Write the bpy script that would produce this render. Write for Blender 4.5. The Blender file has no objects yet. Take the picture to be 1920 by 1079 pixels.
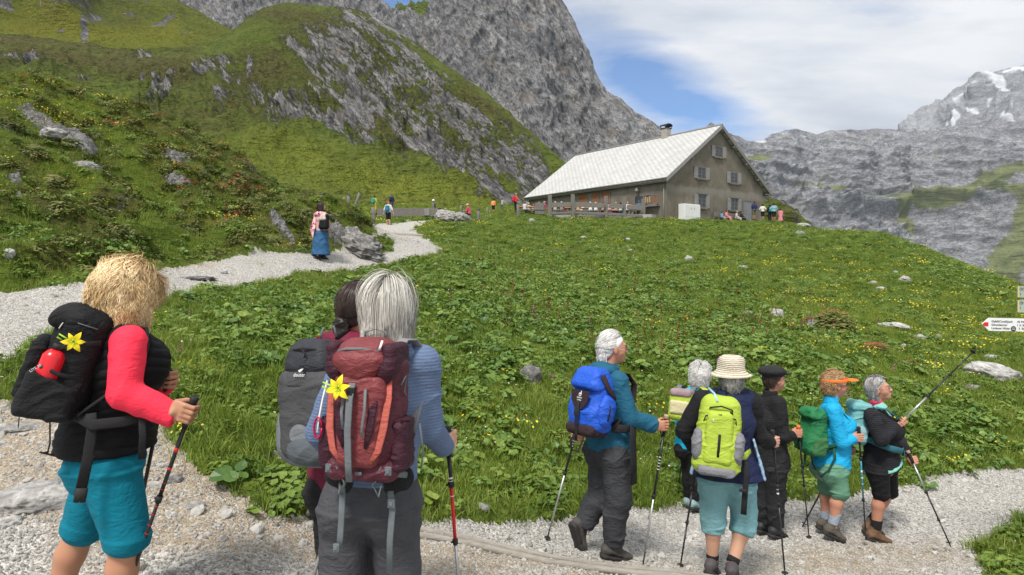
import bpy, math, random
import numpy as np
from mathutils import Vector, Matrix
SC = bpy.context.scene
COL = SC.collection
rnd = random.Random(7)
RS = np.random.RandomState(11)
F = 1200.0; HZ = 500.0; CX = 960.0     # focal length in photo pixels, horizon row, centre column

# ------------------------------------------------------------------ camera
cd = bpy.data.cameras.new('camera'); cam = bpy.data.objects.new('camera', cd); COL.objects.link(cam)
cd.sensor_width = 36.0; cd.lens = 36.0 * F / 1920.0
cd.shift_y = (HZ - 539.5) / 1920.0
cam.location = (0, 0, 0); cam.rotation_euler = (math.radians(90), 0, 0)
cd.clip_start = 0.05; cd.clip_end = 20000
SC.camera = cam

# ------------------------------------------------------------------ light and sky
SUN_EL, SUN_AZ = math.radians(58), math.radians(205)      # azimuth clockwise from +Y
sdir = Vector((math.sin(SUN_AZ) * math.cos(SUN_EL), math.cos(SUN_AZ) * math.cos(SUN_EL), math.sin(SUN_EL)))
ld = bpy.data.lights.new('sun', 'SUN'); ld.energy = 3.8; ld.angle = math.radians(12); ld.color = (1.0, 0.95, 0.88)
sun = bpy.data.objects.new('sun', ld); COL.objects.link(sun)
sun.rotation_euler = sdir.to_track_quat('Z', 'Y').to_euler()

class NT:
    """small helper for node trees"""
    def __init__(s, tree): s.t = tree; s.n = tree.nodes; s.l = tree.links
    def new(s, typ, **kw):
        nd = s.n.new(typ)
        for k, v in kw.items():
            if k.startswith('i_'):
                key = k[2:]
                key = int(key) if key.isdigit() else key.replace('_', ' ')
                s.set(nd.inputs[key], v)
            else: setattr(nd, k, v)
        return nd
    def set(s, sock, v):
        if isinstance(v, bpy.types.NodeSocket): s.l.new(v, sock)
        else: sock.default_value = v
    def noise(s, vec, scale, detail=4, rough=0.55, dist=0.0):
        nd = s.new('ShaderNodeTexNoise'); s.set(nd.inputs['Vector'], vec)
        nd.inputs['Scale'].default_value = scale; nd.inputs['Detail'].default_value = detail
        nd.inputs['Roughness'].default_value = rough; nd.inputs['Distortion'].default_value = dist
        return nd.outputs['Fac']
    def ramp(s, fac, stops):
        nd = s.new('ShaderNodeValToRGB'); s.set(nd.inputs[0], fac); cr = nd.color_ramp
        while len(cr.elements) < len(stops): cr.elements.new(0.5)
        for e, (p, c) in zip(cr.elements, stops):
            e.position = p; e.color = (c, c, c, 1) if not isinstance(c, (tuple, list)) else tuple(c) + (1,) * (4 - len(c))
        return nd.outputs[0]
    def mix(s, f, a, b, mode='MIX'):
        nd = s.new('ShaderNodeMix', data_type='RGBA', blend_type=mode)
        s.set(nd.inputs[0], f)
        for sock, v in ((nd.inputs[6], a), (nd.inputs[7], b)):
            if isinstance(v, (tuple, list)): v = tuple(v) + (1,) * (4 - len(v))
            s.set(sock, v)
        return nd.outputs[2]
    def math(s, op, a, b=0.0, clamp=False):
        nd = s.new('ShaderNodeMath', operation=op, use_clamp=clamp); s.set(nd.inputs[0], a); s.set(nd.inputs[1], b)
        return nd.outputs[0]
    def mapping(s, vec, scale=(1, 1, 1), rot=(0, 0, 0), loc=(0, 0, 0)):
        nd = s.new('ShaderNodeMapping'); s.set(nd.inputs['Vector'], vec)
        nd.inputs['Scale'].default_value = scale; nd.inputs['Rotation'].default_value = rot; nd.inputs['Location'].default_value = loc
        return nd.outputs[0]

w = bpy.data.worlds.new('World'); SC.world = w; w.use_nodes = True
nt = NT(w.node_tree); nt.n.clear()
out = nt.new('ShaderNodeOutputWorld'); bg = nt.new('ShaderNodeBackground'); nt.l.new(bg.outputs[0], out.inputs[0])
sky = nt.new('ShaderNodeTexSky', sky_type='NISHITA'); sky.sun_disc = False
sky.sun_elevation = SUN_EL; sky.sun_rotation = SUN_AZ
sky.air_density = 1.0; sky.dust_density = 0.6; sky.altitude = 1800
tc = nt.new('ShaderNodeTexCoord').outputs['Generated']
sep = nt.new('ShaderNodeSeparateXYZ', i_0=tc)
# cloud layer: the direction is projected on a high plane so that clouds flatten towards the horizon
zc = nt.math('ADD', nt.math('MAXIMUM', sep.outputs[2], 0.0), 0.16)
cx = nt.math('DIVIDE', sep.outputs[0], zc); cy = nt.math('DIVIDE', sep.outputs[1], zc)
cv = nt.new('ShaderNodeCombineXYZ', i_0=cx, i_1=cy, i_2=0.35).outputs[0]
n1 = nt.noise(nt.mapping(cv, scale=(0.8, 1.5, 1), rot=(0, 0, 0.5)), 0.9, 11, 0.62, 0.5)
n2 = nt.noise(nt.mapping(cv, scale=(1, 1.6, 1), rot=(0, 0, -0.4)), 3.6, 8, 0.66, 0.5)
# the gap of blue sky right of the peak, as an ellipse of directions
yy = nt.math('MAXIMUM', sep.outputs[1], 0.05)
su = nt.math('DIVIDE', sep.outputs[0], yy); sv = nt.math('DIVIDE', sep.outputs[2], yy)
def gap(u0, v0, ru, rv, ang):
    du = nt.math('SUBTRACT', su, u0); dv = nt.math('SUBTRACT', sv, v0); c, s_ = math.cos(ang), math.sin(ang)
    a = nt.math('ADD', nt.math('MULTIPLY', du, c / ru), nt.math('MULTIPLY', dv, s_ / ru))
    b = nt.math('ADD', nt.math('MULTIPLY', du, -s_ / rv), nt.math('MULTIPLY', dv, c / rv))
    r2 = nt.math('ADD', nt.math('MULTIPLY', a, a), nt.math('MULTIPLY', b, b))
    return nt.math('POWER', 2.718, nt.math('MULTIPLY', r2, -1.0))
g1 = gap((1230 - CX) / F, (500 - 160) / F, 0.20, 0.075, -0.50)
g2 = gap((750 - CX) / F, (500 + 5) / F, 0.16, 0.09, 0.0)
gs = nt.math('ADD', nt.math('MULTIPLY', g1, 0.72), nt.math('MULTIPLY', g2, 0.6))
cl = nt.math('ADD', nt.math('MULTIPLY', n1, 0.85), nt.math('MULTIPLY', n2, 0.28))
cl = nt.math('SUBTRACT', nt.math('ADD', cl, 0.12), nt.math('MULTIPLY', gs, 0.75))
cmask = nt.ramp(cl, [(0.26, 0.0), (0.42, 0.45), (0.60, 1.0)])
n3 = nt.noise(nt.mapping(cv, scale=(0.7, 1.3, 1)), 1.7, 7, 0.55, 0.2)
ccol = nt.ramp(n3, [(0.32, (4.9, 5.4, 6.2)), (0.46, (6.6, 6.9, 7.4)), (0.60, (8.2, 8.3, 8.4))])
blue = nt.mix(1.0, sky.outputs[0], (0.70, 1.08, 1.42), 'MULTIPLY')
nt.l.new(nt.mix(cmask, blue, ccol), bg.inputs[0]); bg.inputs[1].default_value = 0.105
SC.view_settings.view_transform = 'Standard'; SC.view_settings.look = 'None'
SC.view_settings.exposure = 0.20; SC.view_settings.gamma = 1.0
SC.view_settings.use_curve_mapping = False

# ------------------------------------------------------------------ numeric helpers
def P(px, py, D): return Vector(((px - CX) / F * D, D, (HZ - py) / F * D))
_perm = np.arange(256); RS.shuffle(_perm); _perm = np.concatenate([_perm, _perm, _perm]).astype(np.int32)
_g = np.array([[1,1,0],[-1,1,0],[1,-1,0],[-1,-1,0],[1,0,1],[-1,0,1],[1,0,-1],[-1,0,-1],[0,1,1],[0,-1,1],[0,1,-1],[0,-1,-1],[1,1,0],[0,-1,1],[-1,1,0],[0,-1,-1]], dtype=np.float32)
def perlin(p):
    p = np.asarray(p, dtype=np.float64)
    i = np.floor(p).astype(np.int64); f = (p - i).astype(np.float32); i &= 255
    u = f * f * f * (f * (f * 6 - 15) + 10)
    X, Y, Z = i[..., 0], i[..., 1], i[..., 2]; fx, fy, fz = f[..., 0], f[..., 1], f[..., 2]
    def gr(h, x, y, z):
        g = _g[h & 15]; return g[..., 0] * x + g[..., 1] * y + g[..., 2] * z
    A = _perm[X] + Y; B = _perm[X + 1] + Y
    AA = _perm[A] + Z; AB = _perm[A + 1] + Z; BA = _perm[B] + Z; BB = _perm[B + 1] + Z
    L = lambda t, a, b: a + t * (b - a)
    r = L(u[..., 2], L(u[..., 1], L(u[..., 0], gr(_perm[AA], fx, fy, fz), gr(_perm[BA], fx - 1, fy, fz)),
                       L(u[..., 0], gr(_perm[AB], fx, fy - 1, fz), gr(_perm[BB], fx - 1, fy - 1, fz))),
          L(u[..., 1], L(u[..., 0], gr(_perm[AA + 1], fx, fy, fz - 1), gr(_perm[BA + 1], fx - 1, fy, fz - 1)),
            L(u[..., 0], gr(_perm[AB + 1], fx, fy - 1, fz - 1), gr(_perm[BB + 1], fx - 1, fy - 1, fz - 1))))
    return r
def fbm(p, octv=5, rough=0.5, lac=2.03, off=0.0):
    p = np.asarray(p, dtype=np.float64) + off; a = 1.0; s = 0; t = 0
    for _ in range(octv):
        s = s + a * perlin(p); t += a; p = p * lac + 17.3; a *= rough
    return s / t
def ridged(p, octv=5, rough=0.5, lac=2.1, off=0.0):
    p = np.asarray(p, dtype=np.float64) + off; a = 1.0; s = 0; t = 0; w_ = 1.0
    for _ in range(octv):
        n = 1 - np.abs(perlin(p)) * 2.0; n = np.clip(n, 0, 1) ** 2 * w_; w_ = np.clip(n * 1.6, 0, 1)
        s = s + a * n; t += a; p = p * lac + 31.7; a *= rough
    return s / t
def sstep(a, b, x): t = np.clip((x - a) / (b - a), 0, 1); return t * t * (3 - 2 * t)
def pl(pts, x):
    pts = sorted(pts); return np.interp(x, [q[0] for q in pts], [q[1] for q in pts])
def in_poly(px, py, poly):
    inside = np.zeros(np.shape(px), bool); n = len(poly); j = n - 1
    for i in range(n):
        xi, yi = poly[i]; xj, yj = poly[j]
        c = ((yi > py) != (yj > py)) & (px < (xj - xi) * (py - yi) / ((yj - yi) or 1e-9) + xi)
        inside ^= c; j = i
    return inside
def blobs(px, py, L):
    """sum of soft tilted ellipses (cx, cy, rx, ry, angle deg, weight)"""
    m = np.zeros(np.shape(px))
    for cx_, cy_, rx, ry, ang, wt in L:
        c, s = math.cos(math.radians(ang)), math.sin(math.radians(ang))
        a = ((px - cx_) * c + (py - cy_) * s) / rx; b = (-(px - cx_) * s + (py - cy_) * c) / ry
        m = m + wt * np.exp(-(a * a + b * b) ** 1.3)
    return m
def tag(o, label=None, cat=None, group=None, kind=None):
    if label: o['label'] = label
    if cat: o['category'] = cat
    if group: o['group'] = group
    if kind: o['kind'] = kind
    return o
def mesh_np(name, V, Fc, smooth=True):
    V = np.ascontiguousarray(V, dtype=np.float32); Fc = np.ascontiguousarray(Fc, dtype=np.int32); k = Fc.shape[1]
    me = bpy.data.meshes.new(name); me.vertices.add(len(V)); me.vertices.foreach_set('co', V.ravel())
    me.loops.add(Fc.size); me.loops.foreach_set('vertex_index', Fc.ravel())
    me.polygons.add(len(Fc)); me.polygons.foreach_set('loop_start', np.arange(len(Fc), dtype=np.int32) * k)
    me.polygons.foreach_set('use_smooth', np.full(len(Fc), smooth)); me.update(calc_edges=True)
    return me
def attr(me, name, arr):
    a = me.attributes.new(name, 'FLOAT_COLOR', 'POINT'); arr = np.asarray(arr, dtype=np.float32)
    if arr.shape[1] == 3: arr = np.hstack([arr, np.ones((len(arr), 1), np.float32)])
    a.data.foreach_set('color', arr.ravel())
def grid_faces(nr, nc):
    i = np.arange(nr - 1)[:, None] * nc + np.arange(nc - 1)[None, :]
    return np.stack([i, i + 1, i + nc + 1, i + nc], -1).reshape(-1, 4)
def link(name, me, mt=None, parent=None):
    o = bpy.data.objects.new(name, me); COL.objects.link(o)
    if mt is not None and not len(me.materials): me.materials.append(mt)
    if parent is not None: o.parent = parent
    return o
def grid_normals(Pg):
    du = np.gradient(Pg, axis=1); dv = np.gradient(Pg, axis=0); n = np.cross(du, dv)
    return n / (np.linalg.norm(n, axis=2, keepdims=True) + 1e-9)
# ------------------------------------------------------------------ materials
def new_mat(name):
    m = bpy.data.materials.new(name); m.use_nodes = True; t = NT(m.node_tree); t.n.clear()
    o = t.new('ShaderNodeOutputMaterial'); b = t.new('ShaderNodeBsdfPrincipled'); t.l.new(b.outputs[0], o.inputs[0])
    return m, t, b
def bump(t, b, h, strength, dist):
    bp = t.new('ShaderNodeBump'); bp.inputs['Strength'].default_value = strength; bp.inputs['Distance'].default_value = dist
    t.l.new(h, bp.inputs['Height']); t.l.new(bp.outputs[0], b.inputs['Normal'])
_mc = {}
def mat(name, col, rough=0.7, var=0.12, nscale=30.0, bmp=0.15, bscale=None, metal=0.0, bdist=0.002, sheen=0.0, spec=0.35):
    """plain procedural material: a colour that wanders a little and a fine bump"""
    if name in _mc: return _mc[name]
    m, t, b = new_mat(name); tc = t.new('ShaderNodeTexCoord').outputs['Object']
    n = t.noise(tc, nscale, 5, 0.6)
    c0 = tuple(max(0, c * (1 - var)) for c in col); c1 = tuple(min(1, c * (1 + var)) for c in col)
    t.l.new(t.ramp(n, [(0.3, c0), (0.7, c1)]), b.inputs['Base Color'])
    b.inputs['Roughness'].default_value = rough; b.inputs['Metallic'].default_value = metal
    b.inputs['Specular IOR Level'].default_value = spec
    if sheen: b.inputs['Sheen Weight'].default_value = sheen
    if bmp: bump(t, b, t.noise(tc, bscale or nscale * 4, 4, 0.6), bmp, bdist)
    _mc[name] = m; return m
def cloth(name, col, rough=0.85, var=0.07, weave=420.0, fold=0.35, ribs=0.0, sheen=0.0, spec=0.25):
    """woven cloth: fine weave, soft creases, slightly uneven dye; optional knitted ribs"""
    if name in _mc: return _mc[name]
    m, t, b = new_mat(name); tc = t.new('ShaderNodeTexCoord').outputs['Object']
    n = t.noise(tc, 9, 5, 0.6)
    c0 = tuple(c * (1 - var * 1.6) for c in col); c1 = tuple(min(1, c * (1 + var)) for c in col)
    colr = t.ramp(n, [(0.3, c0), (0.7, c1)])
    cre = t.noise(t.mapping(tc, scale=(1, 1, 1.8)), 14, 3, 0.5, 0.8)
    c2 = t.math('ABSOLUTE', t.math('SUBTRACT', t.noise(t.mapping(tc, scale=(1, 1, 1.6), rot=(0.4, 0.3, 0)), 11, 4, 0.55, 1.2), 0.5))
    h = t.math('MULTIPLY', t.math('ADD', cre, t.math('MULTIPLY', c2, -2.2)), fold * 8)
    h = t.math('ADD', h, t.math('MULTIPLY', t.noise(tc, weave, 2, 0.5), 0.25))
    if ribs:
        wv = t.new('ShaderNodeTexWave', wave_type='BANDS', bands_direction='Z'); t.set(wv.inputs['Vector'], tc)
        wv.inputs['Scale'].default_value = ribs; wv.inputs['Distortion'].default_value = 0.6; wv.inputs['Detail'].default_value = 1
        h = t.math('ADD', h, t.math('MULTIPLY', wv.outputs['Fac'], 0.4))
        colr = t.mix(t.math('MULTIPLY', wv.outputs['Fac'], 0.3), colr, tuple(min(1, c * 1.5 + 0.03) for c in col))
    t.l.new(colr, b.inputs['Base Color'])
    b.inputs['Roughness'].default_value = rough; b.inputs['Specular IOR Level'].default_value = spec
    b.inputs['Sheen Weight'].default_value = sheen
    bump(t, b, h, 0.55, 0.0036)
    _mc[name] = m; return m
def plain(name, col, rough=0.6, metal=0.0):
    return mat(name, col, rough, 0.06, 40, 0.0, None, metal)

ROCKC = [(0.30, (0.06, 0.06, 0.063)), (0.44, (0.17, 0.168, 0.168)), (0.55, (0.32, 0.315, 0.31)), (0.68, (0.52, 0.51, 0.50))]
def terrain_mat(name, gscale, rscale, grass_cols, rock_cols=ROCKC, strata=None, gb=0.3, rb=0.5, warm=(0.34, 0.28, 0.20), bdst=None):
    """vertex masks: R bare rock, G flowers, B dry / shrubby ground, A snow or scree"""
    m, t, b = new_mat(name); geo = t.new('ShaderNodeNewGeometry').outputs['Position']
    at = t.new('ShaderNodeAttribute', attribute_name='mask'); sp = t.new('ShaderNodeSeparateColor', i_0=at.outputs['Color'])
    g1 = t.noise(geo, gscale, 6, 0.62); g2 = t.noise(geo, gscale * 7, 4, 0.65)
    g3 = t.noise(t.mapping(geo, scale=(0.5, 0.5, 3.0)), gscale * 6, 4, 0.6)
    gcol = t.ramp(t.math('ADD', t.math('MULTIPLY', g1, 0.36), t.math('ADD', t.math('MULTIPLY', g2, 0.34), t.math('MULTIPLY', g3, 0.30))), grass_cols)
    shr = t.ramp(g2, [(0.35, (0.045, 0.050, 0.016)), (0.5, (0.095, 0.095, 0.028)), (0.65, (0.155, 0.125, 0.048))])
    gcol = t.mix(sp.outputs[2], gcol, shr)
    fl = t.ramp(t.noise(geo, gscale * 55, 2, 0.5), [(0.50, 0.0), (0.62, 1.0)])
    gcol = t.mix(t.math('MULTIPLY', fl, sp.outputs[1]), gcol, (0.36, 0.35, 0.02))
    rv = geo if strata is None else t.mapping(t.mapping(geo, rot=strata[1]), scale=strata[0])
    r1 = t.noise(rv, rscale, 11, 0.74, 0.5); r2 = t.noise(geo, rscale * 0.25, 4, 0.6)
    rcol = t.ramp(t.math('ADD', t.math('MULTIPLY', r1, 0.8), t.math('MULTIPLY', r2, 0.2)), rock_cols)
    cr = t.math('ABSOLUTE', t.math('SUBTRACT', t.noise(rv, rscale * 1.7, 6, 0.66, 0.8), 0.5))
    rcol = t.mix(t.ramp(cr, [(0.0, 0.95), (0.045, 0.0)]), rcol, tuple(c * 0.34 for c in rock_cols[1][1]))
    rcol = t.mix(t.ramp(t.noise(geo, rscale * 0.4, 4, 0.6), [(0.56, 0.0), (0.72, 0.45)]), rcol, warm)
    rn = t.math('ADD', sp.outputs[0], t.math('MULTIPLY', t.math('SUBTRACT', t.noise(rv, rscale * 1.5, 8, 0.78), 0.5), 2.0))
    rmask = t.ramp(rn, [(0.44, 0.0), (0.54, 1.0)])
    col = t.mix(rmask, gcol, rcol)
    col = t.mix(at.outputs['Alpha'], col, (0.62, 0.64, 0.67))
    t.l.new(col, b.inputs['Base Color']); b.inputs['Roughness'].default_value = 0.95; b.inputs['Specular IOR Level'].default_value = 0.1
    h = t.mix(rmask, t.math('MULTIPLY', t.math('ADD', g2, g3), gb * 2.2), t.math('MULTIPLY', r1, rb * 1.3))
    bump(t, b, h, 1.0, bdst or 1.6 / rscale)
    return m
GRASS_NEAR = [(0.30, (0.044, 0.068, 0.012)), (0.46, (0.087, 0.133, 0.020)), (0.60, (0.144, 0.193, 0.028)), (0.74, (0.218, 0.248, 0.050))]
GRASS_FAR = [(0.34, (0.047, 0.065, 0.015)), (0.46, (0.099, 0.134, 0.026)), (0.58, (0.151, 0.189, 0.035)), (0.70, (0.202, 0.204, 0.050))]
M_NEAR = terrain_mat('meadow turf', 1.3, 5.0, GRASS_NEAR)
M_HILL = terrain_mat('hill pasture and rock', 0.11, 0.42, GRASS_FAR, strata=((0.26, 0.18, 1.5), (0.0, -0.83, 0.0)))
M_BACK = terrain_mat('high pasture', 0.05, 0.10, [(0.34, (0.081, 0.112, 0.015)), (0.5, (0.162, 0.194, 0.024)), (0.66, (0.257, 0.237, 0.033))])
M_PEAK = terrain_mat('limestone face', 0.04, 0.15, GRASS_FAR, [(0.34, (0.075, 0.076, 0.082)), (0.45, (0.20, 0.202, 0.208)), (0.55, (0.33, 0.328, 0.326)), (0.67, (0.54, 0.53, 0.515))], strata=((1.2, 0.5, 0.40), (0.0, 0.50, 0)), rb=0.9, bdst=5)
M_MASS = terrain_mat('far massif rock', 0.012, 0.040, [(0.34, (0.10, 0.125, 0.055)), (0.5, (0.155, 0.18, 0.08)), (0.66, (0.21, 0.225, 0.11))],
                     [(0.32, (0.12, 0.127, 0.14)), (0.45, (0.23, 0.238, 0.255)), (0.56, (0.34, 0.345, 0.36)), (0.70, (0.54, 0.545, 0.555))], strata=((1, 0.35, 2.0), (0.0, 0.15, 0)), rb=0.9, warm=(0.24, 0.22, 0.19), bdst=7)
def gravel_mat():
    m, t, b = new_mat('crushed limestone gravel'); geo = t.new('ShaderNodeNewGeometry').outputs['Position']
    at = t.new('ShaderNodeAttribute', attribute_name='mask'); sp = t.new('ShaderNodeSeparateColor', i_0=at.outputs['Color'])
    vo = t.new('ShaderNodeTexVoronoi', feature='F1'); t.set(vo.inputs['Vector'], t.mapping(geo, scale=(1, 1, 1.5))); vo.inputs['Scale'].default_value = 55
    vo.inputs['Randomness'].default_value = 1.0
    vc = t.new('ShaderNodeSeparateColor', i_0=vo.outputs['Color'])
    vo2 = t.new('ShaderNodeTexVoronoi', feature='F1'); t.set(vo2.inputs['Vector'], geo); vo2.inputs['Scale'].default_value = 110
    v2 = t.new('ShaderNodeSeparateColor', i_0=vo2.outputs['Color'])
    big = t.noise(geo, 1.1, 5, 0.6)
    st = t.ramp(t.math('ADD', t.math('MULTIPLY', vc.outputs[0], 0.55), t.math('MULTIPLY', v2.outputs[0], 0.45)),
                [(0.15, (0.15, 0.143, 0.132)), (0.45, (0.40, 0.388, 0.362)), (0.85, (0.68, 0.665, 0.63))])
    dirt = t.ramp(t.noise(geo, 9, 6, 0.7), [(0.3, (0.19, 0.14, 0.088)), (0.5, (0.34, 0.265, 0.175)), (0.7, (0.46, 0.38, 0.275))])
    f = t.math('ADD', t.math('MULTIPLY', sp.outputs[2], 1.25), t.math('MULTIPLY', t.math('SUBTRACT', big, 0.5), 1.5))
    f = t.ramp(f, [(0.22, 0.12), (0.70, 0.92)])
    f = t.math('MULTIPLY', f, t.ramp(vc.outputs[1], [(0.3, 1.0), (0.8, 0.45)]))
    t.l.new(t.mix(f, st, dirt), b.inputs['Base Color'])
    b.inputs['Roughness'].default_value = 0.92; b.inputs['Specular IOR Level'].default_value = 0.15
    h = t.math('ADD', t.math('MULTIPLY', vo.outputs['Distance'], -1.0), t.math('MULTIPLY', vo2.outputs['Distance'], -0.6))
    bump(t, b, h, 0.8, 0.02)
    return m
M_GRAVEL = gravel_mat()
def stone_mat(name, cols, scale=9.0, bd=0.03):
    m, t, b = new_mat(name); tc = t.new('ShaderNodeTexCoord').outputs['Object']
    n = t.noise(t.mapping(tc, scale=(1, 1, 2.0), rot=(0.3, 0.5, 0)), scale, 8, 0.68, 0.5)
    inf = t.new('ShaderNodeObjectInfo').outputs['Random']
    c = t.ramp(n, cols); c = t.mix(1.0, c, t.ramp(inf, [(0.0, 0.72), (1.0, 1.18)]), 'MULTIPLY')
    lich = t.ramp(t.noise(tc, scale * 0.5, 5, 0.7), [(0.58, 0.0), (0.66, 0.7)])
    c = t.mix(lich, c, (0.10, 0.10, 0.075))
    t.l.new(c, b.inputs['Base Color']); b.inputs['Roughness'].default_value = 0.9; b.inputs['Specular IOR Level'].default_value = 0.2
    bump(t, b, n, 0.8, bd); return m
M_STONE = stone_mat('weathered limestone', [(0.28, (0.14, 0.135, 0.13)), (0.45, (0.30, 0.29, 0.28)), (0.62, (0.50, 0.49, 0.47))])
M_DSTONE = stone_mat('lichened grey rock', [(0.28, (0.05, 0.048, 0.045)), (0.45, (0.14, 0.135, 0.13)), (0.62, (0.30, 0.29, 0.28))])
M_BOULD = stone_mat('weathered boulder', [(0.30, (0.10, 0.097, 0.09)), (0.46, (0.22, 0.212, 0.20)), (0.64, (0.40, 0.39, 0.37))])
M_PEBBLE = stone_mat('loose gravel stones', [(0.3, (0.22, 0.21, 0.19)), (0.5, (0.42, 0.405, 0.375)), (0.7, (0.64, 0.625, 0.59))], 30, 0.003)
# ------------------------------------------------------------------ near ground
CT = [  # (px, py, distance): measured ground points
 (-300,1079,3.0),(0,1079,3.05),(0,900,4.0),(0,760,5.3),(0,620,7.8),(0,548,9.8),(-400,620,7),(-400,545,9),
 (430,1079,3.2),(560,960,4.15),(800,1000,4.3),(800,1079,3.65),(170,1240,2.75),(710,1385,2.4),(660,1270,2.95),(601,489,18.05),
 (1130,1040,4.8),(1000,985,5.2),(1300,1079,4.55),(1370,1080,4.72),(1500,940,7.1),(1552,1006,6.2),(1900,880,8.7),(1900,1000,6.4),
 (1900,1079,5.5),(1645,1012,6.35),(1435,1005,6.2),(1300,955,6.92),(1290,941,7.3),(2300,900,8.6),(2300,1079,5.6),
 (1250,700,10.4),(1250,600,15.2),(1250,500,27),(1250,453,40),(1250,415,56),(1350,418,60),(1440,424,64),(1414,426,52),(1414,442,44),(1340,424,50),(1480,434,54),(1250,428,48),(1540,444,52),(1600,820,8.7),
 (1480,424,63),(1600,446,57),(1700,466,49),(1800,500,40),(1920,545,32),(2100,600,25),(2350,650,20),
 (1920,700,13),(1920,620,20),(1600,600,18),(1600,500,34),(1600,700,11.6),(1700,780,9.8),(2300,760,11),
 (800,900,5.6),(800,800,6.9),(800,700,8.6),(800,600,11.8),(850,540,15.2),(820,465,24.5),(800,500,19),
 (500,900,4.6),(500,800,5.5),(500,700,6.8),(500,600,9.4),(400,545,12.3),(300,540,10.9),(350,650,7.2),(350,800,4.9),(150,700,5.9),
 (300,502,14),(450,492,15.6),(600,487,18),(700,476,20.5),(745,450,29),(728,425,43),(790,418,46),(1000,450,37),(1000,520,21),(1000,620,12.5),(1000,760,8),
 (702,407,57),(967,402,60),(880,415,49),(1050,412,57),(1150,414,57),(925,400,79),(640,394,60),(560,390,70),(1000,385,90),(760,390,80),(600,378,95),(850,380,95),
 (0,142,23.5),(150,172,25),(300,232,26),(430,292,27),(500,345,26.5),(560,382,25),(640,393,22.5),(695,432,21),
 (0,300,16),(0,420,12.5),(300,360,19),(300,440,16),(150,260,20),(150,380,15),(450,400,20),(560,440,18.6),(-400,60,24),(-400,300,15),(-400,450,11),
 (710,472,20.8),
]
# points that are hidden from the camera: behind the knoll, behind the brow right of the hut
CTZ = [(0,34,5.2),(0,55,6.5),(300,36,4.0),(300,55,4.5),(500,36,2.6),(620,30,1.6),(560,50,3.6),(-400,36,5),(-400,60,6),(0,100,9),(300,100,9),
       (1480,85,-3),(1600,78,-6),(1700,70,-8),(1800,62,-10),(1920,54,-12),(2100,48,-14),(2350,40,-14),(1350,95,2),(1250,95,5),(1480,110,-14),(1700,110,-26),(1920,110,-34),(2350,110,-40),(1250,115,1),(1100,110,6),
       (960,1.2,-1.70),(0,1.2,-1.66),(-700,1.2,-1.62),(2600,1.2,-1.9),(-700,3,-1.45),(2600,3.2,-2.3),(1500,2.5,-2.05)]
_c = [(px, D, (HZ - py) / F * D) for px, py, D in CT] + list(CTZ)
_c = np.array(_c, float)
def _q(px, D): return np.stack([np.asarray(px) / 330.0, np.log(D) * 2.6], -1)
_cp = _q(_c[:, 0], _c[:, 1])
def _phi(r): return r * r * np.log(r + 1e-9)
_n = len(_cp); _K = _phi(np.linalg.norm(_cp[:, None] - _cp[None], axis=2)) + np.eye(_n) * 0.02
_Pm = np.hstack([np.ones((_n, 1)), _cp]); _A = np.block([[_K, _Pm], [_Pm.T, np.zeros((3, 3))]])
_wt = np.linalg.solve(_A, np.concatenate([_c[:, 2], np.zeros(3)]))
def z_smooth(px, D):
    px, D = np.broadcast_arrays(np.asarray(px, float), np.asarray(D, float)); q = _q(px, D).reshape(-1, 2); out = np.empty(len(q))
    for i in range(0, len(q), 20000):
        s = q[i:i + 20000]; r = np.linalg.norm(s[:, None] - _cp[None], axis=2)
        out[i:i + 20000] = _phi(r) @ _wt[:_n] + _wt[_n] + s @ _wt[_n + 1:]
    return out.reshape(px.shape)
ISLAND = [(-420,640),(-100,668),(0,690),(60,655),(170,606),(300,566),(440,543),(560,519),(700,504),(842,473),(800,450),(776,431),(800,418),(900,402),(970,400),
          (1000,380),(3000,380),(3000,880),(1920,878),(1860,880),(1780,890),(1700,905),(1600,925),(1500,942),(1300,945),(1200,955),(1100,968),(1000,986),(900,984),
          (760,984),(620,978),(540,974),(480,966),(440,935),(400,905),(340,850),(310,800),(200,770),(80,765),(0,752),(-420,735)]
KNOLL = [(-2000,545),(0,545),(100,538),(200,524),(300,501),(370,492),(430,482),(520,472),(600,472),(700,470),(716,474),(744,468),(738,452),(702,436),(694,424),(700,300),(600,-900),(-2000,-900)]
CORNER = [(1925,975),(1870,1003),(1838,1030),(1850,1079),(1980,1160),(2600,1160),(2600,960)]
BACKM = [(560,424),(700,424),(760,417),(800,414),(975,398),(1000,300),(560,300)]   # meadow past the upper path
def grass_mask(px, D, z):
    """True where turf grows; False on the gravel path"""
    py = HZ - z * F / D
    wob = np.stack([px / D * 0 + (px - CX) / F * D * 2.2, D * 2.2, np.zeros_like(D)], -1)
    e = fbm(wob, 4, 0.6) * 26; px2 = px + e * 1.6; py2 = py + e * 0.55 * np.clip(12 / D, 0.15, 1)
    g = in_poly(px2, py2, ISLAND) | in_poly(px2, py2, CORNER)
    g |= (in_poly(px2, py2, KNOLL) & (D < 90)) | (in_poly(px2, py2, BACKM) & (D > 34)) | (D > 62)
    g |= (D > 21) & (D < 40) & (px < 696)
    g &= ~((D < 3.4) & (px < 1750))
    return g
NC, NR = 980, 640
gpx = np.linspace(-420, 2360, NC); gD = np.exp(np.linspace(math.log(1.15), math.log(118), NR))
GP, GD = np.meshgrid(gpx, gD)
_s = slice(None, None, 4)
from_small_px = np.linspace(-420, 2360, 246); from_small_D = np.exp(np.linspace(math.log(1.15), math.log(118), 161))
_sp, _sd = np.meshgrid(from_small_px, from_small_D); ZS = z_smooth(_sp, _sd)
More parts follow.
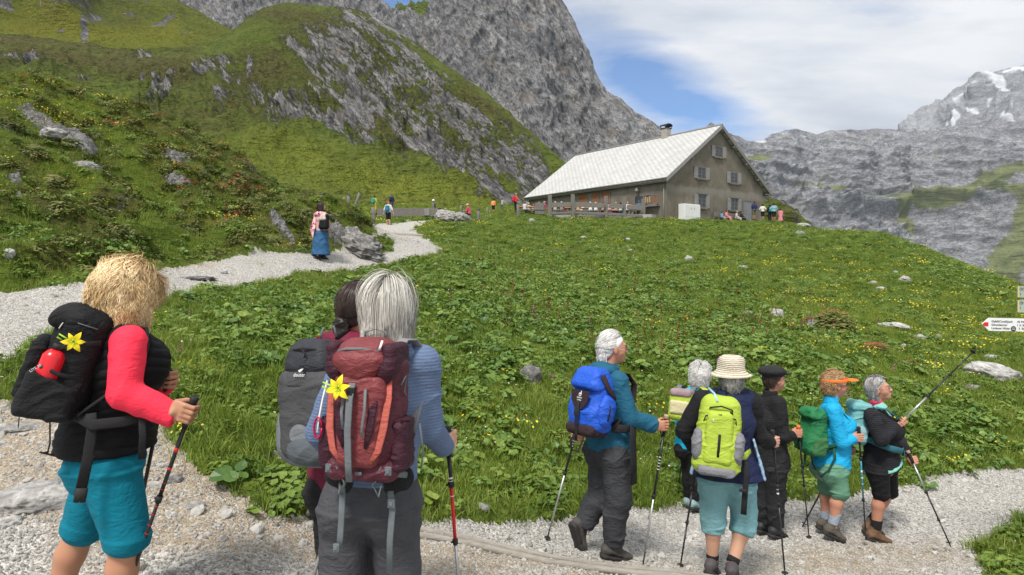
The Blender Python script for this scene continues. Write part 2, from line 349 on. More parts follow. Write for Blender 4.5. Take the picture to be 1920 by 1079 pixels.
def bil(A, px, D):
    """bilinear lookup of a table laid out on (log D, px)"""
    nr, nc = A.shape
    fx = np.clip((np.asarray(px) + 420) / 2780 * (nc - 1), 0, nc - 1.001); fy = np.clip((np.log(D) - math.log(1.15)) / (math.log(118) - math.log(1.15)) * (nr - 1), 0, nr - 1.001)
    i = fy.astype(int); j = fx.astype(int); u = fx - j; v = fy - i
    return (A[i, j] * (1 - u) + A[i, j + 1] * u) * (1 - v) + (A[i + 1, j] * (1 - u) + A[i + 1, j + 1] * u) * v
GZ = bil(ZS, GP, GD); GX = (GP - CX) / F * GD
GM = grass_mask(GP, GD, GZ)
def blur(a, k=2):
    a = a.astype(float)
    for _ in range(k):
        a = (a + np.roll(a, 1, 0) + np.roll(a, -1, 0) + np.roll(a, 1, 1) + np.roll(a, -1, 1)) / 5
    return a
GMs = blur(GM, 4)
_w3 = np.stack([GX, GD, np.zeros_like(GX)], -1)
PYG = HZ - GZ * F / GD
knoll = sstep(0.0, 1.0, in_poly(GP, PYG, KNOLL).astype(float)) * (GD > 8) * (GD < 45) * (GP < 720)
knoll = blur(knoll, 10)
big = fbm(_w3 * 0.35, 4, 0.5); mid = fbm(_w3 * 1.6, 4, 0.55); fine = fbm(_w3 * 7.0, 3, 0.6)
far_f = sstep(10, 45, GD)
# rounded turf hummocks, ledges of the knoll, small stones of the path
GZ = GZ + GMs * (big * (0.10 + 0.25 * far_f) + mid * (0.09 + 0.12 * far_f) + fine * 0.05 + 0.06) + (1 - GMs) * (mid * 0.05 + fine * 0.022)
GZ = GZ + knoll ** 2 * (ridged(_w3 * 0.30, 3, 0.45) * 0.7 - 0.25 + fbm(_w3 * 1.1, 3, 0.5) * 0.28)
KROCK = [(95,250,90,15,32,.85),(165,290,22,10,10,.8),(10,255,24,28,50,.7),(30,330,22,10,10,.7),(335,355,38,10,25,.8),(330,300,55,22,35,.7),(480,315,30,30,30,.6),
         (45,365,26,7,10,1.0),(530,430,40,9,40,.8),(130,395,22,7,20,.8),(250,395,60,8,5,.45),(600,425,26,14,30,.6),(420,488,90,7,-4,.8),(660,455,48,26,10,1.2),(560,470,40,10,0,.7)]
krock = blobs(GP, PYG, KROCK) * sstep(0.1, 0.9, knoll)
GZ = GZ + 0.35 * sstep(0.3, 1.0, krock) * (0.3 + ridged(np.stack([GX * 1.3, GD * 1.3, GZ * 2.0], -1), 5, 0.6))
shrub = 0.85 * knoll * sstep(-0.05, 0.25, fbm(_w3 * 0.55, 4, 0.6, off=5.0) + 0.10 + 0.25 * blobs(GP, PYG, [(480,390,160,70,35,1),(300,270,120,60,30,.8)]))
dirt = np.clip(blobs(GP, PYG, [(200,880,300,110,8,1.0),(60,770,150,60,0,.8),(560,1000,300,40,5,.7),(900,1060,500,35,4,.5),(1600,1050,300,40,0,.55),(1200,800,2,2,0,0),(300,500,200,12,-4,.4)]), 0, 1)
bare = np.clip(blobs(GP, PYG, [(1100,478,110,9,3,.8),(520,870,40,10,5,1.4),(1390,505,60,8,0,.5),(1700,610,30,6,0,.5),(520,985,200,12,2,.6)]), 0, 1) * (fbm(_w3 * 3, 3) + 0.7)
Pg = np.stack([GX, GD, GZ], -1); nrm = grid_normals(Pg); slope = 1 - np.abs(nrm[..., 2])
rockm = np.clip(krock * 0.9 + knoll * sstep(0.45, 0.75, slope) * 0.25 + bare * 0.7, 0, 1)
flow = np.clip(blobs(GP, PYG, [(100,190,170,40,10,.8),(330,330,140,40,20,.5),(430,430,200,20,5,.6),(120,340,100,30,0,.5),(1700,650,260,70,10,.55),(800,395,200,20,0,.5),(1500,560,300,60,10,.35)]), 0, 1)
maskA = np.stack([rockm, flow * 0.8, np.where(GMs > 0.5, shrub * 0.9, dirt), np.zeros_like(rockm)], -1)
Fg = grid_faces(NR, NC); fm = GM.ravel()[Fg].mean(1) >= 0.5
def sub_mesh(name, keep, mt, kindname):
    Fk = Fg[keep]; used = np.unique(Fk); remap = np.zeros(NR * NC, np.int64); remap[used] = np.arange(len(used))
    me = mesh_np(name, Pg.reshape(-1, 3)[used], remap[Fk]); attr(me, 'mask', maskA.reshape(-1, 4)[used])
    return tag(link(name, me, mt), kind='structure')
sub_mesh('ground', fm, M_NEAR, 'ground')
sub_mesh('gravel_path', ~fm, M_GRAVEL, 'path')
def ground_z(px, D): return bil(GZ, px, D)
def zat(x, y): return float(bil(GZ, np.array([x / y * F + CX]), np.array([y]))[0])
# ground under and behind the photographer
_bv = np.array([[-60, -60, -2.0], [60, -60, -2.0], [60, 1.3, -2.25], [2, 1.3, -1.95], [-2, 1.3, -1.85], [-60, 1.3, -1.8]])
tag(link('ground', mesh_np('ground_behind', _bv, np.array([[0, 1, 2], [0, 2, 3], [0, 3, 4], [0, 4, 5]]), False), M_GRAVEL), kind='structure')
attr(bpy.data.meshes['ground_behind'], 'mask', np.zeros((6, 4)))
tag(link('valley_floor', mesh_np('valley_floor', np.array([[-6000, 120, -160], [6000, 120, -160], [6000, 9000, -160], [-6000, 9000, -160]]), np.array([[0, 1, 2, 3]])), mat('valley turf', (0.07, 0.09, 0.03), 0.95, 0.3, 0.01, 0)), kind='structure')

# ------------------------------------------------------------------ hills and mountains
def mountain(name, x0, x1, step, rows, ridge, base, Dr, Db, g, mt, disp, maskf, back=0.5, backdrop=0.5, edge=0.35, tpow=1.0):
    px = np.arange(x0, x1 + step, step); nb = 24
    t = np.concatenate([np.linspace(0, 1, rows) ** tpow, 1 + np.linspace(0, 1, nb + 1)[1:]])
    R = pl(ridge, px); B = pl(base, px); DR = pl(Dr, px) if not np.isscalar(Dr) else np.full(px.shape, float(Dr)); DB = pl(Db, px) if not np.isscalar(Db) else np.full(px.shape, float(Db))
    T = t[:, None]; tt = np.clip(T, 0, 1); bk = np.clip(T - 1, 0, 1)
    PY = B + (R - B) * tt; D = DB + (DR - DB) * tt ** g
    Z = (HZ - PY) / F * D; X = (px - CX) / F * D
    D2 = D * (1 + back * bk); X = X * (1 + back * bk); Z = Z - bk ** 1.2 * backdrop * D
    W = np.stack([X, D2 + 0 * X, Z], -1); N = grid_normals(W); N *= np.sign(-(N * W).sum(2, keepdims=True) + 1e-9)
    PX = np.broadcast_to(px, PY.shape)
    fade = (1 - (1 - edge) * sstep(0.80, 1.0, tt) * (T <= 1)) * (0.12 + 0.88 * sstep(0.0, 0.16, tt))
    W2 = W + N * (disp(W, PX, PY) * fade)[..., None]
    N2 = grid_normals(W2); N2 *= np.sign(-(N2 * W2).sum(2, keepdims=True) + 1e-9)
    M = maskf(W2, PX, PY, N2)
    me = mesh_np(name, W2.reshape(-1, 3), grid_faces(*PY.shape)); attr(me, 'mask', np.clip(np.stack(M, -1), 0, 1).reshape(-1, 4))
    return tag(link(name, me, mt), kind='structure')
def rot2(W, a):
    c, s = math.cos(a), math.sin(a); return np.stack([W[..., 0] * c - W[..., 2] * s, W[..., 1], W[..., 0] * s + W[..., 2] * c], -1)

# 1 green hill with the slabby rock face, behind the meadow and the knoll
H_ROCK = [(690,100,85,120,-48,.55),(750,200,85,190,-47,.60),(860,265,65,190,-49,.60),(940,330,48,120,-48,.5),(640,125,100,44,30,.48),(545,195,130,30,14,.62),(620,240,110,32,22,.56),(700,270,60,20,20,.4),(570,95,60,16,20,.4),(300,185,26,32,30,1.1),(270,150,45,10,0,.7),
          (400,122,38,12,10,.8),(270,100,30,8,0,.7),(460,130,40,12,10,.5),(70,130,26,10,0,.8),(20,120,30,8,10,.6),(420,200,35,18,-20,.7),(150,160,40,14,5,.8),(960,345,70,9,26,1.1),(880,320,60,8,28,.7),(1000,300,30,60,-45,.4),(520,235,60,30,-30,.35),(380,145,60,10,5,.5)]
def d_hill(W, PX, PY):
    r = rot2(W, 0.8)
    face = np.clip(blobs(PX, PY, H_ROCK), 0, 1)
    s = ridged(r * np.array([0.035, 0.02, 0.09]), 5, 0.55) * 7 + fbm(W * 0.02, 3) * 10
    fine_ = ridged(r * np.array([0.08, 0.035, 0.42]), 5, 0.62)
    return s * 0.45 + (fine_ - 0.3) * (1.0 + 4.5 * face) + fbm(W * 0.25, 4, 0.65) * 1.5 + ridged(W * 0.16, 4, 0.6) * 1.4 * (1 - face)
def m_hill(W, PX, PY, N):
    n = fbm(W * 0.05, 5, 0.62); n2 = fbm(rot2(W, 0.8) * np.array([0.05, 0.022, 0.28]), 5, 0.68, off=9)
    rk = np.clip(blobs(PX, PY, H_ROCK), 0, .64); steep = sstep(0.35, 0.75, 1 - np.abs(N[..., 2]))
    R = rk * (0.80 + 1.9 * n2) + 0.10 * steep * (rk > 0.1) + 0.5 * np.clip(n2 - 0.28, 0, 1)
    sh = 0.34 + n * 1.7 + blobs(PX, PY, [(250,110,330,40,4,.5),(560,40,130,30,10,.35),(650,250,200,40,28,.4),(200,120,200,30,0,.4),(900,200,200,14,48,.6)]) - blobs(PX, PY, [(450,75,60,30,-20,.9),(700,330,320,45,5,.9),(560,300,150,40,0,.7),(1000,310,60,60,40,.5)])
    fl = blobs(PX, PY, [(640,340,260,40,10,.45),(540,300,80,30,10,.3),(800,375,160,20,5,.4)])
    return [R, fl, np.clip(sh, 0, 0.95), 0 * R]
mountain('green_hill', -420, 1130, 1.9, 270,
    [(-420,20),(-200,40),(0,64),(60,68),(130,78),(200,88),(262,96),(330,90),(390,84),(430,66),(470,30),(510,10),(540,4),(600,12),(660,16),(700,32),(740,56),(780,84),(820,112),(870,150),(910,175),(960,218),(1000,252),(1040,288),(1062,308),(1090,330),(1130,352)],
    [(-420,400),(300,420),(600,412),(760,408),(900,404),(1000,396),(1060,395),(1130,395)],
    [(-420,190),(260,210),(430,235),(540,270),(700,260),(820,235),(960,200),(1062,170),(1130,150)], [(-420,70),(600,74),(1000,88),(1130,105)], 1.35, M_HILL, d_hill, m_hill, back=0.35, backdrop=0.22)
# low moraine brow right of the hut
mountain('brow_slope', 1380, 1560, 2.0, 60, [(1380,330),(1430,362),(1470,380),(1500,408),(1530,430),(1560,448)], [(1380,440),(1560,520)], 130, 100, 1.0, M_HILL,
    lambda W, a, b: ridged(W * 0.08, 4) * 3, lambda W, a, b, N: [0.35 + fbm(W * 0.1, 4) * 1.2, 0 * a, 0.5 + fbm(W * 0.07, 3), 0 * a], back=0.3, backdrop=0.35)
# 2 high pasture with yellow flowers, upper left
def m_back(W, PX, PY, N):
    n = fbm(W * 0.012, 5, 0.6); n2 = fbm(rot2(W, -0.6) * np.array([0.02, 0.02, 0.08]), 5, 0.65)
    rk = blobs(PX, PY, [(118,14,52,34,10,1.6),(10,6,38,18,-20,1.5),(160,72,6,22,8,1.0),(175,48,7,30,40,.7),(300,40,34,7,-25,.9),(245,26,18,5,10,.8),(345,60,20,7,0,.6),(255,5,40,8,0,.6),(20,30,16,5,0,.7),(115,66,10,4,0,.6)])
    fl = blobs(PX, PY, [(110,72,140,18,3,1.6),(230,74,120,16,-3,1.8),(280,55,70,16,-15,1.2),(60,45,70,22,0,1.0)])
    return [rk * (0.85 + 1.2 * n2) + 0.6 * np.clip(n2 - 0.28, 0, 1), fl, np.clip(0.15 + n * 1.3, 0, 0.5), 0 * rk]
def d_back(W, PX, PY):
    rk = np.clip(blobs(PX, PY, [(118,14,55,36,10,1.6),(10,6,38,18,-20,1.5)]), 0, 1)
    return fbm(W * 0.01, 4) * 10 + ridged(W * 0.03, 5, 0.6) * (3 + 22 * rk) + fbm(W * 0.1, 4, .6) * 1.2 + rk * 12
mountain('high_pasture', -420, 470, 1.9, 150, [(-420,-160),(-100,-120),(50,-90),(160,-70),(240,-40),(330,-2),(350,12),(380,26),(410,44),(430,52),(470,75)], [(-420,130),(470,130)], 480, 290, 1.0, M_BACK, d_back, m_back, back=0.4, backdrop=0.5)
# 3 grey wall far behind the hill, with the saddle
def d_rock(a, s, st=(1, 1, 0.35), an=0.25):
    def f(W, PX, PY):
        r = rot2(W, an) * np.array(st)
        return (ridged(r / s, 6, 0.58) * 1.0 + fbm(W / (s * 2.2), 3) * 1.3 + (ridged(r / s * 5, 4, 0.6) - .4) * 0.32) * a
    return f
mountain('rock_wall', 300, 850, 1.8, 110, [(300,-160),(480,-90),(600,-40),(660,-14),(690,2),(702,12),(715,18),(738,20),(757,14),(780,14),(806,8),(850,4)], [(300,110),(850,110)], 700, 560, 1.0, M_PEAK,
    d_rock(20, 45), lambda W, PX, PY, N: [1.2 - 1.5 * blobs(PX, PY, [(790,32,34,22,-8,1.0),(740,30,26,7,-10,.5)]), 0 * PX, 0 * PX, 0.25 * blobs(PX, PY, [(705,28,30,9,20,1)])], back=0.3, backdrop=0.6)
# 4 the big limestone peak
def m_peak(W, PX, PY, N):
    n = fbm(W * 0.02, 5, 0.65); flat = sstep(0.55, 0.9, np.abs(N[..., 2]))
    low = blobs(PX, PY, [(1190,270,50,35,35,.35),(1235,255,30,20,30,.4),(980,250,60,40,45,.3),(900,160,60,20,48,.35),(770,70,40,20,30,.4)])
    scree = blobs(PX, PY, [(1180,250,60,14,42,.5),(1010,310,60,12,40,.7),(905,185,70,8,50,.4)])
    return [1.25 - flat * 0.3 - 1.4 * np.clip(low * (0.8 + 2 * n), 0, 0.6), 0 * n, 0.4 + 0 * n, np.clip(scree * (0.6 + n), 0, 0.3)]
def d_peak(W, PX, PY):
    r = rot2(W, 0.30)
    gul = ridged(r * np.array([1 / 70., 1 / 70., 1 / 260.]), 4, 0.5)
    mid_ = ridged(rot2(W, 0.55) * np.array([1 / 14., 1 / 14., 1 / 75.]), 4, 0.6)
    fin = ridged(rot2(W, -0.3) * np.array([1 / 7., 1 / 7., 1 / 14.]), 4, 0.62)
    return gul * 9 + (mid_ - .4) * 4.2 + (fin - .4) * 2.4 + (ridged(rot2(W, -0.5) * np.array([1/3., 1/3., 1/7.]), 3, 0.6) - .4) * 1.6
mountain('limestone_peak', 690, 1300, 1.5, 330,
    [(690,150),(740,62),(770,46),(796,38),(806,4),(812,-20),(830,-110),(880,-210),(950,-240),(1000,-190),(1035,-60),(1052,0),(1062,14),(1076,40),(1090,70),(1102,98),(1114,128),(1124,150),(1138,170),(1152,182),(1178,202),(1200,216),(1222,228),(1248,248),(1270,272),(1300,300)],
    [(690,380),(1000,400),(1300,400)], [(690,380),(800,430),(950,470),(1052,450),(1150,420),(1300,400)], [(690,300),(1300,300)], 0.8, M_PEAK, d_peak, m_peak, back=0.3, backdrop=0.9, edge=0.30, tpow=1.0)
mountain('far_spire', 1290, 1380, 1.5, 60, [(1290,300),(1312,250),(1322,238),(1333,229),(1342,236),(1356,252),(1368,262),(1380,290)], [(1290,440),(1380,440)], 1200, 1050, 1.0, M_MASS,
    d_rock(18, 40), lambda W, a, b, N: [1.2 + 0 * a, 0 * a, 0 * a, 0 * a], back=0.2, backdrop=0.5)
# 5 massif right, and the snowy summit behind it
def m_mass(W, PX, PY, N):
    n = fbm(W * 0.006, 5, 0.65); n2 = fbm(W * np.array([0.004, 0.004, 0.02]), 5, 0.6)
    gr = 1.25 * blobs(PX, PY, [(1731,386,95,15,4,1.1),(1877,320,50,13,-10,.9),(1856,378,75,11,0,.9),(1556,356,26,9,15,.8),(1420,296,24,7,0,.8),(1884,495,42,40,10,.9),(1595,384,34,7,5,.8),(1500,350,30,20,30,.4),(1760,300,80,8,0,.35),(1660,320,70,8,0,.3),(1920,430,30,60,0,.6),(1700,420,30,12,50,.5),(2050,360,160,30,0,.9),(1840,545,60,20,20,.6)])
    snow = blobs(PX, PY, [(1425,266,12,3,10,1.2),(1508,256,8,2,0,.6)])
    return [1.05 - gr * (1.05 + 1.3 * n) + 0.3 * n2, 0 * n, 0.10 + 0 * n, np.clip((snow - 0.35) * 3, 0, 1)]
def d_mass(W, PX, PY):
    gul = ridged(W * np.array([1 / 210., 1 / 210., 1 / 420.]), 4, 0.55)
    led = ridged(rot2(W, 0.12) * np.array([1 / 160., 1 / 160., 1 / 36.]), 5, 0.6)
    fin = ridged(W * np.array([1 / 28., 1 / 28., 1 / 22.]), 5, 0.65)
    bench = np.exp(-((PY - 388 + (PX - 1750) * 0.03) / 12) ** 2) * 45
    return (gul * 30 + (led - .4) * 30 + (fin - .4) * 6 + bench * sstep(1450, 1560, PX)) * (0.25 + 0.75 * sstep(600, 520, PY))
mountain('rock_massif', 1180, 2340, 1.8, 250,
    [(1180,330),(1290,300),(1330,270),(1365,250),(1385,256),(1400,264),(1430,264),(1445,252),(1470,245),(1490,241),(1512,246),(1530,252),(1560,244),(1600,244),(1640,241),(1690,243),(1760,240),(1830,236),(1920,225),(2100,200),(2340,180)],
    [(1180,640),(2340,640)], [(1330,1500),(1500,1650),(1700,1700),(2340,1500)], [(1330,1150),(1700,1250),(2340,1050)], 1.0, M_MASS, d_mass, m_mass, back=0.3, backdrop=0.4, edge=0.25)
def m_snow(W, PX, PY, N):
    n = fbm(W * 0.006, 5, 0.65)
    s = blobs(PX, PY, [(1868,152,26,7,20,1.4),(1858,142,14,6,60,1.2),(1905,133,22,6,-10,1.1),(1882,168,12,4,-20,.9),(1808,196,20,3,-28,1.0),(1824,212,14,3,0,1.1),(1783,236,12,4,10,1.1),(1795,228,6,6,20,.8),(1848,203,8,4,50,.7),(1890,214,10,4,20,.6),(1905,246,24,4,12,1.2),(1880,240,14,3,20,.7),(1925,160,10,4,0,.6),(1990,150,40,8,10,1)])
    scree = blobs(PX, PY, [(1740,232,70,14,-28,.9),(1900,205,40,25,30,.5),(1820,185,50,16,-30,.4)])
    return [1.3 + 0 * n, 0 * n, 0 * n, np.clip((s + n * 1.2 - 0.34) * 4, 0, 1) + np.clip(scree, 0, 1) * 0.25]
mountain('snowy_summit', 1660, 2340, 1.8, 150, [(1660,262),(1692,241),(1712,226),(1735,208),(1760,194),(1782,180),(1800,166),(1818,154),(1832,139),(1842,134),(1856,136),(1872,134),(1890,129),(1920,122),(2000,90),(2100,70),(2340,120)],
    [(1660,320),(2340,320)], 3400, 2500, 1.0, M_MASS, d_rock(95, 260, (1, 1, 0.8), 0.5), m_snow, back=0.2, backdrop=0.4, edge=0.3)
# ------------------------------------------------------------------ vegetation
def leaf_mat(name, stops, rough=0.55, trans=0.28, scale=1.2, spec=0.3, patch=0.5):
    m = bpy.data.materials.new(name); m.use_nodes = True; t = NT(m.node_tree); t.n.clear()
    o = t.new('ShaderNodeOutputMaterial'); b = t.new('ShaderNodeBsdfPrincipled'); tr = t.new('ShaderNodeBsdfTranslucent')
    geo = t.new('ShaderNodeNewGeometry').outputs['Position']; rn = t.new('ShaderNodeObjectInfo').outputs['Random']
    a = t.new('ShaderNodeAttribute', attribute_name='v').outputs['Fac']
    f = t.math('ADD', t.math('MULTIPLY', rn, 0.30), t.math('MULTIPLY', a, 0.30))
    f = t.math('ADD', f, t.math('MULTIPLY', t.noise(geo, 0.45, 4, 0.6), patch * 0.9))
    c = t.ramp(f, stops); t.l.new(c, b.inputs['Base Color']); t.l.new(c, tr.inputs[0])
    b.inputs['Roughness'].default_value = rough; b.inputs['Specular IOR Level'].default_value = spec
    mx = t.new('ShaderNodeMixShader', i_0=trans); t.l.new(b.outputs[0], mx.inputs[1]); t.l.new(tr.outputs[0], mx.inputs[2]); t.l.new(mx.outputs[0], o.inputs[0])
    return m
M_GRASS = leaf_mat('grass blades', [(0.22, (0.075, 0.129, 0.015)), (0.45, (0.146, 0.221, 0.025)), (0.65, (0.225, 0.291, 0.045)), (0.85, (0.335, 0.344, 0.119))])
M_BROAD = leaf_mat('broad leaves', [(0.22, (0.051, 0.118, 0.018)), (0.45, (0.108, 0.197, 0.026)), (0.65, (0.182, 0.271, 0.039)), (0.85, (0.295, 0.342, 0.066))], 0.42, 0.25, spec=0.45)
M_HERB = leaf_mat('small herb leaves', [(0.22, (0.052, 0.106, 0.017)), (0.5, (0.129, 0.209, 0.028)), (0.8, (0.227, 0.296, 0.053))])
M_SHRUB = leaf_mat('alpine rose foliage', [(0.22, (0.050, 0.065, 0.018)), (0.42, (0.105, 0.130, 0.030)), (0.60, (0.170, 0.180, 0.045)), (0.78, (0.22, 0.15, 0.06))], trans=0.15)
M_YEL = leaf_mat('yellow petals', [(0.2, (0.75, 0.55, 0.01)), (0.8, (0.85, 0.72, 0.04))], trans=0.3)
M_WHT = leaf_mat('white petals', [(0.2, (0.65, 0.66, 0.55)), (0.8, (0.80, 0.80, 0.70))], trans=0.3)
M_PINK = leaf_mat('pink petals', [(0.2, (0.30, 0.07, 0.17)), (0.8, (0.50, 0.20, 0.34))], trans=0.3)
M_RED = leaf_mat('alpine rose flowers', [(0.2, (0.50, 0.055, 0.045)), (0.8, (0.62, 0.13, 0.11))], trans=0.25)
M_RUST = leaf_mat('rusty seed heads', [(0.2, (0.10, 0.035, 0.015)), (0.8, (0.22, 0.085, 0.035))], trans=0.1)

class Acc:
    def __init__(s): s.V = []; s.F = []; s.a = []; s.m = []
    def quadstrip(s, pts, widths, side, val, mi=0):
        n0 = len(s.V)
        for p, w_ in zip(pts, widths):
            s.V += [p - side * w_, p + side * w_]; s.a += [val, val]
        for i in range(len(pts) - 1):
            s.F.append((n0 + 2 * i, n0 + 2 * i + 1, n0 + 2 * i + 3, n0 + 2 * i + 2)); s.m.append(mi)
    def fan(s, c, nrm, r, val, mi=0, k=8, cup=0.15, lobes=0.0, stretch=1.0):
        n0 = len(s.V); nrm = nrm / np.linalg.norm(nrm); t = np.cross(nrm, [0.3, 0.9, 0.2]); t /= np.linalg.norm(t); b = np.cross(nrm, t)
        s.V.append(c - nrm * r * cup); s.a.append(val * 0.6)
        for i in range(k):
            an = 2 * math.pi * i / k; rr = r * (1 + lobes * math.cos(an * 5 + val * 9)) * (0.75 if i == 0 else 1)
            s.V.append(c + t * math.cos(an) * rr * stretch + b * math.sin(an) * rr + nrm * r * cup * 0.5 * math.sin(an * 3 + val * 20)); s.a.append(val)
        for i in range(k):
            s.F.append((n0, n0 + 1 + i, n0 + 1 + (i + 1) % k, n0 + 1 + (i + 1) % k)); s.m.append(mi)
    def build(s, name, mats):
        me = bpy.data.meshes.new(name); me.from_pydata([tuple(v) for v in s.V], [], [tuple(dict.fromkeys(f)) for f in s.F]); me.update()
        for m_ in mats: me.materials.append(m_)
        me.polygons.foreach_set('material_index', s.m)
        a = me.attributes.new('v', 'FLOAT', 'POINT'); a.data.foreach_set('value', s.a); return me
R_ = RS.rand
def vec(*a): return np.array(a, float)
def p_grass(n, rad, h0, h1, wdt, lean=0.5):
    A = Acc()
    for i in range(n):
        an = R_() * 6.283; rr = rad * math.sqrt(R_()); b = vec(math.cos(an) * rr, math.sin(an) * rr, -0.02); h = h0 + (h1 - h0) * R_() ** 1.5
        la = R_() * 6.283; ln = lean * h * (0.2 + R_()); d = vec(math.cos(la) * ln, math.sin(la) * ln, 0); sa = R_() * 6.283; sd = vec(math.cos(sa), math.sin(sa), 0)
        pts = [b, b + d * 0.25 + vec(0, 0, h * 0.5), b + d * 0.65 + vec(0, 0, h * 0.85), b + d + vec(0, 0, h * (0.95))]
        A.quadstrip(pts, [wdt, wdt * 0.9, wdt * 0.55, 0.0005], sd, R_())
    return A.build('grass_tuft', [M_GRASS])
def p_broad(n, rad, h, r0, r1, lobes=0.05):
    A = Acc()
    for i in range(n):
        an = R_() * 6.283; rr = rad * math.sqrt(R_()); hh = h * (0.35 + 0.65 * R_()) * (1.15 - rr / rad * 0.5); c = vec(math.cos(an) * rr, math.sin(an) * rr, hh)
        A.quadstrip([vec(c[0] * 0.3, c[1] * 0.3, -0.02), c * vec(0.8, 0.8, 0.7), c], [0.004, 0.003, 0.002], vec(-math.sin(an), math.cos(an), 0), 0.4)
        nr = vec(math.cos(an) * (0.2 + R_() * 0.7) + (R_() - .5) * .5, math.sin(an) * (0.2 + R_() * 0.7) + (R_() - .5) * .5, 1.0)
        A.fan(c, nr, r0 + (r1 - r0) * R_(), R_(), 0, 9, 0.22, lobes, 1.0 + 0.25 * R_())
    return A.build('broad_leaf_plant', [M_BROAD])
def p_herb(n, rad, h, r0, r1, mt, stretch=1.5, name='herb_clump', extra=None):
    A = Acc()
    for i in range(n):
        an = R_() * 6.283; u = R_(); el = math.asin(u); q = (0.65 + 0.4 * R_())
        c = vec(math.cos(an) * math.cos(el) * rad * q, math.sin(an) * math.cos(el) * rad * q, h * u * q)
        A.fan(c, vec(R_() - .5, R_() - .5, 0.5 + R_()) + c / rad * 0.5, r0 + (r1 - r0) * R_(), R_(), 0, 5, 0.1, 0, stretch)
    if extra:
        for i in range(extra[1]):
            an = R_() * 6.283; q = math.sqrt(R_()) * 0.8; c = vec(math.cos(an) * rad * q, math.sin(an) * rad * q, h * math.sqrt(1 - q * q * .8) * (1.05 + .1 * R_()))
            for k in range(extra[2]):
                A.fan(c + (RS.rand(3) - .5) * extra[3] * 2.2, vec(R_() - .5, R_() - .5 - .3, 0.8), extra[3], R_(), 1, 5, 0.1)
    return A.build(name, [mt] + ([extra[0]] if extra else []))
def p_flowers(n, rad, h, r, mt, petals=5, name='flowers'):
    A = Acc()
    for i in range(n):
        an = R_() * 6.283; rr = rad * math.sqrt(R_()); hh = h * (0.5 + 0.6 * R_()); c = vec(math.cos(an) * rr, math.sin(an) * rr, hh)
        A.quadstrip([c * vec(1, 1, 0), c], [0.0018, 0.001], vec(1, 0, 0), 0.5, 0)
        A.fan(c, vec(R_() - .5, -.5 + (R_() - .5), 1), r * (0.7 + 0.6 * R_()), R_(), 1, 7, 0.2)
    return A.build(name, [M_GRASS, mt])
def p_spike(h, mt, n=26, r=0.012):
    A = Acc(); A.quadstrip([vec(0, 0, 0), vec(0.01, 0, h)], [0.003, 0.0015], vec(1, 0, 0), 0.3, 1)
    for i in range(n):
        z = h * (0.45 + 0.55 * i / n); an = R_() * 6.283; q = 0.022 * (1 - 0.6 * i / n)
        A.fan(vec(math.cos(an) * q, math.sin(an) * q, z), vec(math.cos(an), math.sin(an), 0.6), r, R_(), 1, 5)
    return A.build('flower_spike', [M_GRASS, mt])

def scatter(name, label_kind, proto_me, dens, Dr, where, scl, tilt=0.25, cap=60000, grow=0.0, pxr=(-90, 2010)):
    """points spread over the turf with a density per square metre; each carries an instance of the prototype"""
    po = bpy.data.objects.new(name + '_source', proto_me)
    e = np.exp(np.linspace(math.log(Dr[0]), math.log(Dr[1]), 50)); PXs = []; Ds = []
    for a, b in zip(e[:-1], e[1:]):
        area = (pxr[1] - pxr[0]) / F * (b * b - a * a) / 2; k = RS.poisson(dens(math.sqrt(a * b)) * area)
        PXs.append(RS.uniform(pxr[0], pxr[1], k)); Ds.append(np.sqrt(RS.uniform(a * a, b * b, k)))
    px = np.concatenate(PXs); D = np.concatenate(Ds)
    z = ground_z(px, D); keep = where(px, D, z) > RS.rand(len(px)); px, D, z = px[keep], D[keep], z[keep]
    if len(px) > cap: s = RS.permutation(len(px))[:cap]; px, D, z = px[s], D[s], z[s]
    n = len(px); me = bpy.data.meshes.new(name); me.vertices.add(n)
    me.vertices.foreach_set('co', np.stack([(px - CX) / F * D, D, z], -1).astype(np.float32).ravel())
    r = me.attributes.new('rot', 'FLOAT_VECTOR', 'POINT'); r.data.foreach_set('vector', np.stack([RS.normal(0, tilt, n), RS.normal(0, tilt, n), RS.rand(n) * 6.283], -1).astype(np.float32).ravel())
    s_ = me.attributes.new('scl', 'FLOAT', 'POINT'); s_.data.foreach_set('value', (RS.uniform(scl[0], scl[1], n) * (1 + grow * np.clip(D / 10 - 1, 0, 4))).astype(np.float32))
    me.update(); o = link(name, me); tag(o, kind='stuff')
    ng = bpy.data.node_groups.new(name + ' instancing', 'GeometryNodeTree'); ng.interface.new_socket('Geometry', in_out='INPUT', socket_type='NodeSocketGeometry'); ng.interface.new_socket('Geometry', in_out='OUTPUT', socket_type='NodeSocketGeometry')
    N = ng.nodes; gi = N.new('NodeGroupInput'); go = N.new('NodeGroupOutput'); ip = N.new('GeometryNodeInstanceOnPoints'); oi = N.new('GeometryNodeObjectInfo'); oi.inputs['Object'].default_value = po; oi.inputs['As Instance'].default_value = True
    ar = N.new('GeometryNodeInputNamedAttribute'); ar.data_type = 'FLOAT_VECTOR'; ar.inputs['Name'].default_value = 'rot'
    asx = N.new('GeometryNodeInputNamedAttribute'); asx.data_type = 'FLOAT'; asx.inputs['Name'].default_value = 'scl'
    L = ng.links; L.new(gi.outputs[0], ip.inputs['Points']); L.new(oi.outputs['Geometry'], ip.inputs['Instance']); L.new(ar.outputs[0], ip.inputs['Rotation']); L.new(asx.outputs[0], ip.inputs['Scale']); L.new(ip.outputs[0], go.inputs[0])
    md = o.modifiers.new('instances', 'NODES'); md.node_group = ng
    return n

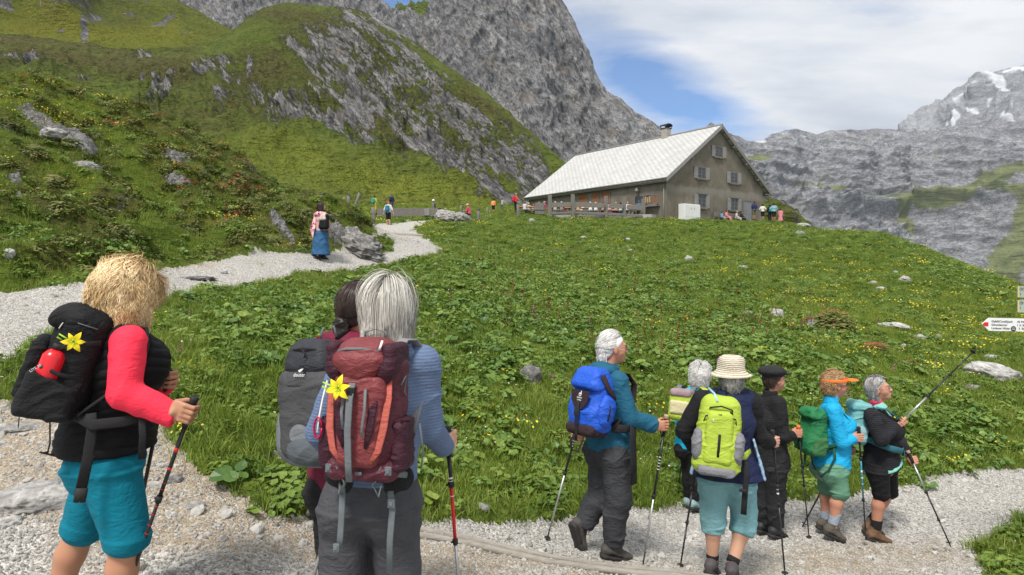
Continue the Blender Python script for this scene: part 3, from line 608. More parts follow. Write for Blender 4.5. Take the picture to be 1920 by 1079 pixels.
def pyof(px, D, z): return HZ - z * F / D
def W3(px, D): return np.stack([(px - CX) / F * D, D, 0 * D], -1)
def g_(px, D): return bil(GMs, px, D) > 0.55
def gsoft(px, D): return sstep(0.2, 0.8, bil(GMs, px, D))
def nokn(px, D): return 1 - bil(knoll, px, D)
rock_tab = np.clip(rockm, 0, 1)
DOCK = [(560,640,190,90,10,1.0),(450,610,90,60,0,.9),(700,560,260,50,0,.7),(1000,560,260,80,10,.8),(1150,640,330,80,6,1.0),(1400,640,140,60,0,.8),(1450,680,160,60,10,.9),(1760,800,160,60,10,1.2),(1250,545,200,40,0,.5),(1700,480,200,26,18,.9),(1850,540,120,30,20,.7),(1180,520,150,26,0,.5),
        (600,920,70,40,0,.8),(90,455,170,45,12,1.1),(280,470,90,25,5,.9),(1150,760,80,60,0,.6),(1500,800,200,60,0,.7),(860,640,120,120,0,.7),(930,800,100,60,0,.35)]
def w_dock(px, D, z):
    py = pyof(px, D, z); n = fbm(W3(px, D) * 0.5, 4, 0.6, off=3)
    return gsoft(px, D) * (D < 60) * np.clip((blobs(px, py, DOCK) * 0.55 + n * 1.5) , 0, 1) * (bil(rock_tab, px, D) < 0.4) * (1 - 0.8 * (bil(knoll, px, D) > 0.3) * (blobs(px, py, [(90,455,220,60,12,1.1),(280,470,120,35,5,1)]) < 0.3))
def w_grass(px, D, z):
    n = fbm(W3(px, D) * 0.7, 3, 0.6, off=8); py = pyof(px, D, z)
    return bil(GMs, px, D) ** 2 * (bil(rock_tab, px, D) < 0.45) * np.clip(0.95 + n * 0.8 - 0.45 * (bil(knoll, px, D) > 0.4) * bil(shrub, px, D), 0.05, 1)
def w_edge(px, D, z):
    e = bil(GMs, px, D); return (np.exp(-((e - 0.48) / 0.24) ** 2) * (e > .12) + 0.003 * (px < 900)) * (D < 30)
def w_herb(px, D, z):
    n = fbm(W3(px, D) * 1.1, 3, 0.6, off=12)
    return g_(px, D) * (bil(rock_tab, px, D) < 0.45) * np.clip(0.45 + n * 2.0, 0, 1)
def w_shrub(px, D, z): return bil(shrub, px, D) * (bil(knoll, px, D) > 0.3) * (bil(rock_tab, px, D) < 0.55)
def w_yel(px, D, z):
    py = pyof(px, D, z); n = fbm(W3(px, D) * 0.8, 4, 0.6, off=22)
    b = blobs(px, py, [(90,200,160,45,8,1.1),(200,240,120,30,20,.8),(120,340,90,30,10,.8),(330,330,120,30,30,.9),(250,370,120,30,30,.6),(440,420,140,14,5,1.0),(500,440,60,8,10,.9),(760,430,100,30,0,.3),(1700,650,240,90,0,.5),(1850,600,120,60,0,.6),(1500,520,300,60,0,.25),(900,830,140,60,0,.3),(1750,880,60,8,0,1.2),(650,430,30,12,0,.5)])
    return g_(px, D) * np.clip(b * (0.55 + 2.6 * n) + 0.035, 0, 1)
def w_rust(px, D, z):
    py = pyof(px, D, z); n = fbm(W3(px, D) * 0.4, 3, 0.6, off=31)
    return g_(px, D) * np.clip((blobs(px, py, [(1130,580,330,60,4,.6),(1450,640,140,60,0,1.0),(1330,660,100,50,0,.7),(960,480,100,20,0,.6),(1600,790,60,80,0,.6),(1200,700,100,40,0,.4)])) * (0.4 + 2.5 * n), 0, 1)
def w_pink(px, D, z):
    py = pyof(px, D, z); n = fbm(W3(px, D) * 0.6, 3, 0.6, off=41)
    return g_(px, D) * np.clip(blobs(px, py, [(850,600,160,60,20,.8),(1020,590,100,40,0,.6),(620,520,60,15,0,1),(1150,620,100,40,0,.5),(1350,690,60,20,0,.5),(560,700,300,160,0,.12),(1650,720,60,40,0,.4)]) * (0.5 + 2.5 * n), 0, 1)
def w_red(px, D, z):
    py = pyof(px, D, z); n = fbm(W3(px, D) * 0.5, 3, 0.6, off=51)
    return (bil(knoll, px, D) > 0.3) * np.clip(blobs(px, py, [(390,300,60,50,30,.9),(240,235,70,25,20,.8),(460,330,60,40,30,.7),(420,400,70,30,20,.5),(240,290,30,14,0,1.0),(290,230,30,12,0,.7),(650,410,16,6,0,1.0),(80,150,70,14,0,.5)]) * (0.5 + 2.6 * n), 0, 1)
dl = lambda k, p, ref=8.0: (lambda D: k * (ref / max(D, ref)) ** p)
cnt = [scatter('grass', 0, p_grass(34, 0.13, 0.05, 0.17, 0.0032), dl(85, 1.25), (2.6, 100), w_grass, (0.6, 1.15), 0.15, 60000, 0.12),
 scatter('grass', 0, p_grass(26, 0.10, 0.03, 0.10, 0.0040, 0.9), dl(85, 1.2), (2.6, 100), w_grass, (0.6, 1.2), 0.2, 60000, 0.2),
 scatter('grass_fringe', 0, p_grass(22, 0.07, 0.05, 0.20, 0.0028, 0.9), dl(260, 1.4), (2.6, 30), w_edge, (0.3, 0.85), 0.35, 30000, 0.1),
 scatter('butterbur_leaves', 0, p_broad(10, 0.17, 0.15, 0.030, 0.085), dl(15, 0.9), (3.5, 40), lambda a, b, c: w_dock(a, b, c) ** 1.4, (0.45, 1.1), 0.2, 26000, 0.0),
 scatter('dock_leaves', 0, p_broad(18, 0.16, 0.12, 0.014, 0.040, 0.2), dl(34, 0.9), (3.2, 60), w_dock, (0.6, 1.3), 0.25, 40000, 0.08),
 scatter('meadow_herbs', 0, p_herb(46, 0.12, 0.09, 0.009, 0.020, M_HERB), dl(40, 1.1), (2.8, 90), w_herb, (0.6, 1.4), 0.2, 40000, 0.2),
 scatter('alpine_rose_shrubs', 0, p_herb(120, 0.26, 0.22, 0.014, 0.030, M_SHRUB, 2.0, 'alpine_rose'), dl(9, 0.3, 12), (8, 34), w_shrub, (0.4, 1.1), 0.3, 16000, 0.0),
 scatter('alpine_rose_blossoms', 0, p_herb(60, 0.24, 0.22, 0.014, 0.03, M_SHRUB, 2.0, 'alpine_rose_bloom', (M_RED, 7, 5, 0.020)), dl(3.2, 0.0), (8, 34), w_red, (0.6, 1.2), 0.3, 4000),
 scatter('yellow_flowers', 0, p_flowers(7, 0.22, 0.13, 0.013, M_YEL), dl(9, 0.6), (3.4, 90), w_yel, (0.7, 1.3), 0.1, 12000, 0.30),
 scatter('white_flowers', 0, p_flowers(5, 0.22, 0.11, 0.009, M_WHT), dl(5, 0.8), (3.4, 60), lambda a, b, c: w_grass(a, b, c) * 0.35, (0.7, 1.2), 0.1, 6000, 0.3),
 scatter('rusty_dock_stalks', 0, p_spike(0.42, M_RUST), dl(5, 0.2), (6, 40), w_rust, (0.6, 1.2), 0.08, 4000),
 scatter('pink_flowers', 0, p_spike(0.32, M_PINK, 18, 0.014), dl(5, 0.2), (4, 40), w_pink, (0.35, 0.75), 0.1, 4000)]

# ------------------------------------------------------------------ loose stones of the path
def p_stone(seed, flat=0.6, sub=2):
    import bmesh
    bm = bmesh.new(); bmesh.ops.create_icosphere(bm, subdivisions=sub, radius=1.0)
    co = np.array([v.co[:] for v in bm.verts]); n = fbm(co * 0.9, 3, 0.5, off=seed * 3.7) * 0.9
    cell = np.round(co * 1.6 + fbm(co * 1.3, 2, off=seed)[:, None]) / 1.6
    co = (co * 0.62 + cell * 0.38) * (1 + n)[:, None] * np.array([1.0, 0.75, flat])
    for v, c in zip(bm.verts, co): v.co = c
    me = bpy.data.meshes.new('stone'); bm.to_mesh(me); bm.free(); me.materials.append(M_PEBBLE); return me
def w_path(px, D, z): return (bil(GMs, px, D) < 0.45) * (0.55 + 0.9 * fbm(W3(px, D) * 1.3, 3, 0.6, off=2))
def w_dirt(px, D, z): return (bil(GMs, px, D) < 0.5) * np.clip(fbm(W3(px, D) * 0.9, 3, 0.6, off=6) * 1.5 + 0.35, 0, 1)
for k in range(3):
    scatter('gravel', 0, p_stone(k), dl(700, 1.3, 4.5), (2.6, 40), w_path, (0.003, 0.015), 1.5, 34000, 0.25)
for k in range(2):
    scatter('path_stones', 0, p_stone(k + 5, 0.5), dl(34, 1.2, 5), (2.6, 40), w_dirt, (0.012, 0.050), 0.6, 5000, 0.1)
# ------------------------------------------------------------------ built things
import bmesh
class MB:
    """collects boxes, tubes and polygons into one mesh"""
    def __init__(s): s.bm = bmesh.new()
    def box(s, lo, hi, M=None, mi=0):
        x0, y0, z0 = lo; x1, y1, z1 = hi
        vs = [s.bm.verts.new(Vector(c) if M is None else M @ Vector(c)) for c in [(x0,y0,z0),(x1,y0,z0),(x1,y1,z0),(x0,y1,z0),(x0,y0,z1),(x1,y0,z1),(x1,y1,z1),(x0,y1,z1)]]
        for f in [(0,3,2,1),(4,5,6,7),(0,1,5,4),(1,2,6,5),(2,3,7,6),(3,0,4,7)]:
            fc = s.bm.faces.new([vs[i] for i in f]); fc.material_index = mi
        return s
    def tube(s, pts, rad, k=8, cap=True, mi=0, flat=1.0, side=None):
        pts = [Vector(p) for p in pts]; n = len(pts); rad = [rad] * n if not hasattr(rad, '__len__') else rad; rings = []
        pv = None
        for i, p in enumerate(pts):
            d = (pts[min(i + 1, n - 1)] - pts[max(i - 1, 0)]); d = d.normalized() if d.length > 1e-9 else Vector((0, 0, 1))
            u = Vector(side) if side is not None else (pv if pv is not None else (Vector((0, 0, 1)) if abs(d.z) < 0.9 else Vector((1, 0, 0))))
            u = (u - d * u.dot(d)).normalized(); v = d.cross(u); pv = u
            rings.append([s.bm.verts.new(p + (u * math.cos(2 * math.pi * j / k) + v * math.sin(2 * math.pi * j / k) * flat) * rad[i]) for j in range(k)])
        for a, b in zip(rings[:-1], rings[1:]):
            for j in range(k):
                f = s.bm.faces.new([a[j], a[(j + 1) % k], b[(j + 1) % k], b[j]]); f.material_index = mi; f.smooth = True
        if cap:
            for r, rv in ((rings[0], True), (rings[-1], False)):
                f = s.bm.faces.new(list(reversed(r)) if rv else r); f.material_index = mi
        return s
    def prism(s, poly, dvec, mi=0):
        a = [s.bm.verts.new(Vector(p)) for p in poly]; b = [s.bm.verts.new(Vector(p) + Vector(dvec)) for p in poly]; n = len(poly)
        for f in [list(reversed(a)), b] + [[a[i], a[(i + 1) % n], b[(i + 1) % n], b[i]] for i in range(n)]:
            fc = s.bm.faces.new(f); fc.material_index = mi
        return s
    def build(s, name, mt, parent=None, bevel=0.0, jitter=0.0):
        bmesh.ops.recalc_face_normals(s.bm, faces=s.bm.faces)
        if bevel: bmesh.ops.bevel(s.bm, geom=[e for e in s.bm.edges if len(e.link_faces) == 2 and e.calc_face_angle(0) > 0.7], offset=bevel, segments=1, affect='EDGES', clamp_overlap=True)
        if jitter:
            for v in s.bm.verts: v.co += Vector([rnd.uniform(-jitter, jitter) for _ in range(3)])
        me = bpy.data.meshes.new(name); s.bm.to_mesh(me); s.bm.free()
        mts = mt if isinstance(mt, (list, tuple)) else [mt]
        for m_ in mts: me.materials.append(m_)
        return link(name, me, None, parent)
def empty(name, loc, rz=0.0, label=None, cat=None, group=None):
    o = bpy.data.objects.new(name, None); COL.objects.link(o); o.location = loc; o.rotation_euler = (0, 0, rz); o.empty_display_size = 0.2
    return tag(o, label, cat, group)

def wood_mat(name, c0, c1, along='Z', scale=6):
    m, t, b = new_mat(name); tc = t.new('ShaderNodeTexCoord').outputs['Object']
    sc = {'Z': (9, 9, 0.6), 'X': (0.6, 9, 9), 'Y': (9, 0.6, 9)}[along]
    n = t.noise(t.mapping(tc, scale=sc), scale, 6, 0.65, 0.8); n2 = t.noise(tc, 1.7, 4, 0.6)
    t.l.new(t.mix(t.math('MULTIPLY', n2, 0.35), t.ramp(n, [(0.3, c0), (0.7, c1)]), (0.05, 0.045, 0.04)), b.inputs['Base Color']); b.inputs['Roughness'].default_value = 0.85
    bump(t, b, n, 0.5, 0.01); return m
M_WOODG = wood_mat('weathered grey wood', (0.10, 0.095, 0.085), (0.26, 0.245, 0.22))
M_WOODX = wood_mat('weathered grey boards', (0.10, 0.095, 0.085), (0.27, 0.25, 0.225), 'X')
M_WOODO = wood_mat('orange brown boards', (0.20, 0.075, 0.025), (0.38, 0.16, 0.055), 'X')
M_TABLE = wood_mat('honey coloured table wood', (0.42, 0.24, 0.10), (0.60, 0.38, 0.18), 'X')
M_SHUT = wood_mat('silvered shutter wood', (0.20, 0.195, 0.19), (0.34, 0.33, 0.32), 'Z')
M_GLASS = mat('dark window glass', (0.025, 0.03, 0.035), 0.12, 0.2, 3, 0.0, spec=0.6)
M_FRAMEW = mat('grey window frame', (0.15, 0.147, 0.138), 0.7, 0.1)
def render_mat():
    m, t, b = new_mat('rough cement render'); tc = t.new('ShaderNodeTexCoord').outputs['Object']
    n = t.noise(tc, 0.55, 7, 0.68, 0.4); n2 = t.noise(tc, 14, 6, 0.75); st = t.noise(t.mapping(tc, scale=(1.5, 1.5, 0.35)), 0.9, 6, 0.65)
    c = t.ramp(t.math('ADD', t.math('MULTIPLY', n, 0.55), t.math('MULTIPLY', n2, 0.45)), [(0.32, (0.085, 0.072, 0.055)), (0.5, (0.160, 0.142, 0.112)), (0.68, (0.25, 0.23, 0.19))])
    # a paler, newer band of render over the ground floor, uneven at its edges
    z = t.new('ShaderNodeSeparateXYZ', i_0=tc).outputs[2]
    zz = t.math('ADD', z, t.math('MULTIPLY', t.math('SUBTRACT', t.noise(tc, 0.9, 5, 0.65), 0.5), 1.0))
    band = t.ramp(t.math('DIVIDE', zz, 9.0), [(0.24, 0.10), (0.285, 0.75), (0.325, 0.75), (0.35, 0.0)])
    c = t.mix(t.math('MULTIPLY', band, 0.8), c, (0.24, 0.23, 0.20))
    c = t.mix(t.ramp(st, [(0.52, 0.0), (0.70, 0.35)]), c, (0.10, 0.088, 0.068))
    t.l.new(c, b.inputs['Base Color']); b.inputs['Roughness'].default_value = 0.95; b.inputs['Specular IOR Level'].default_value = 0.1
    bump(t, b, n2, 0.7, 0.03); return m
M_RENDER = render_mat()
def roof_mat():
    m, t, b = new_mat('pale fibre cement shingles'); tc = t.new('ShaderNodeTexCoord').outputs['Object']
    rotv = t.mapping(tc, rot=(0, math.radians(35.5), 0))
    br = t.new('ShaderNodeTexBrick'); t.set(br.inputs['Vector'], t.mapping(rotv, rot=(0, 0, math.radians(90)))); br.offset = 0.5
    for k, v in {'Color1': (0.47, 0.47, 0.46, 1), 'Color2': (0.55, 0.55, 0.545, 1), 'Mortar': (0.25, 0.25, 0.245, 1), 'Scale': 1.0, 'Mortar Size': 0.045, 'Brick Width': 0.62, 'Row Height': 0.30, 'Bias': 0.25, 'Mortar Smooth': 0.3}.items(): br.inputs[k].default_value = v
    n = t.noise(tc, 0.7, 6, 0.65, 0.5); n2 = t.noise(t.mapping(tc, scale=(0.4, 3, 0.4)), 1.2, 5, 0.6)
    c = t.mix(1.0, br.outputs[0], t.ramp(n, [(0.3, (0.86, 0.86, 0.84)), (0.65, (1.04, 1.04, 1.03))]), 'MULTIPLY')
    c = t.mix(t.ramp(n2, [(0.5, 0.0), (0.75, 0.28)]), c, (0.42, 0.40, 0.36))
    t.l.new(c, b.inputs['Base Color']); b.inputs['Roughness'].default_value = 0.7
    bump(t, b, br.outputs['Fac'], -0.4, 0.02); return m
M_ROOF = roof_mat()

# the mountain hut --------------------------------------------------
HC = Vector((14.0, 58.0, 4.5)); HA = math.atan2(1200, 1640)
hut = empty('mountain_hut', HC, HA, 'large rendered alpine hut with pale shingled gable roof on the hilltop', 'hut')
bX = Vector((math.cos(HA), math.sin(HA))); aY = Vector((-math.sin(HA), math.cos(HA)))
W_, L_, HE, HR = 15.2, 20.4, 3.57, 9.0; SL = (HR - HE) / (W_ / 2)
def gxz(px, py):          # photo pixel -> (x, z) on the gable wall
    r = (px - CX) / F; s = (58 * r - 14) / (bX.x - r * bX.y); return s, (HZ - py) / F * (58 + s * bX.y) - 4.5
def lyz(px, py):          # photo pixel -> (y, z) on the long wall
    r = (px - CX) / F; s = (14 - 58 * r) / (-aY.x + r * aY.y); return s, (HZ - py) / F * (58 + s * aY.y) - 4.5
b = MB(); b.prism([(0, 0, -2.5), (W_, 0, -2.5), (W_, 0, HE), (W_ / 2, 0, HR - 0.02), (0, 0, HE)], (0, L_, 0)); b.build('wall', M_RENDER, hut)
for side in (0, 1):       # two roof slopes with overhangs
    x0, x1 = (-0.45, W_ / 2) if side == 0 else (W_ / 2, W_ + 0.85)
    zf = lambda x: (HE + x * SL if side == 0 else HE + (W_ - x) * SL)
    r = MB(); r.prism([(x0, -0.42, zf(x0) + 0.06), (x1, -0.42, zf(x1) + 0.06), (x1, -0.42, zf(x1) + 0.24), (x0, -0.42, zf(x0) + 0.24)], (0, L_ + 0.8, 0)); r.build('roof', M_ROOF, hut)
    v = MB(); v.prism([(x0 - 0.03, -0.50, zf(x0) - 0.10), (x1, -0.50, zf(x1) - 0.10), (x1, -0.50, zf(x1) + 0.29), (x0 - 0.03, -0.50, zf(x0) + 0.29)], (0, 0.075, 0)); v.build('verge_board', M_SHUT if side == 0 else M_WOODX, hut)
c = MB(); c.tube([(W_ / 2, -0.5, HR + 0.27), (W_ / 2, L_ + 0.4, HR + 0.27)], 0.10, 8); c.build('ridge_cap', M_SHUT, hut)
g = MB(); g.tube([(-0.53, -0.45, HE - 0.10), (-0.53, L_ + 0.3, HE - 0.16)], 0.085, 8); g.build('gutter', mat('zinc gutter', (0.20, 0.20, 0.20), 0.5, 0.15, 3, 0.05, metal=0.5), hut)
f = MB(); f.box((-0.44, -0.42, HE - 0.42), (-0.40, L_ + 0.3, HE - 0.24)); f.build('fascia_board', M_WOODG, hut)
d = MB(); d.tube([(-0.07, 0.25, HE - 0.4), (-0.07, 0.25, -0.8)], 0.045, 8); d.build('downpipe', M_SHUT, hut)
for xx in (9.6, 11.7, 13.7, W_ + 0.45, 3.2):   # purlin ends under the verge
    zz = HE + min(xx, W_ - xx) * SL - 0.14
    p = MB(); p.box((xx - 0.10, -0.46, zz - 0.22), (xx + 0.10, 0.3 if xx < W_ else 1.0, zz)); p.build('purlin_end', M_WOODG, hut, 0.01)
p = MB(); p.box((W_ + 0.0, -0.35, HE - 0.62), (W_ + 1.5, -0.22, HE - 0.50)); p.build('gutter_outlet', M_WOODG, hut)
ch = MB(); ch.box((W_ / 2 - .35, 6.1, HR - 0.6), (W_ / 2 + .35, 6.85, HR + 1.05)); cho = ch.build('chimney', mat('chimney render', (0.33, 0.31, 0.27), 0.9, 0.2, 4), hut, 0.02)
cc = MB(); cc.box((W_ / 2 - .42, 6.03, HR + 1.052), (W_ / 2 + .42, 6.92, HR + 1.12))
n_ = 9; arc = [(W_ / 2 + 0.50 * math.cos(math.pi * i / n_), 0, HR + 1.30 + 0.26 * math.sin(math.pi * i / n_)) for i in range(n_ + 1)]
arc2 = [(W_ / 2 + 0.46 * math.cos(math.pi * i / n_), 0, HR + 1.27 + 0.23 * math.sin(math.pi * i / n_)) for i in range(n_, -1, -1)]
for i in range(n_):
    cc.prism([(arc[i][0], 6.0, arc[i][2]), (arc[i + 1][0], 6.0, arc[i + 1][2]), (arc2[n_ - i - 1][0], 6.0, arc2[n_ - i - 1][2]), (arc2[n_ - i][0], 6.0, arc2[n_ - i][2])], (0, 0.95, 0))
for (ux, uy) in ((-.38, 6.08), (.38, 6.08), (-.38, 6.87), (.38, 6.87)): cc.tube([(W_ / 2 + ux, uy, HR + 1.1), (W_ / 2 + ux, uy, HR + 1.35)], 0.03, 6)
cc.build('chimney_cowl', mat('black sheet metal', (0.02, 0.02, 0.022), 0.5), cho)
def gable_window(px, py, w=0.95, h=1.05, sw=0.55, curtain=False):
    x, z = gxz(px, py)
    f = MB()
    for lo, hi in (((x - w/2 - .07, -.05, z - h/2 - .07), (x - w/2 + .02, .02, z + h/2 + .07)), ((x + w/2 - .02, -.05, z - h/2 - .07), (x + w/2 + .07, .02, z + h/2 + .07)), ((x - w/2 + .02, -.05, z + h/2 - .02), (x + w/2 - .02, .02, z + h/2 + .07)), ((x - w/2 + .02, -.05, z - h/2 - .07), (x + w/2 - .02, .02, z - h/2 + .02)),
                   ((x - .035, -.047, z - h/2 + .02), (x + .035, .02, z + h/2 - .02)), ((x - w/2 + .02, -.044, z + h/6 - .02), (x - .035, .02, z + h/6 + .02)), ((x + .035, -.044, z + h/6 - .02), (x + w/2 - .02, .02, z + h/6 + .02)), ((x - w/2 + .02, -.044, z - h/6 - .02), (x - .035, .02, z - h/6 + .02)), ((x + .035, -.044, z - h/6 - .02), (x + w/2 - .02, .02, z - h/6 + .02))): f.box(lo, hi)
    fo = f.build('window', M_FRAMEW, hut)
    g = MB(); g.box((x - w/2 + .01, -.018, z - h/2 + .01), (x + w/2 - .01, .018, z + h/2 - .01)); g.build('pane', M_GLASS, fo)
    s = MB(); s.box((x - w/2 - .22, -.17, z - h/2 - .19), (x + w/2 + .22, .02, z - h/2 - .073)); s.build('sill', M_RENDER, fo)
    if curtain:
        l = MB(); l.box((x - w/2 - .25, -.14, z + h/2 + .073), (x + w/2 + .25, .02, z + h/2 + .16)); l.build('lintel', M_FRAMEW, fo)
    for q in (-1, 1):
        xc = x + q * (w/2 + .10 + sw/2); sh = MB()
        for k in range(3): sh.box((xc - sw/2 + k * sw/3 + .006, -.095, z - h/2 - .06), (xc - sw/2 + (k + 1) * sw/3 - .006, -.06, z + h/2 + .06))
        for k in (-1, 1): sh.box((xc - sw/2 + .02, -.06, z + k * h * .30 - .05), (xc + sw/2 - .02, -.03, z + k * h * .30 + .05)); sh.box((xc - sw/2 - .0, -.108, z + k * h * .33 - .02), (xc + sw/2, -.097, z + k * h * .33 + .02))
        sh.build('shutter', M_SHUT, hut)
gable_window(1347, 285, 1.0, 0.95); gable_window(1315, 324.5, 1.05, 1.0); gable_window(1375.5, 334, 1.05, 1.0); gable_window(1315.5, 377.5, 1.0, 1.15, .55, True); gable_window(1376, 384, 1.0, 1.1, .55, True)
x0, z1 = gxz(1394, 377); x1, _ = gxz(1407.5, 377)
dr = MB()
for k in range(5): dr.box((x0 + (x1 - x0) * k / 5 + .008, -.05, -1.2), (x0 + (x1 - x0) * (k + 1) / 5 - .008, .02, z1))
do = dr.build('door', mat('grey blue door boards', (0.20, 0.20, 0.22), 0.8, 0.2, 6), hut)
fr = MB(); fr.box((x0 - .14, -.09, -1.2), (x0 - .005, .02, z1 + .14)); fr.box((x1 + .005, -.09, -1.2), (x1 + .14, .02, z1 + .14)); fr.box((x0 - .005, -.09, z1 + .005), (x1 + .005, .02, z1 + .14)); fr.build('door_frame', M_FRAMEW, do)
hd = MB(); hd.tube([(x0 + .15, -.05, z1 - 1.0), (x0 + .15, -.11, z1 - 1.0), (x0 + .27, -.11, z1 - 1.0)], .015, 6); hd.build('handle', mat('dark iron', (0.03, 0.03, 0.03), 0.5), do)
# long wall: boarded openings under the eave and the serving window
def long_open(pxa, pxb, pya, pyb, name='boarded_window', mt=M_WOODO):
    ya, zt = lyz(pxb, pya); yb, _ = lyz(pxa, pya); _, zb = lyz((pxa + pxb) / 2, pyb); zt = min(zt, HE - 0.5)
    f = MB(); n = 6
    for k in range(n): f.box((-.045 - .004 * (k % 2), ya, zb + (zt - zb) * k / n + .006), (.02, yb, zb + (zt - zb) * (k + 1) / n - .006))
    o = f.build(name, mt, hut); fr = MB()
    fr.box((-.08, ya - .09, zb - .09), (.02, ya - .003, zt + .09)); fr.box((-.08, yb + .003, zb - .09), (.02, yb + .09, zt + .09)); fr.box((-.08, ya - .003, zt + .003), (.02, yb + .003, zt + .09)); fr.box((-.08, ya - .003, zb - .09), (.02, yb + .003, zb - .003)); fr.build('frame', M_WOODG, o)
long_open(1086, 1100, 361, 380); long_open(1112, 1122, 358, 380); long_open(1129, 1143.5, 354, 380); long_open(1226, 1233, 366, 381)
ya, zt = lyz(1222, 366); yb, zb = lyz(1192, 383)
o_ = MB(); o_.box((-.02, ya, zb), (.02, yb, zt)); wo = o_.build('serving_window', M_GLASS, hut)
fr = MB()
for lo, hi in (((-.07, ya - .12, zb - .1), (.03, ya, zt + .12)), ((-.07, yb, zb - .1), (.03, yb + .12, zt + .12)), ((-.07, ya, zt), (.03, yb, zt + .12)), ((-.07, ya, zb - .1), (.03, yb, zb)), ((-.07, (ya + yb) / 2 - .05, zb), (.03, (ya + yb) / 2 + .05, zt))): fr.box(lo, hi)
fr.build('frame', M_FRAMEW, wo)
cu = MB()
for k in range(4): cu.box((-.045, ya + .12 + k * .26, zb + .03), (-.025, ya + .30 + k * .26, zt - .08 - .1 * (k % 2)))
cu.build('notice', mat('tan notice paper', (0.40, 0.26, 0.12), 0.8), wo)
sh = MB(); sh.box((-.42, ya - 1.0, zb - .42), (.0, ya + 0.7, zb - .34)); sh.box((-.30, ya - .7, zb - .335), (-.06, ya + .3, zb - .18)); sh.build('wall_shelf', M_WOODG, hut, .01)
lp = MB(); yl, zl = lyz(1198, 357); lp.tube([(.0, yl, zl + .15), (-.32, yl, zl + .15)], .03, 6); lp.tube([(-.32, yl, zl + .2), (-.32, yl, zl), (-.32, yl, zl - .18)], [.06, .16, .26], 12); lp.build('wall_lamp', mat('grey enamel', (0.16, 0.16, 0.16), 0.5), hut)
# white cabinet against the gable wall
xa, za = gxz(1271, 379); xb, _ = gxz(1300.5, 379)
cab = empty('utility_cabinet', HC + Vector((bX.x * xa, bX.y * xa, 0)), HA, 'tall white two door metal cabinet standing against the gable wall', 'cabinet')
M_WHITE = mat('white enamel sheet', (0.70, 0.71, 0.70), 0.45, 0.06, 2, 0.05)
k = MB(); k.box((0, -.75, -.9), (xb - xa, -.06, za - .2)); k.build('body', M_WHITE, cab, .015)
for i in (0, 1):
    k = MB(); wd = (xb - xa) / 2; k.box((i * wd + .03, -.785, .05), ((i + 1) * wd - .03, -.752, za - .25)); dd = k.build('door', M_WHITE, cab, .006)
    k = MB(); k.box((wd + (-.25 if i == 0 else .2), -.80, za * .5), (wd + (-.21 if i == 0 else .24), -.787, za * .5 + .2)); k.build('handle', mat('dark iron', (0, 0, 0)), dd)
    k = MB(); k.box((i * wd + .03, -.785, -.85), ((i + 1) * wd - .03, -.752, .02)); k.build('lower_panel', M_WHITE, cab, .006)

# wooden posts, rails, planks ----------------------------------------
def post(px, pyt, pyb, D, r=0.09, lean=0.0, label='', group='wooden fence posts by the path', capped=True):
    t = P(px, pyt, D); bt = P(px, pyb, D); gz = zat(bt.x, D) if D < 110 else bt.z
    zb = min(bt.z, gz) - 0.3
    o = empty('fence_post', (bt.x, D, bt.z), 0, label, 'post', group); m = MB(); h = t.z - bt.z
    m.tube([(-lean * .1, 0, zb - bt.z), (0, 0, 0), (lean * .5, 0.01, h * .5), (lean, 0, h)], [r * 1.05, r, r * .95, r * .9], 9); m.build('stake', M_WOODG, o)
    if capped:
        m = MB(); m.tube([(lean, 0, h + .002), (lean, 0, h + .05)], [r * 1.2, r * 1.1], 9); m.build('cap', mat('lead grey cap', (0.10, 0.10, 0.11), 0.6), o)
    return o
post(577, 361, 376, 44, .10, 0, 'post top showing above the knoll, furthest left of the fence posts')
post(604, 365, 380, 40, .11, 0, 'short wide capped post right behind the hiker in the long blue skirt')
post(652, 366, 397, 42, .10, .06, 'tall upright post beside the person in dark blue sitting by the path')
post(665, 386, 387, 46, .10, 0, 'strongly leaning post behind the knoll top').children[0].rotation_euler = (0, .34, 0)
_l = [o for o in COL.objects if o.get('label', '').startswith('strongly')][0]
for c_ in list(_l.children): bpy.data.objects.remove(c_)
m = MB(); m.tube([(0, 0, -.4), (.12, 0, .25), (.34, 0, .95)], [.11, .10, .095], 9); m.build('stake', M_WOODG, _l)
post(701, 389, 413, 40, .13, -.05, 'stout post at the left edge of the upper path below the hiker in yellow shorts', capped=False)
post(737, 370, 390, 62, .10, 0, 'post just behind the hiker with a dark jacket over his shoulder')
post(812.5, 379, 392, 56, .11, 0, 'post with a white ball on top behind the wooden trough')
post(824, 391, 402, 50, .14, 0, 'short thick post at the right end of the trough')
post(864, 385, 404, 54, .10, 0, 'bleached post left of the seated person in pink', capped=False)
post(897, 394, 414, 48, .13, 0, 'thick dark post right of the seated person in pink')
post(914, 389, 403, 62, .13, 0, 'pale stump of a post left of the person in the orange top', capped=False)
post(971, 382, 413, 54, .12, 0, 'dark post below the hiker with the red backpack')
bp_ = P(812.5, 376.5, 56); k = MB(); k.tube([bp_ + Vector((0, 0, -.12)), bp_ + Vector((0, 0, -.05)), bp_ + Vector((0, 0, .05)), bp_ + Vector((0, 0, .12))], [.05, .12, .12, .04], 10)
tag(k.build('white_ball', M_WHITE), 'white ball set on top of a fence post', 'ball')
p0, p1 = P(708, 399, 52), P(795, 402, 52)
bar = empty('wooden_barrier', p0, 0, 'long low barrier of grey planks across the upper path', 'barrier')
k = MB(); k.box((0, -.05, -.32), (p1.x - p0.x, .05, .36)); k.build('plank', M_WOODX, bar, .01)
for q in (0.1, 0.5, 0.97):
    k = MB(); k.tube([((p1.x - p0.x) * q, .12, -.8), ((p1.x - p0.x) * q, .12, .3)], .07, 7); k.build('stake', M_WOODG, bar)
p0, p1 = P(795, 399, 50), P(822, 399, 50); L0 = p1.x - p0.x
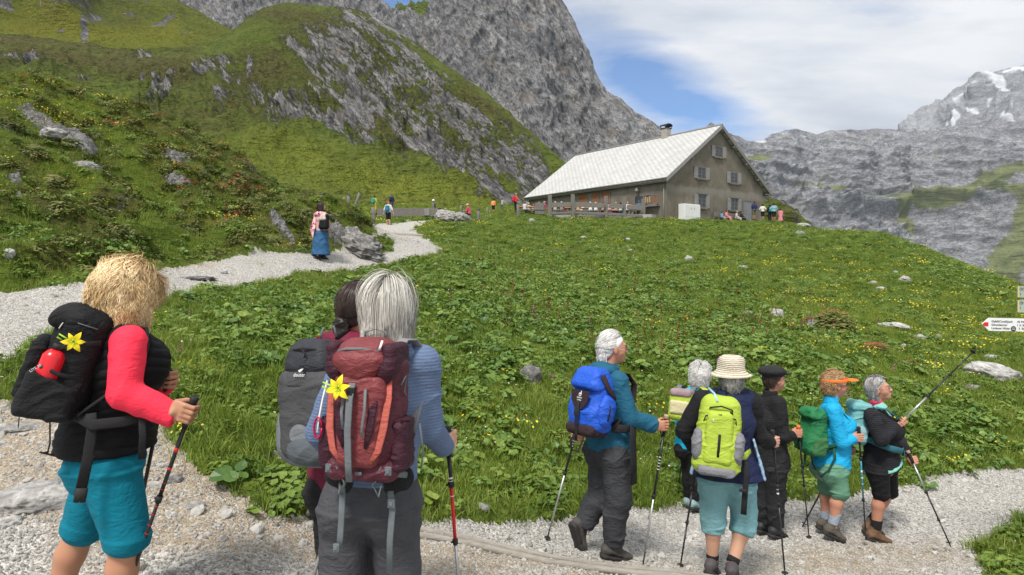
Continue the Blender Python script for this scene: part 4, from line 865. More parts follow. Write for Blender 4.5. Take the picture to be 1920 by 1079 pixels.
tr = empty('water_trough', p0 + Vector((0, 0, -.3)), 0, 'small dark wooden trough behind the two big boulders', 'trough')
k = MB(); k.box((0, -.3, 0), (L0, -.24, .62)); k.box((0, .24, 0), (L0, .3, .62)); k.box((0, -.237, 0), (.06, .237, .62)); k.box((L0 - .06, -.237, 0), (L0, .237, .62)); k.box((.063, -.237, .08), (L0 - .063, .237, .14)); k.build('box', M_WOODX, tr, .008)
k = MB(); k.tube([(L0 * .75, .2, .6), (L0 * .75, .2, 1.0), (L0 * .75, -.05, 1.0), (L0 * .75, -.1, .85)], .035, 7); k.build('spout', mat('dark iron', (0, 0, 0)), tr)
k = MB(); k.box((.08, -.36, .05), (L0 * .42, -.305, .58)); k.build('side_board', M_SHUT, tr, .005)
# water bars across the gravel
def log(name, pts, r, lab, mt=M_WOODX):
    o = empty(name, pts[0], 0, lab, 'water bar'); m = MB(); m.tube([p - pts[0] for p in pts], [r * rnd.uniform(.9, 1.08) for _ in pts], 8); m.build('beam', mt, o); return o
def gpt(px, py_guess, D, up=0.0):
    x = (px - CX) / F * D; return Vector((x, D, zat(x, D) + up))
M_BAR = wood_mat('pale worn timber', (0.24, 0.215, 0.18), (0.42, 0.39, 0.34), 'X')
for off, lab in ((0.0, 'further of two pale timber rails sunk in the gravel behind the hikers'), (-0.14, 'nearer of two pale timber rails sunk in the gravel behind the hikers')):
    pts = []
    for q in np.linspace(0, 1, 12):
        px = 575 + q * (1420 - 575); py = 1000 + q * 86; D = 4.22 + q * 0.38 + off * (1 - .35 * q)
        pts.append(gpt(px, py, D, .012))
    log('timber_rail', pts, .024, lab, M_BAR)
log('timber_rail', [gpt(698, 0, 38.0, .02), gpt(740, 0, 37.3, .02), gpt(795, 0, 36.3, .02)], .11, 'thin timber water bar across the upper path below the hiker in the white shirt', M_BAR)

# terrace of the hut -------------------------------------------------
TZ = 4.72
ter = MB(); t0 = P(975, 400, 58.5); ter.prism([(0.9, 58.6, 3.2), (12.6, 57.8, 3.2), (13.2, 58.6, 3.2), (3.5, 71, 3.2), (0.9, 66, 3.2)], (0, 0, TZ - 3.2))
tt = ter.build('terrace', M_GRAVEL); tag(tt, kind='structure'); attr(tt.data, 'mask', np.zeros((len(tt.data.vertices), 4)))
fp = [(1031, 366, 57.6), (1074, 365, 57.7), (1136, 368, 57.8), (1170, 370.5, 57.9), (1206, 374, 58.2)]
fen = empty('terrace_fence', (P(1031, 400, 57.6).x, 57.6, TZ), 0, 'grey timber fence of thick posts and heavy rails along the terrace', 'fence')
rx = []
for i, (px, pyt, D) in enumerate(fp):
    t = P(px, pyt, D); q = t - fen.location; m = MB(); m.box((q.x - .17, q.y - .10, -1.1), (q.x + .17, q.y + .10, q.z)); m.build('post', M_WOODG, fen, .015); rx.append(q)
for a_, b_, i in zip(rx[:-1], rx[1:], range(4)):
    for (h0, h1) in ((1.12, .72), (.30, .10)):
        dz = (b_.z - a_.z) * .8; m = MB(); L1 = b_.x - a_.x; ang = -math.atan2(dz, L1)
        Mx = Matrix.Translation((a_.x + .17, a_.y - .16, -.12 + (a_.z - rx[0].z) * .8)) @ Matrix.Rotation(ang, 4, 'Y')
        m.box((0, -.05, h1), (L1 - .34, .045, h0), Mx); m.build('rail', M_WOODX, fen, .012)
def table(px, D, ln, rot, lab, py=None, mt=M_TABLE, benches=True, th=.06):
    x = (px - CX) / F * D; o = empty('beer_garden_table', (x, D, TZ), rot, lab, 'table', 'tables on the terrace')
    m = MB(); m.box((-ln / 2, -.38, .72), (ln / 2, .38, .72 + th)); m.build('table_top', mt, o, .01)
    for q in (-1, 1):
        m = MB(); m.box((q * ln * .38 - .04, -.3, 0), (q * ln * .38 + .04, .3, .72)); m.build('leg', M_WOODG, o)
    if benches:
        for q in (-1, 1):
            bo = empty('bench', (x - math.sin(rot) * q * .72, D + math.cos(rot) * q * .72, TZ), rot, ('far' if q > 0 else 'near') + ' bench of the ' + lab.replace('long honey coloured ', 'long '), 'bench', 'benches on the terrace')
            m = MB(); m.box((-ln / 2, -.15, .42), (ln / 2, .15, .47)); m.build('seat', M_WOODX, bo, .008)
            for w_ in (-1, 1):
                m = MB(); m.box((w_ * ln * .4 - .05, -.13, 0), (w_ * ln * .4 + .05, .13, .42)); m.build('leg', M_WOODG, bo)
table(994, 58.9, 2.4, -.05, 'long honey coloured table at the open left end of the terrace', th=.08)
table(1052, 59.8, 2.2, .15, 'table behind the leftmost fence bay'); table(1100, 60.2, 2.2, .2, 'table behind the middle of the terrace fence'); table(1152, 59.9, 2.2, .3, 'table behind the fence under the boarded windows'); table(1188, 59.6, 1.6, .4, 'table at the right end of the terrace by the serving window')
o = empty('wooden_crate', P(1012, 400, 58.3) * 1.0, 0, 'tall dark timber box at the left end of the terrace fence', 'box'); o.location.z = TZ
m = MB(); m.box((-.45, -.3, 0), (.42, .3, 1.05)); m.build('body', M_WOODX, o, .01)
m = MB(); m.box((-.50, -.35, .40), (.50, .35, .5)); m.build('ledge', M_WOODX, o, .01)
# bench at the gable wall
xa, _ = gxz(1334, 400); xb, _ = gxz(1386, 400)
be = empty('wall_bench', HC + Vector((bX.x * xa + aY.x * -.55, bX.y * xa + aY.y * -.55, 0)), HA, 'dark wooden bench against the gable wall where people sit', 'bench')
be.location.z = 4.30; Lb = xb - xa
m = MB(); m.box((0, -.22, .40), (Lb, .22, .46)); m.build('seat', M_WOODX, be, .01)
m = MB(); m.box((0, .24, .55), (Lb, .28, .95)); m.build('backrest', M_WOODX, be, .01)
for q in (.03, .5, .97): m = MB(); m.box((Lb * q - .05, -.2, -.4), (Lb * q + .05, .28, .40)); m.build('leg', M_WOODG, be)

# signpost ----------------------------------------------------------
M_SIGN = mat('white sign enamel', (0.66, 0.67, 0.66), 0.45, 0.05, 5, 0.03); M_REDP = plain('red sign paint', (0.55, 0.02, 0.02)); M_INK = plain('black sign lettering', (0.03, 0.03, 0.03)); M_YELP = plain('yellow sign paint', (0.75, 0.50, 0.02))
def text(body, loc, size, mt, parent, name='lettering', rot=(math.pi / 2, 0, 0), align='LEFT', ext=.0006):
    c = bpy.data.curves.new(name, 'FONT'); c.body = body; c.size = size; c.align_x = align; c.extrude = ext
    o = bpy.data.objects.new(name, c); COL.objects.link(o); o.location = loc; o.rotation_euler = rot
    dg = bpy.context.evaluated_depsgraph_get(); dg.update(); me = bpy.data.meshes.new_from_object(o.evaluated_get(dg)); bpy.data.objects.remove(o)
    me.materials.clear(); me.materials.append(mt); me.transform(Matrix.Translation(loc) @ Vector(rot).to_tuple() if False else Matrix.LocRotScale(Vector(loc), __import__('mathutils').Euler(rot), None))
    return link(name, me, None, parent)
SD = 5.4; so = P(1840, 608, SD); postx = (2035 - CX) / F * SD
sp_ = empty('signpost', (postx, SD + .04, zat(postx, SD)), 0, 'hiking signpost with white arrow boards at the right edge', 'signpost')
off = Vector(so) - sp_.location; zg = off.z; u = SD / F      # metres per pixel there
m = MB(); m.tube([(0, 0, -.4), (0, 0, zg + .75)], .03, 12); m.build('pole', mat('galvanised steel', (0.35, 0.35, 0.36), 0.4, 0.1, 20, 0.05, metal=0.8), sp_)
x0 = off.x; a0 = empty('arrow_board', (0, 0, 0)); bpy.data.objects.remove(a0)
Rt = Matrix.Translation((x0, -.05, zg)) @ Matrix.Rotation(math.radians(1.2), 4, 'Y')
def bar_(lo, hi): return (lo[0] * u, lo[1], lo[2] * u), (hi[0] * u, hi[1], hi[2] * u)
m = MB(); poly = [(0, 0), (13, 12), (205, 12), (205, -12), (13, -12)]
m.prism([Rt @ Vector((a * u, 0, c * u)) for a, c in poly], (0, .012, 0)); ab = m.build('arrow_board', M_SIGN, sp_)
m = MB(); m.prism([Rt @ Vector((a * u, -.0012, c * u)) for a, c in [(0.5, 0), (4.2, 3.8), (11.5, 3.8), (11.5, -3.8), (4.2, -3.8)]], (0, .001, 0)); m.build('red_marker', M_REDP, ab)
for row, (l, r_) in enumerate((('Gafall(Cavell)joch', '45 Min.'), ('Schweizertor', '1 ½ Std.'), ('Lindauer Hütte', '3  Std.'))):
    yv = 4.2 - row * 6.4
    for tx, xx in ((l, 17), (r_, 65 if row == 0 else (64.5 if row == 1 else 68))):
        t_ = text(tx, (0, 0, 0), 5.6 * u, M_INK, ab); t_.data.transform(Rt @ Matrix.Translation((xx * u, -.0016, (yv - 0.2) * u)))
m = MB(); cpt = [(58.5 + 5 * math.cos(i * math.pi / 10), -7.4 + 5 * math.sin(i * math.pi / 10)) for i in range(20)]
m.prism([Rt @ Vector((a * u, -.0018, c * u)) for a, c in cpt], (0, .001, 0)); m.build('round_emblem', M_INK, ab)
for kk in (-1, 1): m = MB(); m.box((55.5 * u, -.0030, (-7.4 + kk * 1.4 - .4) * u), (61.5 * u, -.0022, (-7.4 + kk * 1.4 + .4) * u), Rt); m.build('emblem_bar', M_SIGN, ab)
for (ya_, yb_, tt_) in ((537, 558, ('uer', '1')), (563, 586, ('au', 'tte'))):
    zt_, zb_ = zg + (608 - ya_) * u, zg + (608 - yb_) * u; xl = x0 + (1908 - 1840) * u
    m = MB(); m.box((xl, -.045, zb_), (xl + .60, -.033, zt_)); bb = m.build('sign_board', mat('greenish grey board back', (0.30, 0.36, 0.31), 0.5, 0.08, 8), sp_)
    m = MB(); m.box((xl - .0015, -.0462, zb_), (xl + .0045, -.0452, zt_)); m.build('yellow_edge', M_YELP, bb)
    for q, tx in enumerate(('Öf', '1')): text(tx, (xl + .012, -.0462, zt_ - .036 - q * .04), .03, M_INK, bb)

# rocks ---------------------------------------------------------------
def rock_mesh(seed, sx, sy, sz, sub=4, mt=None, rough=1.0, strat=0.0):
    bm = bmesh.new(); bmesh.ops.create_icosphere(bm, subdivisions=sub, radius=1.0); co = np.array([v.co[:] for v in bm.verts])
    q = co + fbm(co * 0.8, 2, off=seed * 5.1)[:, None] * 0.7
    cell = np.floor(q * 1.7 + 0.5) / 1.7; co = co * 0.80 + cell * 0.20
    n = fbm(co * 1.1, 4, 0.55, off=seed * 3.3) * 0.9 + (ridged(co * 1.6, 4, 0.5, off=seed) - 0.4) * 0.28 * rough
    if strat: n = n + strat * (ridged(co * np.array([1.2, 1.2, 5.0]), 3, 0.5, off=seed) - .4)
    co = co * (1 + n * 0.55)[:, None] * np.array([sx, sy, sz])
    for v, c in zip(bm.verts, co): v.co = c
    for f_ in bm.faces: f_.smooth = True
    me = bpy.data.meshes.new('rock'); bm.to_mesh(me); bm.free(); me.materials.append(mt or M_STONE); return me
def rock(px, py, D, w, h, lab, seed, mt=None, rz=0.0, sub=4, dz=0.0, group='loose rocks lying in the meadow', name='rock', depth=0.8, tilt=0.0, strat=0.2):
    """w, h in photo pixels; py is the row of the rock's centre"""
    s = D / F; x = (px - CX) * s; o = bpy.data.objects.new(name, rock_mesh(seed, w * s / 2, w * s / 2 * depth, h * s / 2 * 1.15, sub, mt, 1.0, strat)); COL.objects.link(o)
    o.location = (x, D, zat(x, D) + h * s * 0.18 + dz); o.rotation_euler = (0, tilt, rz); return tag(o, lab, 'rock', group)
RK = [(1457,579,17.0,28,22,'pale split rock standing in the grass above the hiker with the straw hat',1,.3),(1682,614,17.0,58,14,'long flat pale slab in the upper meadow right of the shrub',2,.0),(1723,631,15.8,22,11,'small pale rock just below the long flat slab',3,0),(1760,627,16.2,16,10,'small rock right of the long flat slab',4,.5),
 (1697,549,27,24,13,'light rock near the crest of the right slope, larger of the pair',5,.4),(1679,528,30,13,9,'small light rock just above another near the crest of the right slope',6,0),(1637,556,26,16,8,'small grey rock left of the pair near the crest',7,0),(1652,565,25,18,6,'thin flat rock below the small grey rock near the crest',8,0),
 (1500,471,44,19,9,'dark oval rock below the people at the hut corner',9,0),(1505,428,58,26,9,'pale flat rock on the crest right of the hut',10,0),(1292,495,30,18,13,'grey knobbly rock in the middle of the slope below the hut',11,0),(1392,501,29,22,7,'low flat rock right of the knobbly grey rock',12,0),
 (1094,452,39,14,8,'small pale stone on the earthy hump below the terrace',13,0),(1177,454,39,10,7,'tiny grey stone right of the earthy hump',14,0),(1182,482,32,12,5,'small flat stone below the earthy hump',15,0),(997,418,50,13,9,'pale upright stone below the terrace table',16,.6),
 (995,697,8.9,40,44,'rounded brown grey boulder half hidden in leaves left of the blue backpack hiker',17,.2),(1862,688,12.5,96,36,'large flat white rock on the right slope under the raised pole',18,.1),(1822,724,11.5,30,13,'mottled low rock below the large flat white rock',19,0),(1858,656,14,26,9,'low grey rock above the large flat white rock',20,0),
 (1752,678,13.2,20,9,'dark little rock left of the large flat white rock',21,0),(1695,648,14.5,14,8,'small grey stone right of the red flowering shrub',22,0),(1402,585,17,20,6,'pale flat stone left of the split rock',23,0),
 (786,383,70,13,7,'white oval boulder in the far meadow above the barrier',24,0),(835,375,78,9,6,'little grey boulder in the far meadow above the seated person',25,0),(904,948,5.0,34,14,'pale stone in the grass edge right of the silver haired hiker',26,0),(980,965,4.95,15,9,'small white stone at the grass edge left of the blue backpack hiker',27,0)]
for px, py, D, w_, h_, lab, sd, rz in RK:
    dark = sd in (9, 17, 21, 19); rock(px, py, D, w_, h_, lab, sd, M_DSTONE if dark else M_STONE, rz, 4 if w_ > 20 else 3, depth=.7, tilt=.18 if sd in (2, 18, 5) else 0)
# boulders beside the shrub, by the upper path and in the dirt
rock(1527,617,15.6,34,22,'dark wet looking boulder under the left side of the round shrub',31,M_DSTONE)
rock(835,412,47.5,42,24,'left of the two big grey boulders by the upper path',32,M_BOULD,.2,5,group='big boulders by the upper path'); rock(866,413,47,40,21,'right of the two big grey boulders by the upper path',33,M_BOULD,1.2,5,group='big boulders by the upper path')
rock(160,286,17.5,50,24,'smooth pale boulder at the lower end of the rock band on the left knoll',34,M_BOULD,.2,5,group='boulders on the left knoll',dz=.1); rock(100,243,18.5,46,20,'pale boulder in the middle of the rock band on the left knoll',35,M_STONE,.4,4,group='boulders on the left knoll',dz=.1)
rock(46,367,13.5,34,9,'flat pale rock low on the left knoll',36,M_STONE,0,4,group='boulders on the left knoll'); rock(18,498,10.6,18,18,'thin upright pale stone left in the leafy bank',37,M_STONE,.3,4,group='boulders on the left knoll')
rock(252,438,13.0,18,6,'small pale stone in the leaves at the foot of the knoll',38,M_STONE,0,3,group='boulders on the left knoll'); rock(302,451,12.6,20,6,'white flat stone right of another at the foot of the knoll',39,M_STONE,0,3,group='boulders on the left knoll')
rock(372,476,13.6,60,8,'low brown ledge of stone along the foot of the knoll',40,M_DSTONE,0,4,group='boulders on the left knoll')
rock(64,945,3.75,146,60,'large half buried boulder in the dirt behind the blonde hiker',41,M_STONE,.1,5,group='boulders in the dirt track',dz=-.05,strat=.05)
rock(290,800,4.9,50,20,'flat pale stone in the dirt right of the blonde hiker',42,M_STONE,.1,4,group='boulders in the dirt track',dz=-.02); rock(325,905,4.05,34,20,'blue grey angular stone at the edge of the dirt',43,M_DSTONE,.6,4,group='boulders in the dirt track',dz=-.01)
rock(40,812,4.75,70,18,'flat pale stone in the dirt at the left edge',44,M_STONE,.5,4,group='boulders in the dirt track',dz=-.02); rock(365,960,3.8,36,16,'pale angular stone near the grass corner',45,M_STONE,.2,4,group='boulders in the dirt track',dz=-.01); rock(20,968,3.5,40,20,'small brownish stone in front of the large half buried boulder',46,M_STONE,.9,4,group='boulders in the dirt track',dz=-.01)
rock(545,868,4.95,70,34,'pale rock slab in the grass beside the grey backpack',47,M_STONE,.1,5,group='boulders in the dirt track',dz=-.04)
# rock outcrop at the end of the knoll
o = rock(672,458,19.8,100,62,'steep banded rock outcrop at the end of the knoll beside the path',50,M_DSTONE,-.3,6,group=None,name='rock_outcrop',depth=.7,tilt=.35,dz=-.25,strat=.35); o['category'] = 'outcrop'
o = rock(420,486,14.5,14,8,'small white stone beside the path on the left',52,M_STONE,0,3)
# shrubs that stand alone on the right slope
def lone_shrub(px, py, D, w_, h_, lab, mts, red):
    s = D / F; me = p_herb(1100, 1.0, 0.9, .04, .08, mts[0], 2.0, 'shrub', (M_RED, red, 4, .028) if red else None)
    o = bpy.data.objects.new('alpine_rose_shrub', me); COL.objects.link(o); x = (px - CX) * s; o.location = (x, D, zat(x, D) - .05); o.scale = (w_ * s / 2, w_ * s / 2 * .8, h_ * s); return tag(o, lab, 'shrub', 'shrubs on the right slope')
lone_shrub(1562, 620, 15.5, 84, 44, 'round brownish alpine rose shrub over dark rocks in the middle of the slope', [M_SHRUB], 26)
lone_shrub(1520, 606, 15.9, 40, 22, 'small red tipped shrub at the left shoulder of the round brownish shrub', [M_SHRUB], 30)
lone_shrub(1640, 662, 13.6, 56, 18, 'low shrub covered in red flowers below the round brownish shrub', [M_SHRUB], 90)
lone_shrub(1702, 690, 12.7, 46, 12, 'low sparse red flowering patch between the red shrub and the hikers', [M_SHRUB], 40)
# ------------------------------------------------------------------ modelling by distance fields
def V3(*a): return np.array(a if len(a) > 1 else a[0], float)
def nz(v): v = np.asarray(v, float); return v / (np.linalg.norm(v) + 1e-12)
def seg(a, b, ra, rb=None, u=None, k=0.02, we=None, op='add'):
    """tapered capsule with elliptical section; ra, rb are radii or (across, along-depth) pairs; u is the 'across' axis"""
    rb = ra if rb is None else rb; ra = ra if hasattr(ra, '__len__') else (ra, ra); rb = rb if hasattr(rb, '__len__') else (rb, rb)
    return dict(t='seg', a=V3(*a), b=V3(*b), ra=ra, rb=rb, u=u, k=k, we=we, op=op)
def ell(c, r, R=None, k=0.02, op='add'):
    return dict(t='ell', c=V3(*c), r=V3(*(r if hasattr(r, '__len__') else (r, r, r))), R=np.eye(3) if R is None else R, k=k, op=op)
def rbox(c, hsz, rad, R=None, k=0.02, op='add', taper=0.0):
    return dict(t='box', c=V3(*c), r=V3(*hsz), rad=rad, R=np.eye(3) if R is None else R, k=k, op=op, tp=taper)
def plane(c, n, op='cut', k=0.0): return dict(t='plane', c=V3(*c), n=nz(n), op=op, k=k)     # removes the side n points to
def pbounds(p):
    if p['t'] == 'seg':
        m = max(max(p['ra']), max(p['rb']), p['we'] or 0); return np.minimum(p['a'], p['b']) - m, np.maximum(p['a'], p['b']) + m
    if p['t'] in ('ell', 'box'):
        e = np.abs(p['R'].T) @ p['r'] if False else np.linalg.norm(p['r']) * np.ones(3); return p['c'] - e, p['c'] + e
    return None
def peval(p, X):
    if p['t'] == 'seg':
        ab = p['b'] - p['a']; L = np.linalg.norm(ab) + 1e-9; w_ = ab / L
        u = p['u']; u = np.array([1., 0, 0]) if u is None else np.asarray(u, float)
        if abs(u @ w_) > 0.97: u = np.array([0., 1, 0])
        u = nz(u - w_ * (u @ w_)); v = np.cross(w_, u); q = X - p['a']; t = np.clip(q @ w_ / L, 0, 1)
        ru = p['ra'][0] + (p['rb'][0] - p['ra'][0]) * t; rv = p['ra'][1] + (p['rb'][1] - p['ra'][1]) * t
        e = q @ w_ - t * L; rw = np.minimum(ru, rv) if p['we'] is None else p['we']
        a, b, c = q @ u, q @ v, e
        k0 = np.sqrt((a / ru) ** 2 + (b / rv) ** 2 + (c / rw) ** 2); k1 = np.sqrt((a / ru ** 2) ** 2 + (b / rv ** 2) ** 2 + (c / rw ** 2) ** 2)
        return k0 * (k0 - 1) / np.maximum(k1, 1e-6)
    if p['t'] == 'ell':
        q = (X - p['c']) @ p['R'].T; k0 = np.linalg.norm(q / p['r'], axis=-1); k1 = np.linalg.norm(q / p['r'] ** 2, axis=-1)
        return k0 * (k0 - 1) / np.maximum(k1, 1e-6)
    if p['t'] == 'box':
        q = (X - p['c']) @ p['R'].T
        if p['tp']: s = 1 - p['tp'] * np.clip(q[..., 2:3] / p['r'][2], -1, 1); q = np.concatenate([q[..., :2] / s, q[..., 2:3]], -1)
        d = np.abs(q) - (p['r'] - p['rad']); return np.linalg.norm(np.maximum(d, 0), axis=-1) + np.minimum(d.max(-1), 0) - p['rad']
    return (X - p['c']) @ p['n']
def smin(a, b, k):
    if k <= 0: return np.minimum(a, b)
    h = np.clip(0.5 + 0.5 * (a - b) / k, 0, 1); return a * (1 - h) + b * h - k * h * (1 - h)
def field_mesh(prims, h, name='part', wr=None, colf=None, smooth=1):
    adds = [p for p in prims if p['op'] == 'add']; bb = [pbounds(p) for p in adds]
    lo = np.min([b[0] for b in bb], 0) - 3 * h; hi = np.max([b[1] for b in bb], 0) + 3 * h
    n = np.ceil((hi - lo) / h).astype(int) + 1; D = np.full(tuple(n), 0.2, np.float32)
    ax = [lo[i] + np.arange(n[i]) * h for i in range(3)]
    for p in prims:
        b = pbounds(p); m = p['k'] * 1.5 + 3 * h
        if b is None: i0, i1 = np.zeros(3, int), n
        else: i0 = np.clip(((b[0] - m - lo) / h).astype(int), 0, n); i1 = np.clip(((b[1] + m - lo) / h).astype(int) + 2, 0, n)
        if np.any(i1 <= i0): continue
        sl = tuple(slice(i0[i], i1[i]) for i in range(3))
        X = np.stack(np.meshgrid(*[ax[i][sl[i]] for i in range(3)], indexing='ij'), -1)
        d = peval(p, X).astype(np.float32)
        if p['op'] == 'add': D[sl] = smin(D[sl], d, p['k'])
        elif p['op'] == 'sub': D[sl] = -smin(-D[sl], d, p['k'])
        elif p['op'] == 'cut': D[sl] = np.maximum(D[sl], d)
    V, Fq = surfnet(D, lo, h)
    for _ in range(smooth): V = lap(V, Fq, 0.5)
    if wr is not None: V = V + vnormals(V, Fq) * wr(V)[:, None]
    me = mesh_np(name, V, Fq)
    if colf is not None: attr(me, 'col', colf(V))
    return me
_CO = np.array([[0,0,0],[1,0,0],[0,1,0],[1,1,0],[0,0,1],[1,0,1],[0,1,1],[1,1,1]])
_ED = [(0,1),(2,3),(4,5),(6,7),(0,2),(1,3),(4,6),(5,7),(0,4),(1,5),(2,6),(3,7)]
def surfnet(D, lo, h):
    s = D < 0; nx, ny, nz_ = D.shape
    cnt = np.zeros((nx - 1, ny - 1, nz_ - 1), np.uint8)
    for c in _CO: cnt += s[c[0]:nx - 1 + c[0], c[1]:ny - 1 + c[1], c[2]:nz_ - 1 + c[2]]
    I = np.argwhere((cnt > 0) & (cnt < 8)); vals = np.stack([D[I[:, 0] + c[0], I[:, 1] + c[1], I[:, 2] + c[2]] for c in _CO], 1)
    acc = np.zeros((len(I), 3)); k = np.zeros(len(I))
    for a, b in _ED:
        va, vb = vals[:, a], vals[:, b]; m = (va < 0) != (vb < 0); t = np.where(m, va / np.where(m, va - vb, 1), 0)
        acc += np.where(m[:, None], _CO[a] + (_CO[b] - _CO[a]) * t[:, None], 0); k += m
    V = (I + acc / k[:, None]) * h + lo
    idx = np.full(cnt.shape, -1, np.int32); idx[I[:, 0], I[:, 1], I[:, 2]] = np.arange(len(I)); F_ = []
    for ax in range(3):
        sh = [slice(None)] * 3; sh2 = [slice(None)] * 3; sh[ax] = slice(0, -1); sh2[ax] = slice(1, None)
        A, B = s[tuple(sh)], s[tuple(sh2)]; E = np.argwhere(A != B); o1, o2 = [(1, 2), (2, 0), (0, 1)][ax]
        E = E[(E[:, o1] > 0) & (E[:, o2] > 0) & (E[:, o1] < D.shape[o1] - 1) & (E[:, o2] < D.shape[o2] - 1)]
        if not len(E): continue
        inside = A[E[:, 0], E[:, 1], E[:, 2]]
        def g(d1, d2): e = E.copy(); e[:, o1] += d1; e[:, o2] += d2; return idx[e[:, 0], e[:, 1], e[:, 2]]
        q = np.stack([g(-1, -1), g(0, -1), g(0, 0), g(-1, 0)], 1); q[~inside] = q[~inside][:, ::-1]; F_.append(q)
    Fq = np.concatenate(F_); return V, Fq[(Fq >= 0).all(1)]
def lap(V, Fq, f):
    S = np.zeros_like(V); c = np.zeros(len(V))
    for i in range(4):
        j = (i + 1) % 4
        for a, b in ((i, j), (j, i)):
            for x in range(3): S[:, x] += np.bincount(Fq[:, a], V[Fq[:, b], x], len(V))
            c += np.bincount(Fq[:, a], minlength=len(V))
    return V * (1 - f) + S / np.maximum(c, 1)[:, None] * f
def vnormals(V, Fq):
    n = np.cross(V[Fq[:, 2]] - V[Fq[:, 0]], V[Fq[:, 3]] - V[Fq[:, 1]]); N = np.zeros_like(V)
    for i in range(4):
        for x in range(3): N[:, x] += np.bincount(Fq[:, i], n[:, x], len(V))
    return N / (np.linalg.norm(N, axis=1, keepdims=True) + 1e-12)
def wrinkle(amp=0.006, sc=9.0, zs=1.6, off=0.0, puff=0.0):
    def f(V):
        w_ = V + fbm(V * 4, 2, off=off)[:, None] * 0.09
        w_ = np.stack([w_[:, 0] * .9 + w_[:, 2] * .3, w_[:, 1] * .9 - w_[:, 2] * .25, w_[:, 2] * .95 - w_[:, 0] * .35 + w_[:, 1] * .25], -1)
        r = ridged(w_ * np.array([sc * .55, sc * .55, sc * zs * 1.1]) * 0.8, 3, 0.45, off=off) - 0.35
        r2 = ridged(w_ * np.array([sc * 1.5, sc * 1.5, sc * zs * 1.5]), 2, 0.5, off=off + 9) - .35
        patch = sstep(-.25, .25, fbm(V * 4.5, 2, off=off + 21))
        return amp * (r * (0.35 + 1.3 * patch) + r2 * .18 * patch + fbm(V * sc * 0.5, 3, 0.5, off=off + 3) * 1.5)
    return f

# ------------------------------------------------------------------ people
def skin_mat(name, base, rosy):
    m, t, b = new_mat(name); a = t.new('ShaderNodeAttribute', attribute_name='col').outputs['Color']; tc = t.new('ShaderNodeTexCoord').outputs['Object']
    n = t.noise(tc, 22, 5, 0.6); c = t.mix(t.ramp(n, [(0.35, 0.0), (0.7, 0.5)]), base, rosy)
    c = t.mix(1.0, c, a, 'MULTIPLY'); t.l.new(c, b.inputs['Base Color']); b.inputs['Roughness'].default_value = 0.55; b.inputs['Specular IOR Level'].default_value = 0.35
    b.inputs['Subsurface Weight'].default_value = 0.12; b.inputs['Subsurface Radius'].default_value = (0.012, 0.005, 0.003); b.inputs['Subsurface Scale'].default_value = 0.6
    bump(t, b, t.noise(tc, 260, 3, 0.6), 0.25, 0.001); return m
SK_TAN = skin_mat('tanned skin', (0.42, 0.22, 0.13), (0.46, 0.19, 0.12)); SK_FAIR = skin_mat('fair skin', (0.52, 0.31, 0.21), (0.54, 0.25, 0.18)); SK_RUDDY = skin_mat('ruddy skin', (0.47, 0.24, 0.16), (0.52, 0.19, 0.13))
def hair_mat(name, c0, c1, c2):
    m, t, b = new_mat(name); a = t.new('ShaderNodeAttribute', attribute_name='v').outputs['Fac']; tc = t.new('ShaderNodeTexCoord').outputs['Object']
    f = t.math('ADD', t.math('MULTIPLY', a, 0.75), t.math('MULTIPLY', t.noise(t.mapping(tc, scale=(1, 1, .3)), 25, 3, 0.6), 0.35))
    t.l.new(t.ramp(f, [(0.2, c0), (0.5, c1), (0.85, c2)]), b.inputs['Base Color']); b.inputs['Roughness'].default_value = 0.42; b.inputs['Specular IOR Level'].default_value = 0.4; return m
def hframe(fwd, up=(0, 0, 1)):
    f = nz(fwd); r = nz(np.cross(f, up)); u = np.cross(r, f); return np.array([r, f, u])      # rows: right, forward, up
